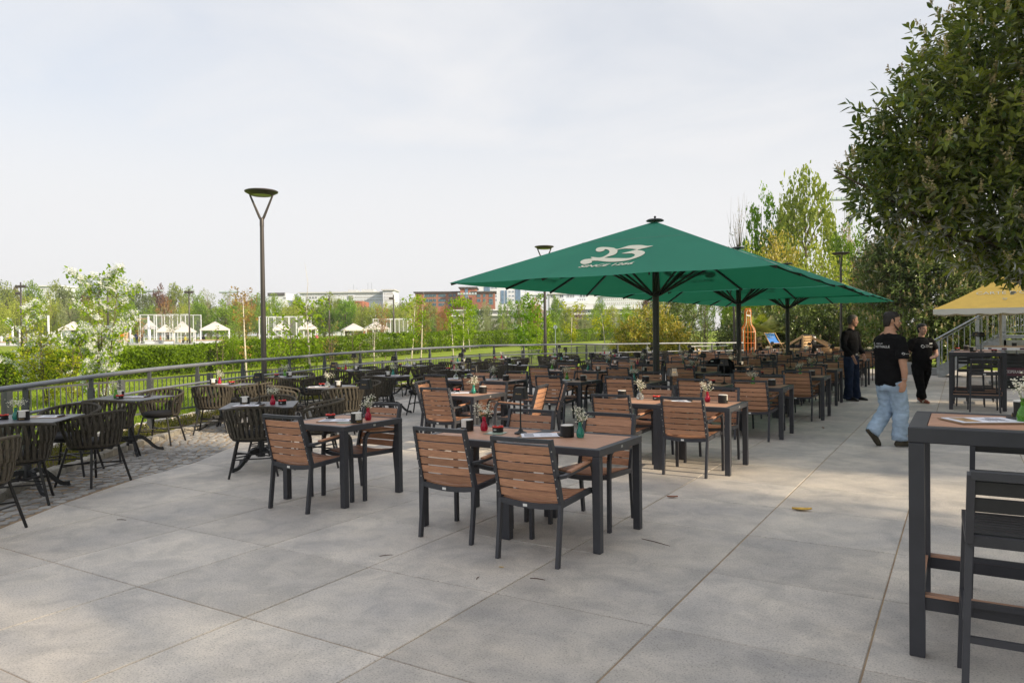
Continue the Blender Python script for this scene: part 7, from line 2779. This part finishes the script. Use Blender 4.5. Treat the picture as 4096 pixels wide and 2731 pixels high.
deck_chair(3170, 38.6, R(200), 'blue deck chair right of the third umbrella pole')
deck_chair(3282, 39.5, R(110), 'blue deck chair seen sideways between pallet sofas')
deck_chair(3098, 36.5, R(220), 'blue deck chair half hidden by the palm')
for i, (xp, d, z, lab) in enumerate(((3345, 35.5, 0, 'pallet side table behind the standing person'), (3100, 34.5, 0, 'pallet table below the palm'), (3165, 34.0, 0, 'pallet table beside third umbrella pole'))):
    x, y = spot(PX(xp, d), d)
    t = empty('pallet_table', (x, y, .38), .5 + i)
    tag(t, lab, 'table', 'pallet tables in the beach lounge')
    for lv in range(2):
        for k in range(5):
            link('pallet_board', MB().box((0, -.36 + k * .18, lv * .15 + .133), (1.0, .13, .022)).mesh('pallet_board', 'pallet_wood'), t)
        for sx in (-1, 0, 1):
            link('pallet_runner', MB().box((sx * .42, 0, lv * .15 + .06), (.11, .82, .115)).mesh('pallet_runner', 'pallet_wood'), t)

bx, by = spot(PX(2992, 36.6), 36.6)
bf = empty('bottle_frame', (bx, by, .3), YAW)
tag(bf, 'orange bottle-shaped wire sculpture beside the palm', 'sculpture')
prof = [(.36, 0), (.38, .10), (.38, 1.18), (.33, 1.36), (.20, 1.52), (.165, 1.70), (.165, 2.20), (.14, 2.30), (.08, 2.34)]
for k in range(14):
    a = k * PI / 7
    link('frame_wire', MB().tube([(r_ * math.cos(a), r_ * .55 * math.sin(a), z) for r_, z in prof], .012, 5).mesh('frame_wire', 'orange_wire'), bf)
for r_, z in ((.38, .1), (.38, .62), (.38, 1.16), (.165, 1.75), (.165, 2.2)):
    link('frame_ring', MB().tube([(r_ * math.cos(a), r_ * .55 * math.sin(a), z) for a in np.linspace(0, 2 * PI, 22, endpoint=False)], .014, 5, closed=True).mesh('frame_ring', 'orange_wire'), bf)
for s in (-1, 1):
    q = [(s * .30, .0), (s * .30, 1.12), (s * .27, 1.30), (s * .13, 1.50), (s * .10, 1.70), (s * .10, 2.15), (s * .03, 2.25)]
    link('light_tube', MB().tube([(a, -.21 if z < 1.2 else -.1, z) for a, z in q], .012, 6).mesh('light_tube', 'cream_print'), bf)
link('label_plate', MB().box((0, -.12, 1.98), (.22, .02, .06), mtx=Matrix.Rotation(.2, 3, 'Y')).mesh('label_plate', 'label_white'), bf)
# wooden bench at the end of the railing
wb = empty('wooden_bench', spot(PX(2830, 33.5), 33.5) + (0,), YAW + .1)
tag(wb, 'simple wooden bench table beyond the railing end', 'bench')
link('plank', MB().box((0, 0, .86), (1.8, .35, .05)).mesh('plank', 'grey_wall'), wb)
for s in (-.62, -.38, .7):
    link('leg', MB().box((s, 0, .42), (.11, .11, .84)).mesh('leg', 'pallet_wood'), wb)
# jacket over a chair back and the bag below it
jk = empty('jacket', (-4.62, 16.62, 0))
tag(jk, 'black jacket with small white logo hung over an armchair', 'jacket')
m = MB()
loft(m, [((0, -.02, .92), (.20, 0, 0), (0, .06, 0)), ((0, -.035, .88), (.25, 0, 0), (0, .085, 0)), ((0, -.05, .78), (.26, 0, 0), (0, .075, 0)), ((.01, -.04, .62), (.25, 0, 0), (0, .065, 0)), ((.02, -.03, .52), (.20, 0, 0), (0, .05, 0))], 16)
m.tube([(-.22, -.05, .86), (-.27, -.05, .70), (-.25, -.04, .55)], [.06, .055, .045], 10)
m.tube([(.22, -.05, .86), (.27, -.05, .72), (.26, -.04, .56)], [.06, .055, .045], 10)
jb = link('cloth', fuse(m, 'cloth', 'cloth_black', .014, 3), jk)
link('logo', MB().box((-.16, -.128, .865), (.06, .004, .022)).mesh('logo', 'white_print'), jk)

# ------------------------------------------------------------------ park: path, playground floor, pavilions, cages, masts
pth = None if True else MB().prism([spot(PX(x, d), d) for x, d in ((1780, 118), (3000, 100), (3000, 106), (1780, 126))], 0, 0).mesh('tmp') if False else None
for nm, mt, q, dz, lab in (('sand_path', 'path', ((1700, 126), (2250, 112), (2800, 98), (2800, 102), (2250, 117), (1700, 132)), .03, 'pale sandy path across the far lawn'),
                           ('playground_floor', 'play_floor', ((-200, 105), (300, 103), (820, 104), (1300, 112), (1300, 128), (820, 136), (300, 138), (-200, 138)), .02, 'pale playground surface beyond the hedge')):
    pts_ = [spot(PX(x, d), d) for x, d in q]
    mb = MB().add([(x, y, terrain_z(x, y) + dz) for x, y in pts_], [tuple(range(len(pts_)))])
    structure(link(nm, mb.mesh(nm, mt)), lab)


def pavilion(xp, ytop, wpx, d, label):
    r_ = PX(xp, d)
    x, y = spot(r_, d)
    z0 = terrain_z(x, y)
    w = wpx * d / 2946.6 / 1.12
    hor = 1331.6 - .0115 * (xp - 2048)
    zt = CAM_H + (hor - ytop) * d / 2946.6 - z0
    t = empty('pavilion', (x, y, z0), YAW + .35)
    tag(t, label, 'pavilion', 'white pavilions on the playground')
    h = w / 2
    ze, zc = zt * .64, zt * .93
    rf = MB().add([(-h, -h, ze), (h, -h, ze), (h, h, ze), (-h, h, ze), (-h * .2, -h * .2, zc), (h * .2, -h * .2, zc), (h * .2, h * .2, zc), (-h * .2, h * .2, zc)],
                  [(0, 1, 5, 4), (1, 2, 6, 5), (2, 3, 7, 6), (3, 0, 4, 7), (4, 5, 6, 7)])
    for s in range(4):
        a = s * PI / 2
        rf.box((h * math.sin(a), -h * math.cos(a), ze - .10), (2 * h, .03, .2), rz=a)
    link('roof', rf.mesh('roof', 'tent'), t)
    link('roof_cap', MB().add([(-h * .26, -h * .26, zc - .02), (h * .26, -h * .26, zc - .02), (h * .26, h * .26, zc - .02), (-h * .26, h * .26, zc - .02), (0, 0, zt)], [(0, 1, 4), (1, 2, 4), (2, 3, 4), (3, 0, 4)]).mesh('roof_cap', 'tent'), t)
    for sx in (-1, 1):
        for sy in (-1, 1):
            link('post', MB().box((sx * (h - .1), sy * (h - .1), ze / 2), (.14, .14, ze)).mesh('post', 'white_paint'), t)
    link('bench', MB().box((0, h * .3, .42), (w * .6, .4, .08)).box((-w * .25, h * .3, .2), (.08, .35, .4)).box((w * .25, h * .3, .2), (.08, .35, .4)).mesh('bench', 'play_wood'), t)


for x, yt, w, d, lab in ((742, 1298, 90, 118, 'bright white pavilion before the sports cage'), (663, 1297, 72, 122, 'cream pavilion left of the bright white one'), (296, 1285, 102, 135, 'wide pavilion behind the flowering shrub'), (490, 1276, 50, 138, 'far small pavilion above the play slide'),
                         (602, 1281, 62, 136, 'pavilion seen through the left cage'), (731, 1284, 68, 138, 'far pavilion peeking over the bright white one'), (862, 1286, 122, 120, 'large pavilion left of the street lamp'), (1123, 1288, 70, 126, 'pavilion half hidden by a sapling right of the lamp'),
                         (1230, 1285, 86, 126, 'pavilion with gabled cap right of the thin sapling'), (1415, 1293, 102, 124, 'low white pavilion left of the lamp mast'), (1503, 1286, 106, 126, 'white pavilion beside the right sports fence')):
    pavilion(x, yt, w, d, lab)


def cage(x0, x1, ytop, d, label):
    ra, rb = PX(x0, d), PX(x1, d)
    x, y = spot(ra, d)
    z0 = terrain_z(x, y)
    L = rb - ra
    hor = 1331.6 - .0115 * ((x0 + x1) / 2 - 2048)
    H = CAM_H + (hor - ytop) * d / 2946.6 - z0
    t = empty('sports_cage', (x, y, z0), YAW)
    tag(t, label, 'sports cage', 'white sports cages on the playground')
    for yy in (0, 5.0):
        n = max(3, int(L / 1.3))
        for k in range(n + 1):
            link('post', MB().box((L * k / n, yy, H / 2), (.13 if k % 2 == 0 else .09, .1, H)).mesh('post', 'white_paint'), t)
        tr = MB().box((L / 2, yy, H - .05), (L, .09, .1)).box((L / 2, yy, .9), (L, .06, .08))
        link('rail', tr.mesh('rail', 'white_paint'), t)
        w = MB()
        for k in range(int(H / .16)):
            w.box((L / 2, yy + .03, .1 + k * .16), (L, .012, .014))
        for k in range(int(L / .2)):
            w.box((k * .2, yy + .03, H / 2), (.012, .012, H))
        o = link('wire_mesh', w.mesh('wire_mesh', 'wire'), t)
        o['kind'] = 'stuff'


cage(562, 757, 1257, 128, 'tall white sports cage with wire mesh at left')
cage(1038, 1215, 1265, 132, 'white sports cage right of the street lamp')
cage(1494, 1632, 1274, 132, 'right white sports fence behind the lamp mast')


def mast(xp, ytop, d, label, heads=1):
    x, y = spot(PX(xp, d), d)
    z0 = terrain_z(x, y)
    hor = 1331.6 - .0115 * (xp - 2048)
    H = CAM_H + (hor - ytop) * d / 2946.6 - z0
    t = empty('floodlight_mast', (x, y, z0), YAW)
    tag(t, label, 'light mast', 'light masts of the park')
    link('pole', MB().tube([(0, 0, 0), (0, 0, H)], [.13, .09], 8).mesh('pole', 'lamp_post', True), t)
    for k in range(heads):
        link('floodlight', MB().box((-.35 if k % 2 == 0 else .35, 0, H - .55 - .9 * (k // 2)), (.6, .3, .34), bev=.05).mesh('floodlight', 'lamp_post'), t)


for x, yt, d, lab, hds in ((87, 1129, 95, 'light mast near the left picture edge', 3), (434, 1098, 85, 'light mast behind the flowering shrub', 1), (759, 1154, 110, 'light mast beside the left sports cage', 2), (1319, 1183, 110, 'light mast left of the low white pavilion', 1), (1576, 1179, 110, 'light mast by the right sports fence', 1)):
    mast(x, yt, d, lab, hds)


def stadium_light(xp, ytop, d, label):
    x, y = spot(PX(xp, d), d)
    z0 = terrain_z(x, y)
    hor = 1331.6 - .0115 * (xp - 2048)
    H = CAM_H + (hor - ytop) * d / 2946.6 - z0
    t = empty('stadium_light', (x, y, z0), YAW)
    tag(t, label, 'light mast', 'stadium lights on the skyline')
    m = MB()
    for sx, sy in ((-.5, -.5), (.5, -.5), (.5, .5), (-.5, .5)):
        m.tube([(sx, sy, 0), (sx * .7, sy * .7, H - 1)], .07, 5)
    for k in range(int(H / 1.6)):
        z = k * 1.6
        m.tube([(-.5, -.5, z), (.5, -.5, z + 1.6)], .04, 4)
        m.tube([(.5, -.5, z), (-.5, -.5, z + 1.6)], .04, 4)
    link('lattice', m.mesh('lattice', 'galvanised'), t)
    link('gantry', MB().box((0, 0, H - .6), (6.5, .5, .25)).mesh('gantry', 'galvanised'), t)
    for k in range(7):
        link('floodlight', MB().box((-2.9 + k * .97, -.3, H - .25), (.7, .5, .6), bev=.08).mesh('floodlight', 'pale_lamp'), t)


mat('pale_lamp', (0.45, 0.55, 0.62), .35)
for x, yt, d, lab in ((615, 1160, 240, 'stadium floodlight rising from the skyline trees at left'), (919, 1164, 250, 'stadium floodlight above the pale tree'), (1871, 1172, 255, 'stadium floodlight before the brick offices')):
    stadium_light(x, yt, d, lab)

# playground bits: white posts, beams, ramps
for i, (x, h_, lab) in enumerate(((51, 2.9, 'white post at far left of the playground'), (80, 2.6, 'white post beside a wooden beam'), (6, 1.4, 'short white post at the left picture edge'), (195, 4.6, 'tall white post with green hanging basket'), (245, 2.0, 'white post behind yellow shrub'),
                                  (522, 4.2, 'left white post of the swing frame'), (595, 4.3, 'right white post of the swing frame'), (600, 2.2, 'short white post near the swing frame'), (470, 3.0, 'white post left of the play slide'), (320, 3.2, 'white post seen through blossom'))):
    d = 116
    xx_, yy_ = spot(PX(x, d), d)
    tag(link('white_post', MB().tube([(0, 0, 0), (0, 0, h_)], .15, 8).mesh('white_post', 'white_paint', True), None, (xx_, yy_, terrain_z(xx_, yy_))), lab, 'post', 'white playground posts')
xx_, yy_ = spot(PX(558, 116), 116)
tag(link('swing_beam', MB().box((0, 0, 0), (2.9, .16, .16), bev=.02).mesh('swing_beam', 'play_wood'), None, (xx_, yy_, 4.45), (0, 0, YAW)), 'wooden cross beam of the swing frame', 'beam')
xx_, yy_ = spot(PX(492, 116), 116)
sl_ = empty('play_slide', (xx_, yy_, terrain_z(xx_, yy_)), YAW)
tag(sl_, 'wooden play house with orange diamond panel and metal slide', 'slide')
link('house_wall', MB().box((0, 0, 1.1), (1.5, 1.0, 1.6), bev=.04, mtx=Matrix.Rotation(.12, 3, 'Y')).mesh('house_wall', 'play_wood'), sl_)
link('orange_panel', MB().box((.1, -.56, 1.3), (.55, .04, .55), mtx=Matrix.Rotation(.8, 3, 'Y')).mesh('orange_panel', 'orange_paint'), sl_)
link('chute', MB().beam((.6, -.4, 1.1), (-1.1, -1.2, .15), .5, .06).mesh('chute', 'galvanised'), sl_)
for i, (x, w_, lab) in enumerate(((20, 3.4, 'long wooden seating edge at the far left'), (80, 2.2, 'wooden ramp beside the white posts'), (620, 3.2, 'white round bench before the cage'), (655, 3.0, 'wooden seating edge near the pavilion'), (835, 4.0, 'wooden deck under the large pavilion'))):
    xx_, yy_ = spot(PX(x, 114), 114)
    t = empty('seating_edge', (xx_, yy_, terrain_z(xx_, yy_)), YAW)
    tag(t, lab, 'bench', 'playground seating')
    link('seat', MB().box((0, 0, .5), (w_, .6, .14), bev=.02).mesh('seat', 'play_wood' if i != 2 else 'white_paint'), t)
    link('support', MB().box((0, 0, .21), (w_ - .3, .4, .42)).mesh('support', 'white_paint'), t)
# round course sign
xx_, yy_ = spot(PX(2222, 70), 70)
sg = empty('round_sign', (xx_, yy_, terrain_z(xx_, yy_)), YAW)
tag(sg, 'round white sign with black number 2 above the hedge', 'sign')
zc = CAM_H + (1329.6 - 1308) * 70 / 2946.6 - terrain_z(xx_, yy_)
link('post', MB().tube([(0, 0, 0), (0, 0, zc)], .035, 6).mesh('post', 'white_paint'), sg)
dk = MB().lathe([(0, -.02), (.19, -.02), (.19, .02), (0, .02)], 24, cap=False)
dk.v = [(x, z - .04, y + zc) for x, y, z in dk.v]
disc = link('disc', dk.mesh('disc', 'white_paint'), sg)
t2 = text_mesh('2', .30, 'print_dark', .002)
t2.transform(Matrix.Translation((0, -.065, zc)) @ Matrix.Rotation(PI / 2, 4, 'X'))
link('digit', t2, disc)


# ------------------------------------------------------------------ office buildings on the skyline
WIN = {}


def building(label, x0, x1, ytop, d, wall, floors=(), depth=14, roof=None, name='office_building', rz=0.0, ybot=1290, band=False):
    """floors: list of (y px centre, height px, list of (x0, x1) or (x0, x1, n, w), material)"""
    s = d / 2946.6
    xm = (x0 + x1) / 2
    hor = 1331.6 - .0115 * (xm - 2048)
    ax, ay = spot(PX(xm, d), d)
    z0 = terrain_z(ax, ay)
    t = empty(name, (ax, ay, z0), YAW + rz)
    tag(t, label, 'building', 'buildings on the skyline')
    W = (x1 - x0) * s
    H = CAM_H + (hor - ytop) * s - z0
    link('wall', MB().box((0, depth / 2, H / 2), (W, depth, H)).mesh('wall', wall), t)
    if roof:
        link('roof', MB().box((0, depth / 2 - .3, H + .25), (W + 1.2, depth + 1.2, .5)).mesh('roof', roof), t)
    Z = lambda yp: CAM_H + (hor - yp) * s - z0
    X = lambda xp: (xp - xm) * s
    for yc, hp, spans, mt in floors:
        for sp in spans:
            if len(sp) == 2:
                boxes = [sp]
            else:
                a, b, n, w = sp
                boxes = [(a + (b - a) * (k + .5) / n - w / 2, a + (b - a) * (k + .5) / n + w / 2) for k in range(n)]
            for a, b in boxes:
                key = (round((b - a) * s, 2), round(hp * s, 2), mt)
                if key not in WIN:
                    w_, h_ = key[0], key[1]
                    fr = MB()
                    for c, q in (((0, -.06, h_ / 2), (w_ + .2, .12, .14)), ((0, -.06, -h_ / 2), (w_ + .3, .2, .14)), ((-w_ / 2, -.06, 0), (.14, .12, h_)), ((w_ / 2, -.06, 0), (.14, .12, h_)), ((0, -.05, 0), (.1, .08, h_))):
                        fr.box(c, q)
                    WIN[key] = (MB().box((0, -.02, 0), (w_, .06, h_)).mesh('pane', mt), fr.mesh('window_frame', 'teal_frame' if wall.startswith('brick') else 'white_paint'))
                p = link('window', WIN[key][0], t, (X((a + b) / 2), -.02, Z(yc)))
                link('frame', WIN[key][1], p)
    return t, X, Z, s


def addbox(t, X, Z, s, name, x0, x1, yt, yb, material, y=0.0, dep=10.0):
    w, h = (x1 - x0) * s, (yb - yt) * s
    link(name, MB().box((X((x0 + x1) / 2), y + dep / 2, (Z(yt) + Z(yb)) / 2), (w, dep, h)).mesh(name, material), t)


building('white office block behind the left skyline trees', 158, 240, 1146, 330, 'white_wall', [(y, 5, [(162, 238, 11, 4)], 'window_glass') for y in (1154, 1167, 1180)], roof='white_paint')
b_ = building('white house with dark upper storey left of the long office', 1076, 1146, 1172, 330, 'white_wall', [(1192, 7, [(1136, 1146)], 'window_glass')])
addbox(*b_, 'dark_storey', 1074, 1142, 1171, 1183, 'dark_roof', -.4, 13)
for k, (x, w) in enumerate(((1155, 34), (1185, 40))):
    xx_, yy_ = spot(PX(x, 340), 340)
    m = MB().lathe([(0, 17.5), (2, 17.4), (w * .06, 16.5), (w * .06, 0)], 18, cap=False)
    tag(link('domed_hall', m.mesh('domed_hall', 'white_wall', True), None, (xx_, yy_, 0)), ['low white domed roof left of the long office', 'second white domed roof beside the long office'][k], 'building', 'buildings on the skyline')
b_ = building('long white office building with flat overhanging roof', 1203, 1560, 1172, 330, 'white_wall',
              [(1178, 4.5, [(1215, 1395, 28, 5), (1425, 1535, 18, 5)], 'window_glass'), (1189, 8, [(1226, 1272, 4, 9), (1285, 1300, 2, 5)], 'window_glass'), (1190, 5, [(1422, 1540, 20, 4.6)], 'window_glass'), (1201, 5, [(1228, 1300, 6, 7), (1422, 1540, 20, 4.6)], 'window_glass')], roof='cream_wall')
addbox(*b_, 'roof_house', 1391, 1425, 1159, 1171, 'cream_wall', 2, 7)
addbox(*b_, 'roof_house', 1445, 1494, 1158, 1171, 'cream_wall', 2, 7)
addbox(*b_, 'glass_bay', 1396, 1416, 1182, 1197, 'grey_wall', -.4, 2)
for x, yt in ((1409, 1135), (1467, 1130), (1482, 1130), (1423, 1150)):
    addbox(*b_, 'antenna', x, x + 1.3, yt, 1160, 'galvanised', 4, .15)
building('white stair tower at the right end of the long office', 1534, 1577, 1162, 325, 'white_wall', [(y, 4.5, [(1541, 1576, 7, 3.4)], 'window_glass') for y in (1174, 1187, 1198)], roof='cream_wall')
building('red tiled house roof below the long office', 1419, 1452, 1204, 300, 'roof_tile')
b_ = building('long red brick office with teal windows', 1663, 1845, 1171, 300, 'brick_red', [(1182, 10, [(1700, 1714), (1716, 1730), (1733, 1746), (1757, 1769), (1772, 1784), (1797, 1809), (1814, 1824), (1838, 1848)], 'window_glass'), (1201, 10, [(1700, 1714), (1716, 1730), (1733, 1746), (1757, 1769), (1772, 1784), (1797, 1809), (1814, 1824), (1838, 1848)], 'window_glass'), (1218, 10, [(1733, 1746), (1757, 1769), (1772, 1784), (1797, 1809)], 'window_glass')], roof='dark_roof')
addbox(*b_, 'roof_house', 1699, 1742, 1163, 1171, 'cream_wall', 3, 6)
b_ = building('red brick stair tower with a glass strip', 1843, 1906, 1153, 296, 'brick_red', [], roof='dark_roof')
addbox(*b_, 'glass_strip', 1862, 1874, 1154, 1190, 'blue_glass', -.15, .3)
addbox(*b_, 'chimney', 1883, 1888, 1147, 1153, 'brick_dark', 3, 1)
b_ = building('dark red brick cube building before the white tower', 1890, 1980, 1170, 280, 'brick_dark', [(1182, 10, [(1911, 1923), (1936, 1943), (1959, 1972)], 'window_glass'), (1201, 10, [(1911, 1923), (1936, 1943), (1959, 1972)], 'window_glass'), (1213, 8, [(1959, 1972)], 'window_glass')], roof='dark_roof')
b_ = building('white high-rise with blue glass strips above the brick offices', 1918, 2090, 1128, 330, 'white_wall', [(y, 8, [(1968, 1977), (1982, 1990), (2037, 2045), (2050, 2059)], 'blue_glass') for y in (1133, 1150, 1167, 1184, 1200)], roof='white_paint')
for a, c in ((1940, 1962), (2064, 2084), (2006, 2018), (2023, 2030)):
    addbox(*b_, 'glass_strip', a, c, 1136 if a != 2006 and a != 2023 else 1162, 1215, 'blue_glass', -.25, .4)
building('low white office right of the high-rise', 2090, 2172, 1180, 335, 'white_wall', [(1193, 8, [(2092, 2170, 15, 3.4)], 'window_glass')], roof='white_paint')
building('stepped white office roof behind the low white office', 2090, 2141, 1168, 340, 'cream_wall')
b_ = building('white office with roof terrace under the umbrella edge', 2200, 2392, 1176, 300, 'white_wall', [(1184, 11, [(2203, 2218), (2240, 2256), (2270, 2300, 3, 9), (2320, 2345, 2, 10)], 'window_glass'), (1199, 8, [(2252, 2260), (2310, 2345, 4, 6)], 'window_glass')], roof='cream_wall')
addbox(*b_, 'terrace_block', 2248, 2353, 1205, 1216, 'white_wall', -3, 3)
b_ = building('low white pavilion building with dark window bands in the park', 1808, 2172, 1240, 235, 'grey_wall', [(1252, 12, [(1915, 1940), (1955, 1972), (1990, 2010), (2062, 2072)], 'window_glass'), (1266, 10, [(1920, 1950), (2040, 2060), (2085, 2110)], 'window_glass')], depth=9)
for yt in (1237, 1258):
    addbox(*b_, 'white_fascia', 1806, 2174, yt, yt + 5, 'white_paint', -1.0, 10)
b_ = building('white low building with flat roofs right of the second street lamp', 2230, 2600, 1234, 215, 'grey_wall', [(1245, 11, [(2240, 2275), (2350, 2378), (2390, 2400), (2440, 2470)], 'window_glass'), (1264, 11, [(2250, 2290), (2352, 2372), (2420, 2450)], 'window_glass')], depth=9)
for yt in (1231, 1252):
    addbox(*b_, 'white_fascia', 2228, 2602, yt, yt + 6, 'white_paint', -1.0, 10)
addbox(*b_, 'upper_storey', 2258, 2392, 1214, 1231, 'cream_wall', .5, 7)
building('large white office with rows of windows behind the umbrella pole', 2415, 2640, 1182, 250, 'white_wall', [(y, 9, [(2420, 2636, 27, 4.6)], 'window_glass') for y in (1196, 1212, 1232, 1250)], roof='white_paint')
stadium_light(3392, 790, 150, 'tall stadium floodlight between poplar and laurel')

# ------------------------------------------------------------------ light haze over the park
hz = bpy.data.materials.new('haze')
hz.use_nodes = True
hz.node_tree.nodes.clear()
ho = hz.node_tree.nodes.new('ShaderNodeOutputMaterial')
hv = hz.node_tree.nodes.new('ShaderNodeVolumePrincipled')
hv.inputs['Color'].default_value = (0.93, 0.95, 1.0, 1)
hv.inputs['Density'].default_value = 0.0003
hv.inputs['Anisotropy'].default_value = 0.2
hz.node_tree.links.new(hv.outputs[0], ho.inputs['Volume'])
MATS['haze'] = hz
hb = link('haze', MB().box((0, 0, 22), (4500, 4500, 50)).mesh('haze', 'haze'))
tag(hb, 'thin pale haze in the air over the park', None, None, 'stuff')
